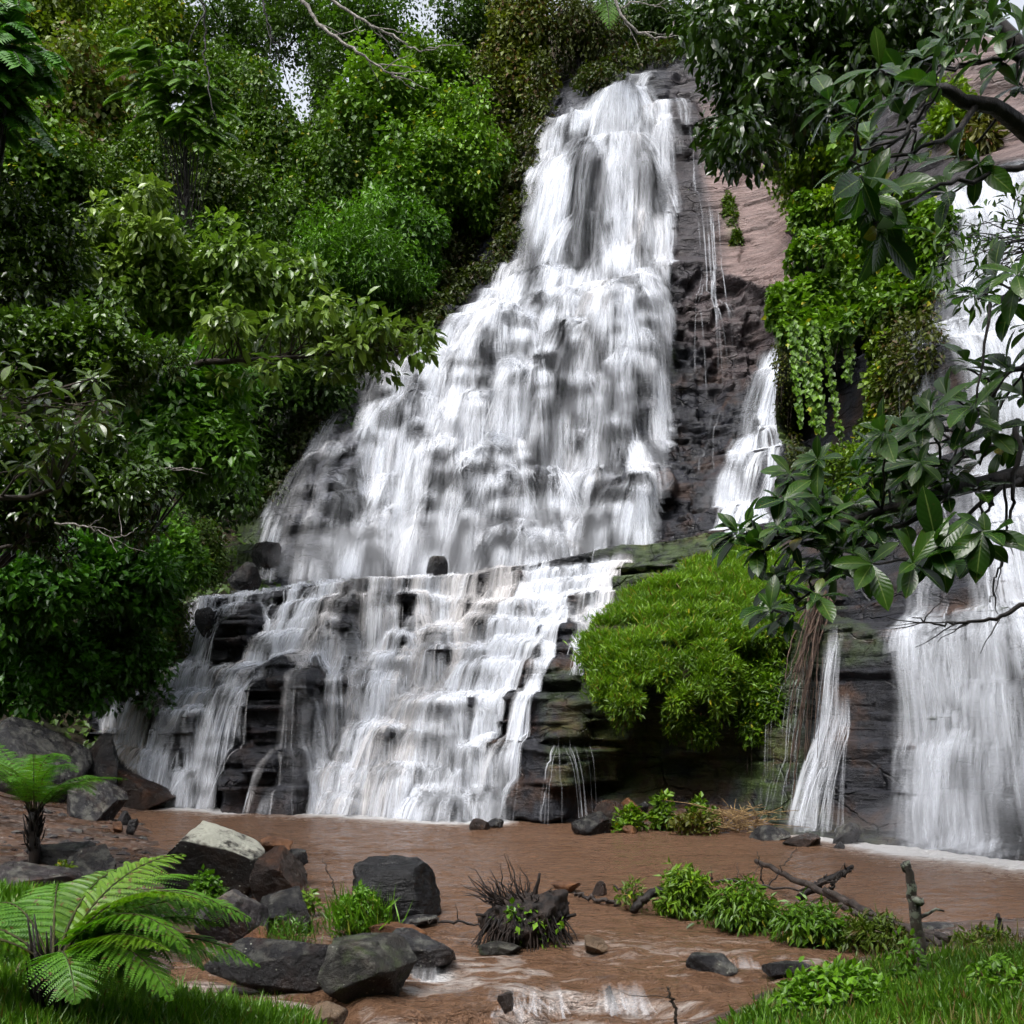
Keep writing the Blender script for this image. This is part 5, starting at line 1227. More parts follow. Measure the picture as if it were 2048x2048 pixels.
creeper('creeper', 'creeper', 'thick green creeper covering the middle of the rock buttress', [(1565,430),(1640,440),(1740,400),(1820,420),(1880,440),(1860,540),(1830,620),(1760,660),(1700,640),(1600,600),(1570,540)], 210, 75, M_VINE, (0.95,1.15,0.75), 0.18, 'r', 0.8, (0.34,0.34,0.40), 2, bulge=0.6)
creeper('creeper', 'creeper', 'round-leaved creeper fringe over the dark hollow of the buttress', [(1530,590),(1600,575),(1700,590),(1710,650),(1650,700),(1580,705),(1540,670)], 80, 70, M_VINE, (1.05,1.25,0.95), 0.19, 'r', 0.6, (0.28,0.28,0.32), 3, bulge=0.5)
creeper('creeper', 'creeper', 'brownish hanging creeper along the right edge of the buttress', [(1760,640),(1850,560),(1870,640),(1845,760),(1830,880),(1790,900),(1755,800)], 110, 60, M_DRY, (0.55,0.55,0.36), 0.15, 'l', 0.5, (0.26,0.26,0.45), 4, 0.9, 0.4)
creeper('creeper', 'creeper', 'yellow-green vine curtain hanging right of the dark hollow', [(1735,640),(1770,640),(1775,780),(1765,880),(1725,900),(1715,860),(1740,760)], 50, 62, M_VINE, (1.05,1.05,0.6), 0.16, 'r', 0.4, (0.18,0.18,0.36), 5, 0.9, 0.5)
creeper('moss', 'moss', 'mossy brown-green edge of the buttress beside the small side fall', [(1552,705),(1568,700),(1580,800),(1592,900),(1610,950),(1585,950),(1566,860)], 46, 70, M_DRY, (0.62,0.62,0.28), 0.08, 'l', 0.15, (0.2,0.2,0.36), 6, 0.9, 0.4)
creeper('shrub', 'shrub', 'small lime bush at the foot of the buttress above the leafy branch', [(1625,960),(1640,920),(1700,900),(1760,900),(1740,980),(1660,1000)], 44, 70, M_VINE, (1.2,1.25,0.6), 0.12, 'l', 0.5, (0.28,0.28,0.28), 7, 0.3, 0.9)
creeper('grass_tuft', 'grass tuft', 'pale grass tuft on the slab top below the dark hanging crown', [(1560,280),(1620,250),(1650,285),(1600,310)], 22, 70, M_GRASS, (0.8,0.8,0.5), 0.35, 'n', 0.2, (0.25,0.25,0.2), 8, -0.5, 0.4)
creeper('shrub', 'shrub', 'lime bush on the pale rock high behind the leafy boughs', [(1840,260),(1870,190),(1920,200),(1910,270),(1860,300)], 40, 60, M_VINE, (1.35,1.35,0.7), 0.18, 'l', 0.8, (0.36,0.36,0.36), 9, 0.4, 0.8)
creeper('grass_tuft', 'grass tuft', 'withered brown grass hanging on the rock left of the big fall', [(1925,240),(1980,240),(1990,300),(1930,300)], 24, 60, M_DRY, (0.9,0.7,0.5), 0.4, 'n', 0.3, (0.22,0.22,0.3), 10, 1.2, 0.3)

creeper('shrub', 'shrub', 'dark growth crowning the rock right above the crest of the falls', [(1150,170),(1200,125),(1260,100),(1340,85),(1430,60),(1470,110),(1410,128),(1340,118),(1290,128),(1230,172),(1170,188)], 100, 70, M_DRY, (0.40,0.46,0.30), 0.19, 'l', 0.7, (0.45,0.45,0.42), 14, 0.8, 0.6, rels=[UPR])
creeper('creeper', 'creeper', 'dark creeper hugging the rock left of the highest white water', [(1075,190),(1100,200),(1078,300),(1060,430),(1035,510),(990,545),(1000,420),(1035,300)], 110, 70, M_DRY, (0.42,0.46,0.28), 0.18, 'l', 0.6, (0.42,0.42,0.5), 11, 0.9, 0.5, rels=[UPR])
creeper('creeper', 'creeper', 'dark moss and creeper on the left shoulder of the spreading fall', [(1000,530),(985,560),(900,620),(850,672),(770,715),(720,760),(700,740),(800,660),(900,560)], 90, 70, M_DRY, (0.36,0.42,0.22), 0.18, 'l', 0.5, (0.42,0.42,0.42), 12, 0.9, 0.5, rels=[UPR])
creeper('creeper', 'creeper', 'dark moss on the rock above the left foot of the spreading fall', [(715,755),(660,830),(610,900),(570,980),(540,1040),(500,1030),(560,900),(650,790)], 80, 70, M_DRY, (0.30,0.38,0.18), 0.16, 'l', 0.4, (0.36,0.36,0.42), 13, 0.9, 0.5, rels=[UPR])
creeper('moss', 'moss', 'narrow strip of green moss in the crack of the pale slab', [(1440,388),(1456,384),(1470,430),(1486,495),(1466,496),(1452,440)], 30, 70, M_VINE, (0.7,0.75,0.35), 0.10, 'l', 0.1, (0.12,0.1,0.2), 15, 0.7, 0.6, rels=[UPR])
# single vines hanging in front of the dark hollow: each a string of heart-shaped leaves
def string_vine(label, u0, v0, u1, v1, wid, seed, tint):
    r_ = np.random.default_rng(seed)
    top = surf([u0], [v0], RELS_R, 0.9)[0]
    Y = min(top[1], 28.6)
    a, b = np.array(P(u0, v0, Y)), np.array(P(u1, v1, Y - 0.1))
    n_ = int(abs(v1 - v0) * (0.55 if wid < 10 else 0.9 if wid < 14 else 1.3))
    t = r_.random(n_)
    pos = a + (b - a) * t[:, None] + r_.normal(size=(n_, 3)) * np.array([wid / FOC * Y * 0.36, 0.07, 0.04])
    d = unit(np.stack([0.5 * r_.normal(size=n_), -0.45 + 0.2 * r_.normal(size=n_), np.full(n_, -1.0)], -1))
    up = unit(np.stack([0.3 * r_.normal(size=n_), np.full(n_, -1.0), 0.75 + 0.3 * r_.normal(size=n_)], -1))
    root = empty('hanging_vine', a)
    ob = link('foliage', leaf_mesh('hanging_vine', [leaves(pos - a, d, up, 0.15 * (0.75 + 0.5 * r_.random(n_)), T4R, None, r_.random(n_))]), M_VINE, root)
    ob.color = (*tint, 1)
    tube_obj('stem', [(wob((0, 0.03, 0), b - a, 12, 0.012, r_), [0.012, 0.006]), (wob((0.05, 0.06, 0), b - a + np.array([-0.05, 0.05, 0.5]), 12, 0.012, r_), [0.010, 0.006])], M_BARK, root, 4)
    tag(root, label, 'vine')
string_vine('outermost thin leafy vine hanging left in the dark hollow', 1578, 650, 1602, 850, 7, 1, (0.95, 1.2, 0.8))
string_vine('long leafy vine hanging left of the thickest one', 1588, 640, 1634, 862, 11, 2, (1.0, 1.25, 0.8))
string_vine('thickest string of leaves hanging in the dark hollow', 1624, 640, 1640, 868, 15, 3, (1.1, 1.35, 0.9))
string_vine('slim single vine hanging right of the thickest one', 1648, 650, 1680, 874, 7, 4, (1.0, 1.2, 0.8))
string_vine('short mid-green vine over the pool of shade beside the hollow', 1700, 660, 1694, 760, 12, 5, (0.8, 1.0, 0.6))

# the hanging cushion of bright plants on the low wall
MOUND = [(1570,1085),(1500,1105),(1430,1125),(1370,1140),(1330,1165),(1290,1178),(1240,1210),(1200,1245),(1170,1290),(1156,1350),(1166,1400),(1190,1410),(1225,1420),(1240,1480),(1265,1470),(1290,1440),(1330,1450),(1372,1478),(1400,1490),(1420,1470),(1432,1400),(1455,1340),(1500,1300),(1560,1280),(1575,1180)]
r_ = np.random.default_rng(41)
q = sample_poly(MOUND, 900, r_)
hole = vn(q[:, 0] / 32, q[:, 1] / 42, 78) < 0.26 + 0.2 * sst(1250, 1420, q[:, 1])
q = q[~(hole & (q[:, 1] > 1230 - 0.15 * (q[:, 0] - 1370)))]
q[:, 1] += np.where(q[:, 1] > 1380, 40 * (vn(q[:, 0] / 22, 0 * q[:, 0], 79) - 0.4), 0)
p = surf(q[:, 0], q[:, 1], [LOW])
cu, cv = 1370, 1290
e = np.clip(1 - ((q[:, 0] - cu) / 230) ** 2 - 0.8 * ((q[:, 1] - cv) / 210) ** 2, 0, 1)
p[:, 1] = np.minimum(p[:, 1], R_LOW(p[:, 0], p[:, 2]) + 0.2) - 0.15 - 0.40 * np.sqrt(e) - 0.35 * vn(q[:, 0] / 45, q[:, 1] / 60, 77) - 0.3 * r_.random(len(p))
o = np.array([3.6, 24.6, 2.0])
root = empty('hanging_cushion', o)
topness = sst(1400, 1200, q[:, 1] + 0.28 * (q[:, 0] - 1370) + 30 * r_.normal(size=len(q)))
isg = r_.random(len(q)) < topness
# leafy lower part, in tassels
a = ~isg
cl = np.clip(0.45 + 0.35 * r_.normal(size=a.sum()), 0, 1)
ob = link('foliage', leaf_mesh('hanging_cushion', [clumps_leaves(p[a] - o, np.array([[0.17, 0.17, 0.24]]) * (0.6 + 0.8 * r_.random((a.sum(), 1))), 170, 0.105, T4N, r_, 0.25, 0.75, cl=cl, szvar=0.6)]), M_VINE, root)
ob.color = (1.05, 1.2, 0.55, 1)
# the fine bright grass on top
def blades(pos, n_per, L, r_, lean=0.5, wid=0.09):
    i = np.repeat(np.arange(len(pos)), n_per); n_ = len(i)
    b = pos[i] + r_.normal(size=(n_, 3)) * np.array([0.13, 0.13, 0.05])
    d = unit(np.stack([r_.normal(size=n_) * lean, -0.30 + r_.normal(size=n_) * lean, 0.9 + 0 * b[:, 0]], -1))
    up = unit(np.stack([r_.normal(size=n_), r_.normal(size=n_), 0.2 + 0 * b[:, 0]], -1))
    return leaves(b, d, up, L * (0.5 + 0.9 * r_.random(n_)), T4N, r_.random(n_), np.repeat(r_.random(len(pos)), n_per), np.full(n_, wid / 0.16 / 1.0))
ob = link('grass', leaf_mesh('cushion_grass', [blades(p[isg] - o, 230, 0.20, r_, 0.75, 0.05)]), M_GRASS, root)
ob.color = (1.5, 1.4, 0.6, 1)
paths = []
for k in r_.permutation(np.nonzero(a)[0])[:90]:
    s0 = p[k] - o
    paths.append((wob(s0 + np.array([0, 0.2, 0.3]), s0 + np.array([0.1 * r_.normal(), 0.0, -0.35]), 5, 0.02, r_), [0.008, 0.004]))
M_STEM = make_bark('reddish_stem', (0.04, 0.015, 0.010), (0.12, 0.05, 0.03))
tube_obj('stems', paths, M_STEM, root, 4)['kind'] = 'stuff'
tag(root, 'bright green cushion of grass and leaves hanging over the low rock wall', 'plants')
creeper('shrub', 'shrub', 'leafy tassel hanging between the green cushion and the roots', [(1470,1330),(1540,1290),(1560,1330),(1545,1420),(1500,1480),(1470,1440)], 60, 110, M_VINE, (0.95,1.15,0.55), 0.13, 'n', 0.3, (0.2,0.2,0.24), 42, 0.3, 0.7, rels=[LOW])
creeper('shrub', 'shrub', 'dull grass along the ledge behind the green cushion', [(1360,1140),(1430,1110),(1500,1075),(1550,1060),(1560,1085),(1480,1110),(1400,1140)], 44, 80, M_DRY, (0.75,0.85,0.4), 0.14, 'n', 0.2, (0.25,0.25,0.14), 43, -0.3, 0.6, rels=[LOW])
creeper('shrub', 'shrub', 'brownish plants clinging where the roots leave the ledge', [(1640,1150),(1680,1130),(1710,1160),(1690,1230),(1650,1240)], 30, 70, M_DRY, (0.7,0.65,0.4), 0.13, 'n', 0.3, (0.2,0.2,0.25), 44, 0.7, 0.6, rels=[LOW])

# brown roots hanging over the trickle
r_ = np.random.default_rng(45)
paths = []
for k in range(30):
    u0 = 1640 + r_.normal() * 14; v0 = 1195 + r_.normal() * 14
    u1 = 1570 + 60 * r_.random(); v1 = 1330 + 330 * r_.random() ** 1.4
    Y0, Y1 = 22.6, 20.9
    um = (u0 * 0.35 + u1 * 0.65) + r_.normal() * 6; vm = v0 + (v1 - v0) * 0.4
    A, B, C_ = np.array(P(u0, v0, Y0)), np.array(P(um, vm, 21.3)), np.array(P(u1, v1, Y1 - 0.25))
    t = np.linspace(0, 1, 16)[:, None]
    c = (1 - t) ** 2 * A + 2 * t * (1 - t) * B + t * t * C_
    c = c + np.cumsum(r_.normal(size=c.shape), 0) * 0.012
    w0 = 0.012 + 0.022 * r_.random() ** 2
    paths.append((c, [w0, w0 * 0.35]))
o = np.array(P(1640, 1200, 22.6))
V, F = tube([(a_ - o, b_) for a_, b_ in paths], 5)
ob = link('hanging_roots', np_mesh('hanging_roots', V, F), make_bark('root_brown', (0.022, 0.013, 0.009), (0.075, 0.045, 0.030), 0.5)); ob.location = o
tag(ob, 'bundle of brown roots hanging down the wet wall beside the trickling fall', 'roots')

# ------------------------------------------------------------------ dark tree hanging in from the top right
r_ = np.random.default_rng(51)
DARK = [(1385,30),(1400,90),(1378,60),(1440,-20),(1700,-20),(1900,-20),(1960,40),(1860,110),(1760,150),(1720,220),(1650,250),(1560,270),(1500,320),(1478,300),(1465,220),(1430,150)]
TRK = np.array([9.6, 12.5, 0.6])
root = empty('overhanging_tree', TRK)
q = sample_poly(DARK, 250, r_)
q = np.concatenate([q, np.array([(1470 + r_.normal() * 14, 255 + 60 * r_.random()) for _ in range(16)])])
Yd = 12.4 + 1.3 * r_.normal(size=len(q)) * 0.6
cen = np.array([tuple(P(a[0], a[1], b)) for a, b in zip(q, Yd)])
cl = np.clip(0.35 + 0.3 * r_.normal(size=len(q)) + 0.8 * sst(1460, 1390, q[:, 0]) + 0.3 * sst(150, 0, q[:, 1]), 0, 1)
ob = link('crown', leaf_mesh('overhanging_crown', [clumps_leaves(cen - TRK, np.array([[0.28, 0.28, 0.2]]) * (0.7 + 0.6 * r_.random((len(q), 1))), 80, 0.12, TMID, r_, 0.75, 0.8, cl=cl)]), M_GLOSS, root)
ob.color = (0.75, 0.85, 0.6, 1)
hub = np.array(P(1900, -40, 12.6)) - TRK
paths = [(np.vstack([wob((0, 0, -0.8), (-0.9, 0, 6.0), 8, 0.05, r_), wob((-0.9, 0, 6.0), hub, 6, 0.05, r_)[1:]]), [0.24, 0.11])]
limbs = [np.array(P(u, v, 12.5)) - TRK for u, v in [(1700,60),(1600,20),(1560,150),(1500,60),(1480,200),(1680,180)]]
for L_ in limbs:
    paths.append((wob(hub, L_, 10, 0.06, r_), [0.07, 0.02]))
for c in cen[r_.permutation(len(cen))[:70]] - TRK:
    L_ = limbs[int(np.argmin([np.linalg.norm(c - b) for b in limbs]))]
    s0 = hub + (L_ - hub) * (0.5 + 0.5 * r_.random())
    paths.append((wob(s0, c, 6, 0.03, r_), [0.016, 0.005]))
tube_obj('trunk', paths, M_BARK_D, root, 6)
tag(root, 'dark tree crown of small shiny leaves hanging in from the top right', 'tree')

# ------------------------------------------------------------------ near tree with large glossy leaves in rosettes
def rosettes(spots, r_, L, n_lo=6, n_hi=9, tilt=0.1):
    pos, d, up, sz = [], [], [], []
    for (u, v, Y, s, ax) in spots:
        c = np.array(P(u, v, Y)); ax = unit(np.array(ax, float))
        e1 = unit(np.cross(ax, np.array([0.2, 0.3, 0.93]))); e2 = np.cross(ax, e1)
        n_ = r_.integers(n_lo, n_hi + 1); a0 = r_.random() * 6.28
        for k in range(n_):
            a = a0 + k * 2.39996 + 0.25 * r_.normal()
            rad = e1 * math.cos(a) + e2 * math.sin(a)
            f = 0.15 + 0.75 * (k / n_)
            dd = unit(rad * (0.55 + 0.6 * f) + ax * (0.85 - 0.75 * f) + np.array([0, 0, -0.28]) + 0.14 * r_.normal(size=3))
            pos.append(c + ax * 0.02 * (n_ - k) * 0.3); d.append(dd)
            up.append(unit(ax * 0.8 + np.array([0, -0.1, 0.75]) - rad * 0.1 + 0.15 * r_.normal(size=3)))
            sz.append(L * s * (0.55 + 0.75 * r_.random()))
    return map(np.array, (pos, d, up, sz))
m, n, out = mat('large_glossy_leaf')
lr = attr(n, 'lr').outputs['Fac']
geo = n.nodes.new('ShaderNodeNewGeometry')
c = mixc(n, lr, (0.008, 0.028, 0.004), (0.027, 0.066, 0.007))
c = mixc(n, ramp(n, noise(n, 3.0, 4, 0.6, coords(n)), [(0.55, 0.0), (0.75, 0.45)]), c, (0.060, 0.095, 0.012))
c = mixc(n, ramp(n, lr, [(0.988, 0.0), (0.99, 0.6)]), c, (0.16, 0.11, 0.02))
c = mixc(n, ramp(n, noise(n, 40.0, 2, 0.5, coords(n)), [(0.66, 0.0), (0.70, 0.6)]), c, (0.05, 0.03, 0.012))
uvn = n.nodes.new('ShaderNodeUVMap'); uvn.uv_map = 'UVMap'
sx = n.nodes.new('ShaderNodeSeparateXYZ'); n.links.new(uvn.outputs[0], sx.inputs[0])
rib = math_(n, 'ABSOLUTE', math_(n, 'SUBTRACT', sx.outputs['X'], 0.5))
c = mixc(n, ramp(n, rib, [(0.0, 0.75), (0.045, 0.0)]), c, (0.14, 0.19, 0.05))
wv = math_(n, 'SINE', math_(n, 'MULTIPLY', math_(n, 'SUBTRACT', math_(n, 'MULTIPLY', sx.outputs['Y'], 9.0), math_(n, 'MULTIPLY', rib, 4.0)), 6.283))
under = mixc(n, lr, (0.06, 0.10, 0.045), (0.10, 0.15, 0.07))
c2 = mixc(n, geo.outputs['Backfacing'], c, under)
b = principled(n, None, Base_Color=c2, Roughness=0.22, Specular_IOR_Level=0.24, Normal=bump(n, wv, 0.10, 0.005))
t = n.nodes.new('ShaderNodeBsdfTranslucent'); n.links.new(mixc(n, 1.0, c, (1.1, 1.5, 0.5), 'MULTIPLY'), t.inputs['Color'])
mx = n.nodes.new('ShaderNodeMixShader'); mx.inputs[0].default_value = 0.22
n.links.new(b.outputs[0], mx.inputs[1]); n.links.new(t.outputs[0], mx.inputs[2]); n.links.new(mx.outputs[0], out.inputs['Surface'])
M_BIGLEAF = m
def big_leaf_mesh(name, pos, d, up, sz, r_):
    V, F, lr, cl = leaves(pos, d, up, sz, TBIG, r_.random(len(pos)))
    T = TBIG[0]; w_ = np.abs(T[:, 0]).max()
    row = np.arange(len(T)) // 3; col = np.arange(len(T)) % 3
    uv = np.stack([np.array([0.0, 0.5, 1.0])[col], T[:, 1]], -1)
    return np_mesh(name, V, F, True, {'lr': lr, 'cl': cl}, np.tile(uv, (len(pos), 1)))
r_ = np.random.default_rng(61)
TR2 = np.array([6.9, 7.6, 0.6])
root = empty('large_leaved_tree', TR2)
spots = []
def add(L_, Y, s, jit=10, ax=(-0.5, -0.45, 0.6)):
    for (u, v) in L_:
        spots.append((u + r_.normal() * jit * 0.3, v + r_.normal() * jit * 0.3, Y + 0.3 * r_.normal(), s, np.array(ax) + 0.3 * r_.normal(size=3)))
# lower bough: leaf rosettes along it (column, row)
LOWB = [(1500,1065),(1560,1010),(1585,960),(1640,1000),(1530,1100),(1600,1085),(1660,1060),(1700,1010),(1720,960),(1760,930),(1650,940),(1690,1090),(1745,1080),(1760,1010),(1810,960),(1800,1040),(1850,990),(1830,900),(1870,930),(1900,1000),(1880,880),(1920,900),(1960,930),(1940,840),(1980,870),(2010,900),(2030,960),(2050,880),(1850,850),(1780,870),(1480,1080),(1570,1180),(1610,1150),(1640,1130),(1590,1230),(1630,1200),(1545,1230),(1680,1150),(1710,1120),(1560,1060),(1620,1040),(1730,1045),(1790,990),(1840,940),(1900,950),(1960,990),(2010,820),(1970,770),(1930,745),(2020,740),(2050,800),(1900,800),(2060,660),(1955,820),(2000,840),(1870,830),(1820,870)]
add(LOWB, 7.1, 0.95, 12)
add([q_ for q_ in LOWB if q_[0] < 1880], 7.3, 0.9, 40)
add([(1820,1130),(1880,1095),(1900,1120),(1965,1060),(1975,1090),(1740,1130)], 6.9, 1.15, 6, (-0.3, -0.7, 0.25))
add([(1995,560),(2030,600),(1960,600),(2040,560)], 6.4, 1.0, 6)
# upper bough
UPB = [(1700,190),(1760,150),(1850,130),(1900,100),(1990,60),(2040,70),(1830,170),(1880,180),(1960,120),(2010,130),(1660,215),(1720,240),(1790,200),(1690,310),(1740,290),(1780,300),(1710,345),(1750,350),(1790,345),(1830,320),(1870,340),(1920,320),(1960,330),(1780,380),(1850,390),(1730,410),(1760,440),(1900,390),(1950,360),(1730,340),(2045,180)]
add(UPB, 6.5, 0.98, 10, (-0.45, -0.5, 0.45))
add([(1720,350),(1745,395),(1750,455)], 6.3, 1.2, 4, (-0.2, -0.5, -0.5))
spots = [s_ for s_ in spots if r_.random() < 0.84 or s_[3] > 1.1]
pos, d, up, sz = rosettes(spots, r_, 0.228)
ob = link('crown', big_leaf_mesh('large_leaves', pos - TR2, d, up, sz, r_), M_BIGLEAF, root)
def curve(pts, n_=18, amp=0.012):
    p_ = np.array([tuple(P(*a_)) for a_ in pts])
    c_ = np.stack([np.interp(np.linspace(0, len(p_) - 1, n_), np.arange(len(p_)), p_[:, k]) for k in range(3)], -1)
    for _ in range(2): c_[1:-1] = (c_[:-2] + 2 * c_[1:-1] + c_[2:]) / 4
    c_[1:-1] += r_.normal(size=(n_ - 2, 3)) * amp
    return c_ - TR2
main_lo = curve([(2130,930,7.4),(2048,955,7.3),(1960,965,7.2),(1850,1000,7.1),(1740,1030,7.1),(1640,1050,7.1),(1560,1080,7.1)])
main_up = curve([(2140,330,6.9),(2048,250,6.7),(1950,200,6.6),(1880,180,6.5),(1840,160,6.5),(1760,150,6.5)])
paths = [(np.vstack([wob((0, 0, -0.8), main_lo[0] + np.array([0.5, 0.2, -0.4]), 8, 0.03, r_), main_lo]), [0.20, 0.13, 0.055, 0.03, 0.012]),
         (np.vstack([wob((0.2, 0.1, 1.2), main_up[0] + np.array([0.8, 0.2, -1.5]), 7, 0.03, r_), main_up]), [0.15, 0.08, 0.050, 0.032, 0.012])]
SUB = [[(2040,960,7.2),(1960,1000,7.1),(1900,1060,7.0),(1830,1120,6.9)],[(1900,985,7.1),(1800,1050,7.1),(1700,1120,7.1),(1620,1180,7.1),(1570,1230,7.1)],[(2048,880,7.2),(1960,900,7.1),(1880,930,7.1)],[(2060,720,7.2),(2000,760,7.1),(1950,830,7.1),(1900,930,7.1)],
       [(1880,180,6.5),(1840,230,6.5),(1790,290,6.4),(1720,300,6.4)],[(1960,205,6.6),(1920,260,6.5),(1850,300,6.4),(1780,320,6.4),(1700,320,6.4)],[(2048,110,6.7),(1960,120,6.6),(1850,150,6.5)],[(2060,330,6.6),(1960,350,6.5),(1860,380,6.4),(1750,440,6.3)],[(1850,180,6.5),(1830,230,6.5),(1830,280,6.5)],[(2048,590,6.6),(1990,600,6.4),(1960,590,6.4)],
       [(2035,840,7.1),(2030,960,7.0),(2020,1040,7.0),(1970,1085,6.9)],[(1985,960,7.1),(1968,1060,7.0)]]
for s_ in SUB:
    paths.append((curve(s_, 14), [0.022, 0.012, 0.006]))
bases = np.concatenate([a_ for a_, _ in paths[:2]] + [a_ for a_, _ in paths[2:]])
for (u, v, Y, s_, ax) in spots:
    c = np.array(P(u, v, Y)) - TR2
    j = np.argmin(np.linalg.norm(bases - c, axis=1) + 0.3 * np.abs(bases[:, 0] < c[0] - 0.2))
    paths.append((wob(bases[j], c, 6, 0.012, r_), [0.010, 0.006]))
tube_obj('trunk', paths, M_BARK_D, root, 7)
tag(root, 'tree with large glossy leaves in rosettes reaching in from the right edge', 'tree')

# thin-leaved twigs in front of the big fall
r_ = np.random.default_rng(63)
T3 = np.array([7.4, 9.4, 0.5]); root = empty('fine_leaved_tree', T3)
cen = np.array([tuple(P(u, v, 9.2 + 0.4 * r_.normal())) for u, v in sample_poly([(1870,470),(1930,420),(2060,380),(2070,560),(1960,600),(1880,600),(1850,540)], 34, r_)])
ob = link('crown', leaf_mesh('fine_leaves', [clumps_leaves(cen - T3, np.full((34, 3), 0.15), 9, 0.11, T4N, r_, 0.8, 0.6)]), M_GLOSS, root)
ob.color = (0.7, 0.85, 0.5, 1)
hub = np.array(P(2110, 470, 9.3)) - T3
paths = [(np.vstack([wob((0, 0, -0.6), hub, 8, 0.05, r_)]), [0.09, 0.03])]
for c in cen - T3:
    paths.append((wob(hub, c, 8, 0.03, r_), [0.008, 0.003]))
tube_obj('trunk', paths, M_BARK_D, root, 5)
tag(root, 'thin twigs with sparse narrow leaves before the big right fall', 'tree')
twig('bare_branch', 'bare black twig curving before the big fall at the right edge', [(2060,1200,8.5),(2000,1235,8.5),(1930,1248,8.5),(1870,1250,8.5),(1825,1235,8.5)], [0.022,0.012,0.005], 8, M_BARK_D, 64, 0.008, 'branch')
twig('bare_branch', 'thin black twig hanging from the leafy bough past the big fall', [(2010,960,7.0),(2015,1050,7.0),(2006,1110,7.0),(1990,1160,7.0),(1980,1205,7.0)], [0.010,0.005], 3, M_BARK_D, 65, 0.006, 'branch')

# a large fern frond and stems hanging over the top of the falls
# ------------------------------------------------------------------ boulders and stones
import bmesh
def ico(sub):
    bm = bmesh.new(); bmesh.ops.create_icosphere(bm, subdivisions=sub, radius=1.0)
    bm.verts.ensure_lookup_table()
    V = np.array([v.co[:] for v in bm.verts]); F = np.array([[v.index for v in f.verts] for f in bm.faces]); bm.free()
    return V, F
ICO = {k: ico(k) for k in (3, 4, 5)}
ROCKS = {
 'grey': make_rock('boulder_grey', base=((0.0048,0.0048,0.0060),(0.0252,0.0246,0.0270)), rust=(0.035,0.018,0.011), rust_amt=0.5, lichen=0.2, strata=False, scale=1.6, rough=(0.18,0.42)),
 'dark': make_rock('boulder_dark', base=((0.0028,0.0028,0.0035),(0.0154,0.0140,0.0154)), rust=(0.04,0.018,0.009), rust_amt=0.4, strata=False, scale=1.8, rough=(0.16,0.4), lichen=0.10),
 'black': make_rock('boulder_black', base=((0.002,0.002,0.0025),(0.010,0.010,0.011)), rust_amt=0.0, strata=True, scale=2.2, rough=(0.2,0.42)),
 'brown': make_rock('boulder_brown', base=((0.0072,0.0040,0.0032),(0.0280,0.0152,0.0096)), rust=(0.085,0.032,0.011), rust_amt=0.6, strata=False, scale=1.6, rough=(0.18,0.42)),
 'orange': make_rock('stone_orange', base=((0.045,0.020,0.010),(0.15,0.065,0.026)), rust=(0.20,0.08,0.024), rust_amt=0.7, strata=False, scale=2.5, rough=(0.3,0.5)),
 'tan': make_rock('stone_tan', base=((0.06,0.04,0.025),(0.18,0.125,0.08)), rust=(0.16,0.07,0.024), rust_amt=0.5, strata=False, scale=2.5, rough=(0.18,0.42)),
 'white': make_rock('boulder_white_top', base=((0.0040,0.0036,0.0036),(0.0176,0.0144,0.0128)), rust=(0.05,0.024,0.012), rust_amt=0.6, lichen=1.0, strata=False, scale=1.3, rough=(0.3,0.55)),
 'lichen': make_rock('boulder_lichened', base=((0.0042,0.0042,0.0035),(0.0210,0.0182,0.0147)), rust=(0.045,0.022,0.012), rust_amt=0.5, lichen=0.16, moss=0.4, strata=False, scale=1.7, rough=(0.3,0.55)),
 'purple': make_rock('boulder_purple_grey', base=((0.0098,0.0077,0.0091),(0.0434,0.0350,0.0378)), rust=(0.13,0.055,0.022), rust_amt=0.6, lichen=0.2, strata=False, scale=1.5, rough=(0.25,0.48)),
}
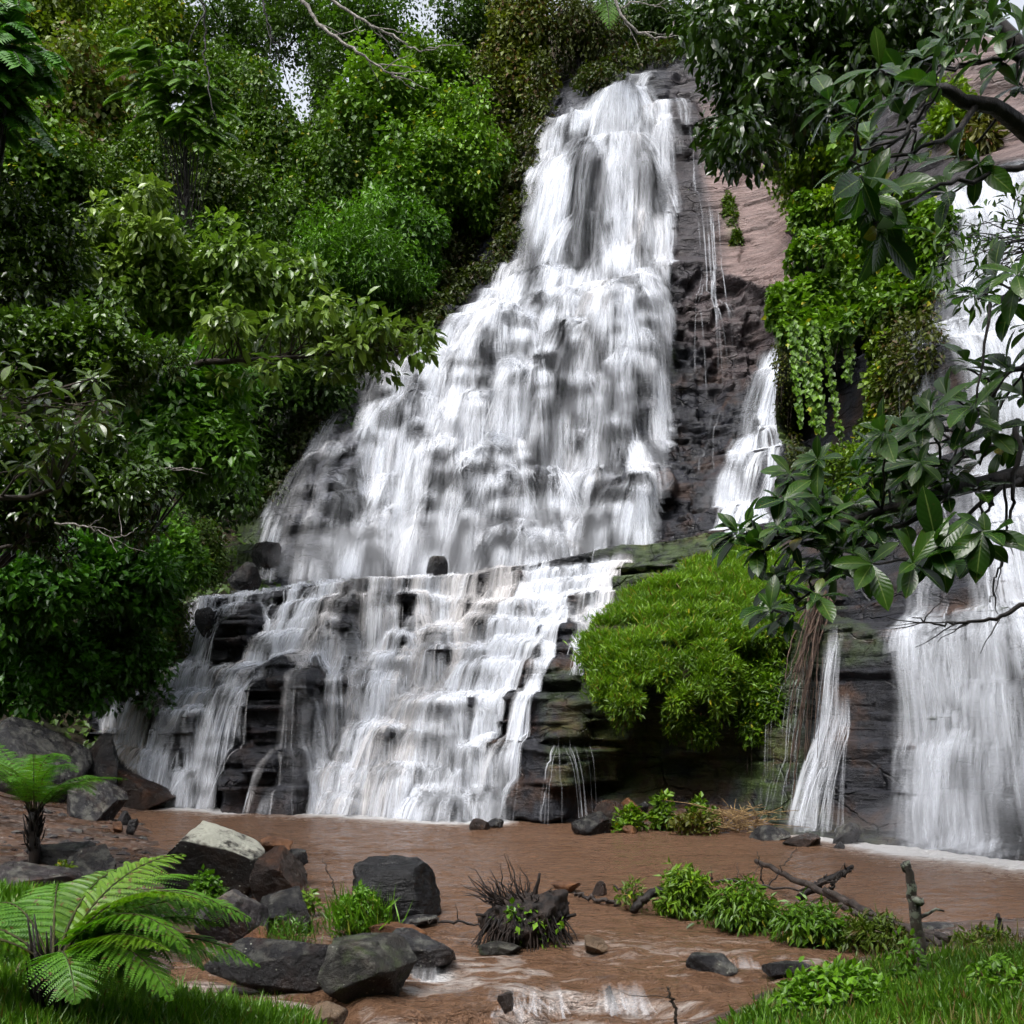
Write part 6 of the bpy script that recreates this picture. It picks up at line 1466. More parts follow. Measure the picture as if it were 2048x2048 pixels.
def boulder(label, box, mat_, seed, zb=0.0, deep=0.9, cuts=13, rough=0.06, sub=4, planes=(), rz=0.0, cat='boulder', name='boulder', group=None, squash=(0.48, 0.80), Y=None, sink=0.3):
    u0, v0, u1, v1 = box
    Y = (EYE - zb) * FOC / (v1 - VH) if Y is None else Y
    if Y < 16 and v1 < 2030: Y = min(Y, (EYE - 0.03) * FOC / (v1 - VH))
    w_ = (u1 - u0) * Y / FOC
    if Y < 16 and w_ > 0.3: w_ *= 1.1
    dp = w_ * deep
    Yc = Y + dp * 0.42
    zt = EYE - (v0 - VH) * (Yc + 0.1 * dp) / FOC
    zb_ = EYE - (v1 - VH) * Y / FOC
    h = max(zt - zb_, 0.05)
    r_ = np.random.default_rng(seed)
    V, F = ICO[sub]; V = V.copy()
    pl = [(unit(r_.normal(size=3)), r_.uniform(*squash)) for _ in range(cuts)] + [(unit(np.array(p[:3], float)), p[3]) for p in planes]
    for _ in range(2):
        for n_, d_ in pl:
            k = np.maximum(V @ n_ - d_, 0); V -= k[:, None] * n_
    V /= np.abs(V).max(0)
    ang = r_.random() * 6
    V = V + unit(V) * (fbm3(V * 1.7 + ang, seed, 4)[:, None] * rough * 2.2 + fbm3(V * 6 + ang, seed + 5, 3)[:, None] * rough * 1.4)
    rad = np.abs(V).max(0)
    c_, s_ = math.cos(rz), math.sin(rz)
    V[:, :2] = V[:, :2] @ np.array([[c_, s_], [-s_, c_]])
    V[:, 0] *= w_ / (V[:, 0].max() - V[:, 0].min()); V[:, 0] -= (V[:, 0].max() + V[:, 0].min()) / 2
    V[:, 1] *= dp / (V[:, 1].max() - V[:, 1].min())
    tot = h * (1 + sink)
    V[:, 2] = (V[:, 2] - V[:, 2].max()) * tot / (V[:, 2].max() - V[:, 2].min()) + h
    x = (( u0 + u1) / 2 - 1024) * Yc / FOC
    o = link(name, np_mesh(name, V, F, True), ROCKS[mat_])
    o.location = (x, Yc, zb_)
    tag(o, label, cat, group)
    return o
UPP = ((0, 0, 1, 0.62),)
boulder('great grey boulder with lichen patches at the left edge behind the small fern', (-60,1432,182,1640), 'grey', 101, Y=23.2, deep=0.8, planes=((0.6,-0.3,0.75,0.6),(-0.5,-0.4,0.7,0.66)), sub=5, rough=0.05)
boulder('dark upright rock at the left foot of the cascade', (172,1465,244,1570), 'dark', 102, Y=24.4, deep=0.9, sub=4)
boulder('rusty brown wedge rock pointing into the pool below the cascade', (208,1538,352,1622), 'brown', 103, Y=24.6, deep=0.8, planes=((0.55,-0.1,0.8,0.35),), sub=5)
boulder('grey slab rock leaning on the bank behind the small tree fern', (122,1560,250,1655), 'grey', 104, Y=21.3, deep=0.9, planes=((0.3,-0.7,0.65,0.42),(0.75,-0.1,0.6,0.5)), sub=5)
boulder('small grey stone at the tip of the leaning slab', (232,1620,262,1650), 'grey', 105, Y=21.0, cat='stone', name='stone', sub=3)
boulder('small rusty stone on the mud beside the pool edge', (226,1642,246,1662), 'orange', 106, Y=19.8, cat='stone', name='stone', sub=3)
boulder('squarish dark stone on the mud at the pool edge', (252,1636,276,1664), 'dark', 107, Y=19.8, cat='stone', name='stone', sub=3)
boulder('flat dark block with white spots on the mud left', (62,1684,192,1756), 'grey', 108, Y=14.8, deep=0.7, planes=((0,-0.9,0.2,0.5),(0.1,-0.2,1,0.5)), sub=5)
boulder('dark tilted rock right of the white spotted block', (140,1688,234,1778), 'dark', 109, Y=14.3, deep=0.8, planes=((0.2,-0.5,0.8,0.45),), sub=5)
boulder('long brown topped rock at the left edge above the large fern', (-30,1724,156,1812), 'purple', 110, Y=13.3, deep=0.7, planes=((0.2,-0.2,0.95,0.5),), sub=5)
boulder('round grey stone below the brown topped rock', (98,1768,140,1812), 'grey', 111, Y=12.9, cat='stone', name='stone', sub=4)
boulder('large boulder with a white lichen top in the middle left', (318,1645,522,1800), 'white', 112, Y=13.9, deep=0.75, planes=((0,-1,-0.30,0.40),(0,-0.25,1,0.62),(-0.75,-0.1,0.65,0.55),(0.6,0,0.8,0.72)), sub=5, rough=0.045, cuts=8)
boulder('sloping brown rock leaning right of the white topped boulder', (506,1690,618,1806), 'brown', 113, Y=13.7, deep=0.9, planes=((0.72,-0.35,0.6,0.34),), sub=5)
boulder('orange slab lying against the white topped boulder', (514,1672,584,1712), 'orange', 114, Y=14.6, deep=0.8, cat='stone', name='stone', planes=UPP, sub=4)
boulder('thin grey flagstone at the pool edge', (552,1700,614,1732), 'grey', 115, Y=14.6, deep=0.9, cat='stone', name='stone', planes=((0,-0.1,1,0.4),), sub=4)
boulder('purple-grey boulder with a dark hollow under its front', (393,1778,528,1892), 'purple', 116, Y=11.8, deep=0.8, planes=((0,-0.35,0.93,0.55),(-0.1,-1,-0.5,0.42),(0.8,-0.3,0.4,0.5)), sub=5, cuts=8)
boulder('dark smooth topped boulder between the purple-grey one and the grasses', (514,1775,624,1868), 'dark', 117, Y=12.3, deep=0.8, planes=((0.25,-0.35,0.9,0.46),), sub=5)
boulder('orange stone wedged under the purple-grey boulder', (488,1850,542,1892), 'orange', 118, Y=11.7, cat='stone', name='stone', sub=4)
boulder('long dark rock lying across the rushing stream', (424,1872,672,1992), 'dark', 119, Y=10.15, deep=0.45, planes=((0,-0.4,0.92,0.5),(-0.5,-0.2,0.8,0.62)), sub=5, cuts=7, rough=0.05)
boulder('mossy lichened boulder in the stream by the little spill', (648,1876,828,2008), 'lichen', 120, Y=9.75, deep=0.8, planes=((0.55,-0.35,0.75,0.46),(-0.2,-0.9,0.3,0.62)), sub=5, rough=0.055)
boulder('grey slab with a sharp edge behind the mossy boulder', (728,1862,902,1950), 'grey', 121, Y=10.7, deep=0.6, planes=((0.2,-0.35,0.93,0.42),(0.25,-1,-0.2,0.5)), sub=5, cuts=8)
boulder('black knobbly boulder standing in the pool', (708,1714,876,1842), 'black', 122, Y=13.2, deep=0.85, planes=((0,-0.1,1,0.72),(0.9,-0.2,0.2,0.75)), sub=5, cuts=9, rough=0.10)
boulder('pointed tan stone cut by the bottom edge', (588,2004,690,2075), 'tan', 123, Y=8.2, deep=0.9, sub=4, cat='stone', name='stone')
boulder('brown mossy stone below the bright grass tuft', (716,1828,770,1868), 'lichen', 124, Y=12.0, cat='stone', name='stone', sub=4)
boulder('rusty flat stone between the grass tuft and the sharp slab', (742,1846,850,1884), 'orange', 125, Y=11.4, deep=0.5, cat='stone', name='stone', planes=UPP, sub=4)
boulder('small dark stone right of the black boulder', (822,1744,852,1754), 'dark', 126, Y=15.4, cat='stone', name='stone', sub=3)
boulder('flat grey stone below the black boulder', (800,1830,872,1852), 'grey', 127, Y=12.3, cat='stone', name='stone', planes=UPP, sub=3)
boulder('small tilted stone at the sharp end of the grey slab', (890,1898,912,1926), 'dark', 128, Y=10.7, cat='stone', name='stone', sub=3)
boulder('brown stone alone in the pool before the cascade', (938,1636,980,1664), 'brown', 129, Y=20.9, cat='stone', name='stone', sub=4)
boulder('pointed grey stone beside the lone brown one in the pool', (974,1636,1008,1658), 'grey', 130, Y=21.3, cat='stone', name='stone', sub=4)
boulder('dark grey rock at the tip of the sand spit', (1142,1622,1222,1674), 'dark', 131, Y=20.2, sub=4)
boulder('brown rock on the bank behind the sand spit rock', (1180,1598,1262,1650), 'brown', 132, Y=21.2, sub=4)
boulder('upright orange stone on the far bank', (1238,1594,1286,1640), 'orange', 133, Y=21.2, cat='stone', name='stone', sub=4, planes=((0.6,0,0.7,0.4),))
boulder('orange pebble at the water line of the far bank', (1244,1650,1276,1668), 'orange', 134, Y=20.4, cat='stone', name='stone', sub=3)
boulder('grey stone on the bank above the dry stalks', (1270,1602,1298,1624), 'grey', 135, Y=21.8, cat='stone', name='stone', sub=3)
boulder('wet grey rock in the spray below the roots', (1502,1650,1580,1690), 'grey', 136, Y=19.4, sub=4)
boulder('dark rock in the froth beside the big fall', (1562,1668,1644,1698), 'brown', 137, Y=18.7, sub=4, planes=((-0.5,0,0.8,0.4),))
boulder('rounded grey boulder veiled by spray under the trickling fall', (1662,1642,1722,1704), 'grey', 138, Y=18.9, sub=4)
boulder('small dark stone in the froth left of the veiled boulder', (1664,1682,1690,1704), 'dark', 139, Y=18.4, cat='stone', name='stone', sub=3)
boulder('rusty flat stones of driftwood heap behind the root mass', (1104,1762,1160,1784), 'orange', 140, Y=14.6, deep=0.6, cat='stone', name='stone', sub=3, planes=UPP)
boulder('round brown stone right of the rusty flat ones', (1184,1760,1214,1790), 'brown', 141, Y=14.3, cat='stone', name='stone', sub=3)
boulder('flat greenish stone awash before the root mass', (960,1880,1042,1908), 'lichen', 142, Y=10.8, deep=0.7, cat='stone', name='stone', planes=UPP, sub=4)
boulder('yellowish stone splitting the current', (1168,1866,1216,1904), 'tan', 143, Y=11.0, cat='stone', name='stone', sub=4)
boulder('grey stone awash in the rapids', (1376,1906,1470,1952), 'grey', 144, Y=10.0, deep=0.7, cat='stone', name='stone', sub=4, planes=UPP)
boulder('dark wet stone awash left of the right grass bank', (1532,1920,1620,1966), 'dark', 145, Y=9.8, deep=0.7, cat='stone', name='stone', sub=4, planes=UPP)
boulder('small brown stone at the lip of the little rapids', (994,1984,1028,2022), 'brown', 146, Y=9.2, cat='stone', name='stone', sub=4)
boulder('dark rounded rock behind the right grass bank', (1900,1850,2004,1892), 'dark', 147, Y=11.4, sub=4)
boulder('flat wet rock in the water behind the dead stake', (1830,1842,1918,1876), 'grey', 148, Y=12.3, deep=0.7, sub=4, planes=UPP)
boulder('tan stone in the grass at the bottom right', (1926,2000,1972,2044), 'tan', 149, Y=7.6, cat='stone', name='stone', sub=4)
boulder('pale stone right of the tan one in the grass', (1966,2016,1994,2040), 'tan', 150, Y=7.6, cat='stone', name='stone', sub=3)
boulder('grey rock half hidden in the right grass bank', (1870,1982,1936,2012), 'grey', 151, Y=8.1, sub=4)
boulder('brown stone at the bottom right edge of the grass', (1840,2020,1900,2060), 'brown', 152, Y=7.6, cat='stone', name='stone', sub=4)
boulder('dark stone at the left end of the ledge under the upper falls', (455,1125,520,1168), 'dark', 153, Y=31.5, sub=4)
boulder('dark flat rock on the ledge beside the spray', (500,1085,560,1125), 'dark', 154, Y=33.0, sub=4, planes=UPP)
boulder('pale wet block standing in the spray on the ledge', (852,1112,896,1156), 'grey', 155, Y=30.4, sub=4, planes=((0,0,1,0.7),))
boulder('dark rock between the mossy bank and the first spill', (390,1215,430,1262), 'dark', 156, Y=28.4, sub=4)

# loose pebbles strewn on the mud: nobody could count them
r_ = np.random.default_rng(7)
V0, F0 = ICO[3]; V0s, F0s = ico(1)
Vs, Fs = [], []; b = 0
for k in range(900):
    if k < 600:
        u, v = r_.uniform(0, 700), r_.uniform(1640, 1900)
    elif k < 750:
        u, v = r_.uniform(1120, 1560), r_.uniform(1625, 1675)
    else:
        u, v = r_.uniform(420, 900), r_.uniform(1760, 1900)
    Y = (EYE - 0.1) * FOC / (v - VH); x = (u - 1024) * Y / FOC
    z = float(ground_z(x, Y))
    if z < -0.06: continue
    s = 0.03 + 0.10 * r_.random() ** 4
    Q_ = V0s * (0.7 + 0.5 * r_.random((len(V0s), 1))) * s * np.array([1.3, 1.1, 0.7]) + np.array([x, Y, z])
    Vs.append(Q_); Fs.append(F0s + b); b += len(V0s)
peb = link('pebbles', np_mesh('pebbles', np.concatenate(Vs), np.concatenate(Fs), False), ROCKS['purple'])
tag(peb, kind='stuff')
# ------------------------------------------------------------------ ferns
def frond(base, heading, L, W, n_p, n_q, rise, droop, r_, LQ=1.0, roll=0.0):
    """one twice-divided frond: leaflet quads, and its stalk"""
    t = np.linspace(0, 1, 26)
    h = np.array([math.cos(heading), math.sin(heading), 0.0])
    ang = rise - (rise + droop) * t ** 1.25
    ds = L / 25
    P_ = np.array(base, float) + np.concatenate([[np.zeros(3)], np.cumsum((np.cos(ang)[:-1, None] * h + np.sin(ang)[:-1, None] * np.array([0, 0, 1])) * ds, 0)])
    T_ = unit(np.gradient(P_, axis=0)); S_ = unit(np.cross(T_, np.array([0, 0, 1.0]) + 0 * T_)); Nn = np.cross(S_, T_)
    if roll:
        S_ = unit(S_ * math.cos(roll) + Nn * math.sin(roll)); Nn = np.cross(S_, T_)
    pos, d, up, sz, wd = [], [], [], [], []
    for k in range(n_p):
        s = 0.16 + 0.83 * k / (n_p - 1)
        i = s * 25; j = min(int(i), 24); f = i - j
        p = P_[j] * (1 - f) + P_[min(j + 1, 25)] * f; tt, ss, nn = T_[j], S_[j], Nn[j]
        pl = W * (math.sin(math.pi * min(1.0, (0.10 + 0.90 * s)) ** 0.9) ** 0.8 if s < 0.97 else 0.10) * (0.92 + 0.16 * r_.random())
        for sg in (-1, 1):
            ax = unit(ss * sg + tt * (0.30 + 0.40 * s) - nn * 0.10 + 0.06 * r_.normal(size=3))
            q = np.linspace(0.05, 1, n_q)[:, None]
            pp = p + ax * q * pl - np.array([0, 0, 1.0]) * 0.22 * pl * q ** 2
            side = unit(np.cross(nn, ax))
            lp = (0.040 + 0.05 * W) * (1.04 - q[:, 0]) ** 0.6 * (0.5 + 0.5 * pl / W) * LQ
            for s2 in (-1, 1):
                pos.append(pp); d.append(unit(side * s2 + ax * 0.55 - nn * 0.1)[None] + 0 * pp); up.append(nn[None] + 0 * pp); sz.append(lp)
                wd.append(np.full(n_q, 1.0))
    pos, d, up, sz = map(np.concatenate, (pos, d, up, sz))
    return (pos, d, up, sz), P_
M_STALK = make_bark('fern_stalk', (0.02, 0.018, 0.006), (0.05, 0.05, 0.014))
def tree_fern(label, loc, trunk_h, trunk_r, fronds, tint, seed, n_p=17, n_q=15):
    """fronds: (heading deg, length, width, rise deg, droop deg)"""
    r_ = np.random.default_rng(seed)
    root = empty('tree_fern', loc)
    tr = [(wob((0, 0, -0.5), (0, 0, trunk_h), 8, 0.01, r_), [trunk_r * 1.1, trunk_r])]
    for k in range(46):                                  # old leaf bases round the trunk
        a = r_.random() * 6.28; z = trunk_h * (0.1 + 0.9 * r_.random())
        o_ = np.array([math.cos(a), math.sin(a), 0])
        tr.append((np.array([o_ * trunk_r * 0.8 + (0, 0, z), o_ * trunk_r * 1.5 + (0, 0, z + 0.10), o_ * trunk_r * 1.9 + (0, 0, z + 0.24 * r_.random() + 0.1)]), [0.016, 0.010, 0.004]))
    tube_obj('trunk', tr, M_BARK_D, root, 5)
    for (hd, L, W, ri, dr) in fronds:
        q, pth = frond((0.6 * trunk_r * math.cos(math.radians(hd)), 0.6 * trunk_r * math.sin(math.radians(hd)), trunk_h), math.radians(hd), L, W, n_p, n_q, math.radians(ri), math.radians(dr), r_, roll=0.15 * r_.normal())
        V, F, lr, cl = leaves(*q, T4N, None, np.full(len(q[0]), r_.random()), np.full(len(q[0]), 1.7))
        f = link('frond', np_mesh('frond', V, F, False, {'lr': lr, 'cl': cl}), M_FERN, root)
        t_ = tint if r_.random() < 0.75 else (tint[0] * 1.25, tint[1] * 1.0, tint[2] * 0.8)
        f.color = (*t_, 1)
        st = tube_obj('stalk', [(pth, [0.011, 0.005, 0.002])], M_STALK, f, 4)
    tag(root, label, 'fern')
    return root
r_ = np.random.default_rng(71)
p0 = P(105, 2050, 6.4)
FR = [(-8,1.30,0.34,40,50),(12,1.35,0.34,46,38),(30,1.35,0.32,54,26),(48,1.25,0.30,62,20),(78,1.15,0.30,62,25),(-30,1.15,0.32,34,58),(-58,0.95,0.30,36,60),(-135,1.0,0.32,42,55),(-160,1.15,0.32,40,55),(172,1.2,0.32,42,45),(140,1.2,0.30,52,35),(110,1.15,0.30,58,30),(22,1.0,0.30,22,42),(-18,0.95,0.28,18,62),(62,1.35,0.32,46,26)]
tree_fern('large tree fern with spreading fronds in the bottom left corner', (p0.x, p0.y, float(ground_z(p0.x, p0.y))), 0.36, 0.075, [(a_, L_ * 0.82 * (0.85 + 0.3 * r_.random()), W_ * 0.88, ri_, dr_ + 10 * r_.normal()) for a_, L_, W_, ri_, dr_ in FR] + [(15 + 40 * r_.normal(), 0.9 + 0.3 * r_.random(), 0.26, 50 + 14 * r_.normal(), 30 + 15 * r_.normal()) for _ in range(7)], (0.80, 0.98, 0.56), 71)
p1 = P(68, 1700, 14.8)
tree_fern('small tree fern with a dark trunk before the great grey boulder', (p1.x, p1.y, p1.z - 0.1), 0.62, 0.075, [(a + 8 * r_.normal(), 1.0 + 0.45 * r_.random(), 0.30, 62 + 16 * r_.normal(), 22 + 22 * r_.normal()) for a in range(0, 360, 21)], (0.75, 1.0, 0.7), 72, 15, 11)
# hanging fern fronds on the cliff left of the crest
root = empty('cliff_fern', tuple(P(1195, -20, 44)))
for (hd, L, W, ri, dr) in [(-80, 3.4, 0.75, -30, 88), (-100, 3.0, 0.7, 10, 88), (-60, 2.6, 0.7, 15, 85)]:
    q, pth = frond((0.2 * math.cos(hd), 0, 0), math.radians(hd), L, W, 16, 12, math.radians(ri), math.radians(dr), r_, LQ=2.0)
    V, F, lr, cl = leaves(*q, T4N, None, np.full(len(q[0]), 0.6), np.full(len(q[0]), 2.2))
    f = link('frond', np_mesh('frond', V, F, False, {'lr': lr, 'cl': cl}), M_FERN, root); f.color = (0.8, 0.9, 0.5, 1)
    tube_obj('stalk', [(pth, [0.03, 0.012])], M_BARK, f, 4)
tag(root, 'big fern hanging its fronds over the cliff left of the crest', 'fern')

# ------------------------------------------------------------------ grass banks: nobody could count the blades
def grass_at(name, poly, n_, L, tint, seed, zmin=0.12, lean=0.35, wid=0.05, broad=0):
    r_ = np.random.default_rng(seed)
    q = sample_poly(poly, n_, r_)
    Y = (EYE - 0.35) * FOC / (q[:, 1] - VH)
    for _ in range(3):
        z = ground_z((q[:, 0] - 1024) / FOC * Y, Y); Y = (EYE - z) * FOC / (q[:, 1] - VH)
    x = (q[:, 0] - 1024) / FOC * Y; z = ground_z(x, Y)
    dens = vn(x * 2.2, Y * 2.2, seed)
    ok = (z > zmin) & (dens > 0.25 * r_.random(n_))
    p = np.stack([x, Y, z - 0.02], -1)[ok]; hgt = (0.6 + 0.8 * vn(x * 1.3, Y * 1.3, seed + 1))[ok]; cl = dens[ok]
    i = np.repeat(np.arange(len(p)), 7); m_ = len(i)
    b = p[i] + r_.normal(size=(m_, 3)) * np.array([0.03, 0.03, 0.0])
    d = unit(np.stack([r_.normal(size=m_) * lean, r_.normal(size=m_) * lean, np.ones(m_)], -1))
    up = unit(np.stack([r_.normal(size=m_), r_.normal(size=m_), 0.2 * np.ones(m_)], -1))
    s = L * hgt[i] * (0.4 + 0.8 * r_.random(m_))
    parts = [leaves(b, d, up, s, (np.array([(-0.16, 0, 0), (0.16, 0, 0), (0.10, 0.6, 0.02), (0, 1, -0.14), (-0.10, 0.6, 0.02)], float), np.array([(0, 1, 2, 3)])) if False else T4N, r_.random(m_), cl[i], np.full(m_, wid / (0.16 * L)))]
    ob = link(name, leaf_mesh(name, parts), M_GRASS); ob.color = (*tint, 1)
    tag(ob, kind='stuff')
    return ob
grass_at('grass', [(-40,1960),(140,1920),(330,1960),(430,1990),(560,2010),(640,2080),(600,2160),(-60,2160)], 4200, 0.16, (0.95, 1.05, 0.6), 81, 0.16, 0.55, 0.018)
grass_at('grass', [(1440,2080),(1510,2025),(1570,1985),(1660,1945),(1800,1920),(1900,1912),(2070,1905),(2090,2160),(1400,2160)], 7000, 0.13, (0.85, 0.95, 0.5), 82, 0.10, 0.6, 0.016)
grass_at('grass', [(-40,1800),(200,1800),(260,1880),(160,1950),(-40,1950)], 1600, 0.24, (0.85, 1.0, 0.5), 83, 0.1, 0.3, 0.02)

def tall_grass(name, poly, n_, L, tint, seed, mat_):
    r_ = np.random.default_rng(seed)
    q = sample_poly(poly, n_, r_)
    Y = (EYE - 0.35) * FOC / (q[:, 1] - VH)
    for _ in range(3):
        z = ground_z((q[:, 0] - 1024) / FOC * Y, Y); Y = (EYE - z) * FOC / (q[:, 1] - VH)
    x = (q[:, 0] - 1024) / FOC * Y; z = ground_z(x, Y); ok = z > 0.08
    b = np.stack([x, Y, z - 0.02], -1)[ok]; m_ = len(b)
    d = unit(np.stack([r_.normal(size=m_) * 0.3, r_.normal(size=m_) * 0.3, np.ones(m_)], -1))
    up = unit(np.stack([r_.normal(size=m_), r_.normal(size=m_), 0.2 * np.ones(m_)], -1))
    T = (np.array([(-0.5, 0, 0), (0.5, 0, 0), (0.45, 0.5, 0.06), (-0.45, 0.5, 0.06), (0.0, 1, 0.30)], float), None)
    s = L * (0.4 + 0.9 * r_.random(m_)); w_ = 0.012 / s
    V, _, lr, cl = leaves(b, d, up, s, (T[0], np.zeros((1, 4), int)), r_.random(m_), vn(b[:, 0] * 1.5, b[:, 1] * 1.5, seed), w_ )
    i = np.arange(m_)[:, None] * 5
    ob = link(name, np_mesh(name, V, [i + np.array([[0, 1, 2, 3]]), i + np.array([[3, 2, 4]])], False, {'lr': lr, 'cl': cl}), mat_); ob.color = (*tint, 1)
    tag(ob, kind='stuff')
M_STRAW = make_leaf('straw_blade', (0.045, 0.060, 0.012), (0.17, 0.17, 0.05), rough=0.5, spec=0.3, brown=0.25)
tall_grass('grass', [(1440,2080),(1510,2025),(1570,1985),(1660,1945),(1800,1920),(1900,1912),(2070,1905),(2090,2160),(1400,2160)], 5600, 0.16, (1, 1.05, 0.7), 85, M_GRASS)
tall_grass('grass', [(1480,2060),(1600,1940),(1800,1890),(2070,1870),(2090,2160)], 900, 0.20, (0.8, 0.75, 0.6), 86, M_STRAW)
grass_at('grass', [(2090,1905),(3000,1900),(3000,2300),(2090,2300)], 3500, 0.16, (0.85, 0.95, 0.5), 88, 0.10, 0.6, 0.02)
grass_at('grass', [(-1000,1900),(-40,1900),(-60,2160),(-200,2300),(-1000,2300)], 3500, 0.18, (0.9, 1.0, 0.5), 89, 0.10, 0.5, 0.02)
tall_grass('grass', [(-40,1960),(140,1920),(330,1960),(430,1990),(560,2010),(640,2080),(600,2160),(-60,2160)], 4200, 0.19, (1.1, 1.15, 0.7), 87, M_GRASS)
def bush(name, label, cat, box, n_, per, mat_, tint, leaf, tm, seed, clr=0.10, Y=None, zb=0.0, droop=0.2, flat=0.8, lean=0.0, stems=True, blade=0, thick=0.35):
    """a small plant inside a box of the photograph, standing on the ground or on driftwood"""
    u0, v0, u1, v1 = box
    r_ = np.random.default_rng(seed)
    Y = (EYE - zb) * FOC / (v1 - VH) if Y is None else Y
    if v1 < 1960: Y = min(Y, (EYE - 0.02) * FOC / (v1 - VH))
    base = np.array(P((u0 + u1) / 2, v1, Y))
    if zb == 0.0 and Y < 9: base[2] = max(base[2], float(ground_z(base[0], base[1])) + 0.02)
    wx, hz = (u1 - u0) * Y / FOC / 2, (v1 - v0) * Y / FOC
    root = empty(name, base)
    a = r_.random(n_) * 6.28; rad = np.sqrt(r_.random(n_))
    hh = r_.random(n_) ** 0.8
    c = np.stack([np.cos(a) * rad * wx * (1 - 0.45 * hh) + lean * hh, np.sin(a) * rad * min(wx, hz * 1.6) * thick * 2, hh * hz * (1 - 0.35 * rad ** 2)], -1)
    parts = [clumps_leaves(c, np.full((n_, 3), clr) * (0.6 + 0.8 * r_.random((n_, 1))), per, leaf, TMP[tm], r_, droop, flat, cl=np.clip(0.3 + 0.6 * hh + 0.2 * r_.normal(size=n_), 0, 1))]
    if blade:
        b0 = c * np.array([1, 1, 0.3])
        parts.append(blades(b0, blade, hz * 0.7, r_, 0.45, 0.025))
    ob = link('foliage', leaf_mesh(name, parts), mat_, root); ob.color = (*tint, 1)
    if stems:
        tube_obj('stems', [(wob((q[0] * 0.5, q[1] * 0.5, -0.05), q, 5, 0.01, r_), [0.007, 0.003]) for q in c[:40]], M_STEM, root, 4)['kind'] = 'stuff'
    tag(root, label, cat)
    return root
bush('grass_tuft', 'bright green tuft of grass before the black boulder', 'grass tuft', (665,1775,775,1868), 70, 24, M_GRASS, (0.95, 1.1, 0.45), 0.06, 'l', 91, 0.07, Y=12.3, blade=6)
bush('weed', 'leafy weeds in the shade under the white topped boulder', 'weed', (372,1752,450,1812), 26, 16, M_LEAF, (0.9, 1.2, 0.7), 0.07, 'r', 92, 0.08, Y=12.7)
bush('weed', 'small leafy weed on the front of the dark smooth boulder', 'weed', (552,1795,586,1842), 7, 10, M_PALE, (0.7, 1.0, 0.5), 0.10, 'n', 93, 0.07, Y=12.0)
bush('weed', 'light weed between the sloping brown rock and the water', 'weed', (596,1784,640,1822), 9, 14, M_PALE, (0.8, 1.0, 0.4), 0.07, 'l', 94, 0.06, Y=12.6)
bush('grass_tuft', 'thin grasses in the gravel right of the dark smooth boulder', 'grass tuft', (520,1834,640,1888), 30, 6, M_GRASS, (0.7, 0.85, 0.5), 0.06, 'n', 95, 0.06, Y=11.8, blade=8)
bush('weed', 'yellow flowered weeds at the foot of the brown topped rock', 'weed', (100,1728,152,1748), 14, 14, M_VINE, (0.9, 0.9, 0.4), 0.05, 'l', 96, 0.06, Y=14.0)
bush('weed', 'low weeds on the far bank beside the orange stone', 'weed', (1226,1620,1290,1662), 26, 18, M_VINE, (0.95, 1.1, 0.6), 0.11, 'l', 97, 0.12, Y=20.8)
bush('weed', 'leafy weeds on the far bank under the green cushion', 'weed', (1296,1596,1352,1660), 26, 18, M_VINE, (0.85, 1.0, 0.6), 0.12, 'l', 98, 0.13, Y=21.0)
bush('weed', 'taller weeds on the far bank before the dark undercut', 'weed', (1372,1600,1440,1656), 26, 18, M_VINE, (0.8, 0.95, 0.5), 0.12, 'l', 99, 0.13, Y=21.0)
bush('weed', 'brownish weeds along the far bank beside the dry stalks', 'weed', (1330,1630,1450,1668), 34, 16, M_DRY, (0.7, 0.6, 0.4), 0.10, 'l', 100, 0.12, Y=20.6)
bush('weed', 'broad-leaved weeds in the bottom right foreground', 'weed', (1540,1995,1800,2075), 110, 18, M_LEAF, (1.05, 1.3, 0.5), 0.06, 'm', 101, 0.09, Y=7.15, flat=1.0)
bush('weed', 'leafy weeds around the foot of the dead stake', 'weed', (1790,1965,1850,2060), 20, 12, M_LEAF, (1.05, 1.3, 0.5), 0.055, 'm', 102, 0.09, Y=7.7)
bush('weed', 'low leafy weeds at the bottom right edge', 'weed', (1930,2010,2060,2075), 34, 14, M_LEAF, (1.05, 1.3, 0.5), 0.055, 'm', 103, 0.08, Y=7.2)
bush('grass_tuft', 'coarse dark grass behind the dead stake', 'grass tuft', (1900,1870,2060,1925), 70, 14, M_DRY, (0.62, 0.85, 0.32), 0.08, 'n', 104, 0.10, Y=10.4, blade=12)

# dry stalks on the far bank
r_ = np.random.default_rng(110); paths = []
for k in range(90):
    a_ = np.array(P(1440 + 80 * r_.random(), 1668 - 40 * r_.random(), 20.5 + 0.4 * r_.normal()))
    d_ = np.array([r_.normal() * 0.5, r_.normal() * 0.2, abs(r_.normal()) * 0.22])
    paths.append((np.array([a_, a_ + d_ * 0.5 + (0, 0, 0.06), a_ + d_]), [0.008, 0.005]))
o = np.array(P(1480, 1670, 20.5))
V, F = tube([(a_ - o, b_) for a_, b_ in paths], 4)
ob = link('dry_stalks', np_mesh('dry_stalks', V, F), make_bark('straw', (0.12, 0.07, 0.03), (0.32, 0.22, 0.10))); ob.location = o
tag(ob, 'heap of dry straw-coloured stalks on the far bank', 'stalks')

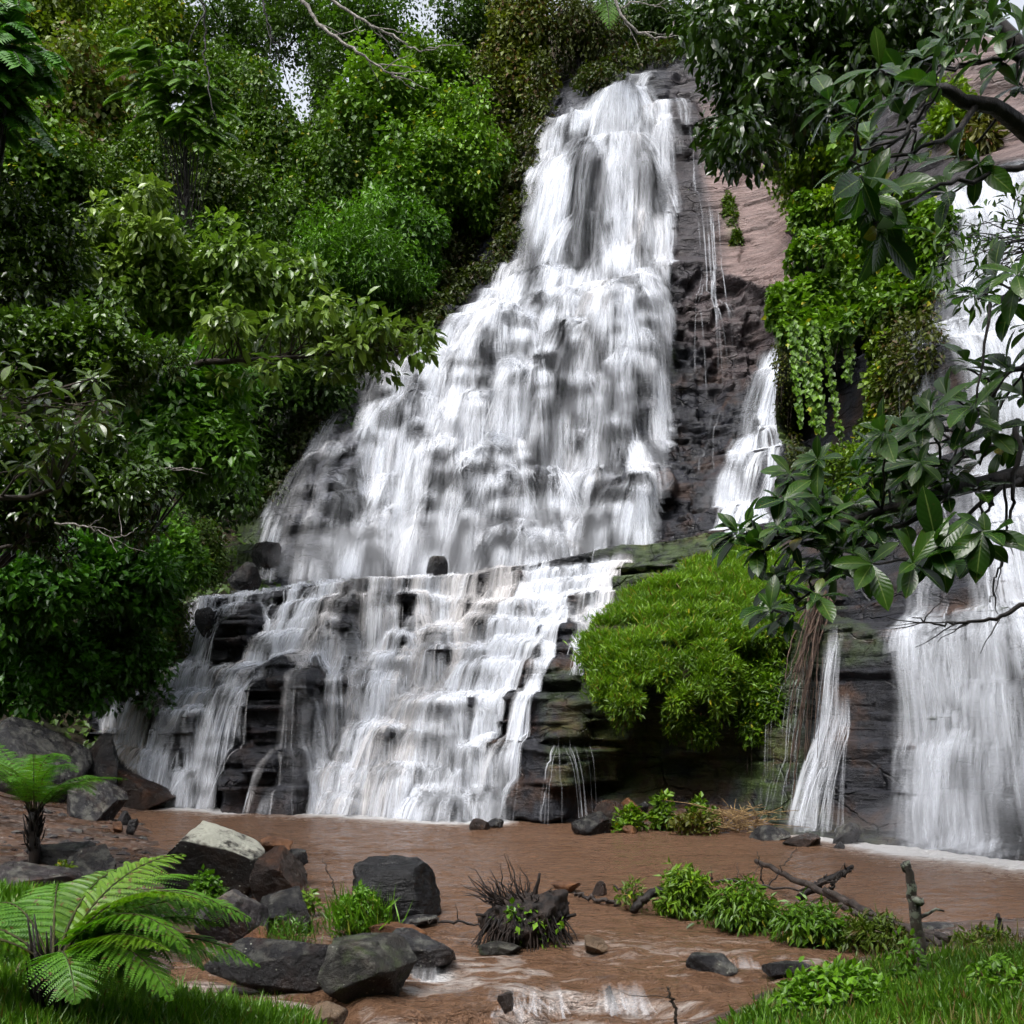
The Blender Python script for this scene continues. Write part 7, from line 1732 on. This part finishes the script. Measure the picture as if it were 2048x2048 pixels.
# ------------------------------------------------------------------ the washed up root mass in mid stream
r_ = np.random.default_rng(120)
base = np.array(P(1050, 1895, 11.3))
root = empty('tree_stump', base)
V, F = ICO[5]; V = V.copy()
V += unit(V) * (fbm3(V * 2.0, 3, 5)[:, None] * 0.55 + fbm3(V * 7.0, 5, 3)[:, None] * 0.25)
V = V * np.array([0.43, 0.36, 0.33]) + np.array([0, 0, 0.24])
V[:, 0] += 0.14 * sst(0.2, 0.5, V[:, 2]) * 0.2
V[:, 2] += 0.12 * sst(0.1, 0.45, V[:, 0])
M_STUMP = make_bark('stump_black', (0.004, 0.003, 0.003), (0.026, 0.017, 0.013), 0.6)
link('root_mass', np_mesh('root_mass', V, F), M_STUMP, root)
paths = []
for k in range(75):
    a = r_.random() * 6.28; q = r_.random() ** 0.5 * 0.8
    s0 = np.array([0.34 * q * math.cos(a) - 0.05, 0.26 * q * math.sin(a), 0.38 + 0.1 * r_.random()])
    hgt = (0.55 if k < 9 else 0.14 + 0.2 * r_.random()) * (1.1 - q * 0.6)
    e = s0 + np.array([s0[0] * 0.55 - 0.10 + 0.10 * r_.normal(), s0[1] * 0.5 + 0.08 * r_.normal(), hgt])
    paths.append((wob(s0, e, 7, 0.014, r_), [0.011, 0.003]))
for k in range(60):
    a = r_.random() * 6.28
    s0 = np.array([0.38 * math.cos(a), -0.05 - 0.3 * abs(math.sin(a)), 0.22 + 0.2 * r_.random()])
    e = s0 + np.array([0.16 * math.cos(a) + 0.05 * r_.normal(), -0.08 - 0.06 * r_.random(), -0.2 - 0.18 * r_.random()])
    paths.append((wob(s0, e, 6, 0.014, r_), [0.012, 0.004]))
for e in [(0.52, -0.1, 0.36), (-0.50, -0.1, 0.36), (0.46, 0.1, 0.44), (0.15, -0.1, 0.78)]:
    paths.append((wob((0, 0, 0.2), e, 7, 0.012, r_), [0.05, 0.03, 0.014]))
tube_obj('roots', paths, M_STUMP, root, 5)
c = np.stack([r_.normal(size=20) * 0.13 - 0.02, -0.25 + 0.06 * r_.normal(size=20), 0.34 + 0.07 * r_.normal(size=20)], -1)
ob = link('sprouts', leaf_mesh('sprouts', [clumps_leaves(c, np.full((20, 3), 0.06), 8, 0.075, T4, r_, 0.3, 0.9), clumps_leaves(np.stack([0.15 + 0.12 * r_.normal(size=9), np.full(9, -0.36), 0.14 + 0.07 * r_.normal(size=9)], -1), np.full((9, 3), 0.05), 5, 0.06, T4N, r_, 0.5, 0.8)]), M_PALE, root)
ob.color = (0.9, 1.25, 0.35, 1)
tag(root, 'upturned black root mass sprouting green leaves in mid stream', 'stump')

# ------------------------------------------------------------------ driftwood and the log overgrown with plants
M_LOG = make_bark('driftwood_grey', (0.012, 0.009, 0.008), (0.050, 0.039, 0.033), 0.5)
def log(name, label, pts, radii, m_, seed, amp=0.012, sides=9, cat='log', stubs=0):
    r_ = np.random.default_rng(seed)
    p_ = np.array([tuple(P(*a_)) for a_ in pts])
    n_ = 24
    c_ = np.stack([np.interp(np.linspace(0, len(p_) - 1, n_), np.arange(len(p_)), p_[:, k]) for k in range(3)], -1)
    for _ in range(2): c_[1:-1] = (c_[:-2] + 2 * c_[1:-1] + c_[2:]) / 4
    c_[1:-1] += r_.normal(size=(n_ - 2, 3)) * amp
    o = c_[0].copy()
    paths = [(c_ - o, radii)]
    for k in range(stubs):
        j = r_.integers(4, n_ - 3)
        e = c_[j] - o + np.array([r_.normal() * 0.14, r_.normal() * 0.1, 0.1 + 0.14 * r_.random()])
        paths.append((wob(c_[j] - o, e, 5, 0.012, r_), [radii[-1] * 0.7, radii[-1] * 0.25]))
    V, F = tube(paths, sides)
    V = V + (fbm3(V * 9.0, seed, 3)[:, None] * 0.35) * min(radii) * unit(r_.normal(size=V.shape) * 0.2 + 1)
    ob = link(name, np_mesh(name, V, F), m_); ob.location = o
    tag(ob, label, cat)
    return ob
log('log', 'long straight wet log slanting down from the pool to the right bank', [(1512,1722,14.6),(1600,1762,13.4),(1700,1808,12.1),(1790,1850,11.1),(1900,1880,10.6)], [0.032,0.040,0.048,0.040], M_LOG, 130)
log('log', 'second grey log lying beside the long straight one', [(1650,1780,12.7),(1740,1828,11.5),(1830,1868,10.8),(1885,1886,10.5)], [0.038,0.045,0.035], M_LOG, 131)
log('log', 'third thin log in the driftwood heap', [(1680,1808,12.0),(1740,1842,11.2),(1800,1868,10.8)], [0.03,0.035,0.03], M_LOG, 132)
log('branch', 'thick dark bough rising rightwards from the driftwood heap', [(1600,1795,13.6),(1650,1762,13.7),(1690,1745,13.8),(1705,1732,13.9)], [0.055,0.045,0.025], M_BARK_D, 133, cat='branch', stubs=2)
log('branch', 'crooked upright branch on the driftwood heap', [(1655,1785,13.5),(1670,1765,13.5),(1684,1745,13.5)], [0.03,0.02,0.012], M_BARK_D, 134, cat='branch', stubs=2)
log('branch', 'long thin grey branch lying from the leafy log to the driftwood', [(1370,1752,13.2),(1440,1762,13.2),(1520,1772,13.2),(1600,1778,13.3),(1670,1762,13.5)], [0.02,0.016,0.010], M_LOG, 135, 0.02, cat='branch', stubs=5)
log('branch', 'thin bent twig standing up left of the driftwood logs', [(1512,1792,13.3),(1540,1765,13.3),(1570,1730,13.3),(1594,1698,13.4)], [0.012,0.009,0.004], M_BARK_D, 136, 0.015, 5, 'branch', 1)
log('branch', 'second thin twig standing up left of the driftwood logs', [(1528,1790,13.3),(1524,1750,13.3),(1518,1725,13.3),(1514,1702,13.3)], [0.011,0.009,0.005], M_BARK_D, 137, 0.01, 5, 'branch')
log('log', 'dark arched log end dipping into the water under the leafy growth', [(1268,1822,12.6),(1285,1798,12.6),(1310,1783,12.7),(1345,1786,12.8),(1400,1805,12.9),(1480,1830,12.8)], [0.05,0.055,0.065,0.07], M_BARK_D, 138)
log('branch', 'forked twig lying in the pool left of the leafy log', [(1228,1770,13.8),(1250,1785,13.6),(1275,1790,13.4),(1300,1800,13.2)], [0.012,0.010], M_BARK_D, 139, 0.012, 5, 'branch', 3)
log('log', 'pale half sunk stick left of the leafy log', [(1150,1786,13.6),(1190,1800,13.4),(1240,1806,13.2)], [0.02,0.025,0.03], M_LOG, 140, 0.02)
log('branch', 'curved wet twig lying on the stones below the black boulder', [(820,1846,11.9),(870,1842,11.8),(930,1846,11.6),(985,1856,11.5)], [0.012,0.016,0.008], M_BARK_D, 141, 0.015, 5, 'branch', 2)
log('twig', 'thin stick poking up between the rocks left of the black boulder', [(676,1800,12.8),(662,1760,12.8),(644,1715,12.8)], [0.010,0.007,0.003], M_BARK_D, 142, 0.01, 5, 'twig', 2)
log('twig', 'bare brown stick standing in the rapids at the bottom', [(1352,2056,8.3),(1350,2020,8.3),(1340,1995,8.3),(1335,1974,8.3)], [0.014,0.012,0.007], M_BARK, 143, 0.008, 6, 'twig', 1)
# the leafy growth over the log
bush('leafy_mound', 'leafy green growth over the left end of the half sunk log', 'plants', (1300,1738,1440,1830), 90, 22, M_VINE, (0.95, 1.1, 0.65), 0.10, 'n', 150, 0.12, Y=12.7, droop=0.6, flat=0.7)
bush('leafy_mound', 'drooping leafy plants trailing in the water in the middle of the log', 'plants', (1400,1768,1570,1856), 90, 24, M_VINE, (0.7, 0.9, 0.5), 0.10, 'n', 151, 0.12, Y=12.4, droop=0.9, flat=0.6)
bush('leafy_mound', 'darker weeds overgrowing the driftwood at its right end', 'plants', (1540,1812,1700,1886), 80, 22, M_VINE, (0.58, 0.8, 0.45), 0.10, 'n', 152, 0.12, Y=11.9, droop=0.7, flat=0.6)
bush('leafy_mound', 'brownish weeds between the driftwood logs and the right bank', 'plants', (1670,1842,1830,1896), 70, 20, M_DRY, (0.55, 0.7, 0.35), 0.09, 'n', 153, 0.11, Y=11.6, droop=0.5, flat=0.6, blade=8)
bush('weed', 'small leafy sprig left of the arched log end', 'weed', (1236,1760,1290,1812), 14, 14, M_VINE, (0.9, 1.0, 0.5), 0.08, 'n', 154, 0.08, Y=13.0)

# ------------------------------------------------------------------ dead stakes on the right bank
st = log('dead_stake', 'dead lichen-spotted stake standing in the right grass bank', [(1850,2020,8.4),(1845,1960,8.4),(1838,1880,8.4),(1830,1820,8.4),(1820,1760,8.4),(1812,1722,8.4)], [0.06,0.05,0.042,0.045,0.034,0.028], M_LOG, 160, 0.006, 10, 'stake')
m, n, out = mat('lichened_wood')
co = coords(n)
c1 = mixc(n, ramp(n, noise(n, 9, 6, 0.7, co), [(0.4, 0.0), (0.6, 1.0)]), (0.016, 0.012, 0.010), (0.075, 0.058, 0.046))
sz_ = n.nodes.new('ShaderNodeSeparateXYZ'); n.links.new(co, sz_.inputs[0])
lf = math_(n, 'MULTIPLY', ramp(n, noise(n, 16, 4, 0.7, co), [(0.5, 0.0), (0.56, 1.0)]), ramp(n, sz_.outputs['Z'], [(0.50, 0.15), (0.85, 0.9)]))
principled(n, out, Base_Color=mixc(n, lf, c1, (0.26, 0.29, 0.22)), Roughness=0.6, Normal=bump(n, noise(n, 22, 5, 0.7, mapping(n, co, (1, 1, 0.3))), 0.8, 0.02))
st.data.materials.clear(); st.data.materials.append(m)
for (nm, pts, rad) in [('side_branch', [(1838,1835,8.4),(1855,1828,8.4),(1872,1818,8.4),(1888,1822,8.4)], [0.018,0.012,0.007]), ('knot', [(1832,1806,8.36),(1836,1800,8.36),(1838,1794,8.36)], [0.05,0.055,0.035]), ('broken_tip', [(1812,1742,8.4),(1806,1732,8.4),(1803,1728,8.4)], [0.025,0.014])]:
    p_ = np.array([tuple(P(*a_)) for a_ in pts]) - np.array(st.location)
    tube_obj(nm, [(p_, rad)], m, st, 8)
log('dead_stake', 'short dark stake standing at the right edge behind the grass', [(2004,1878,11.2),(1998,1845,11.2),(1996,1830,11.2)], [0.035,0.03,0.022], M_BARK_D, 161, 0.004, 7, 'stake')
log('twig', 'forked dead twig before the foot of the dead stake', [(1826,2010,8.0),(1818,1980,8.0),(1806,1942,8.0)], [0.014,0.012,0.008], M_BARK_D, 162, 0.006, 6, 'twig', 2)
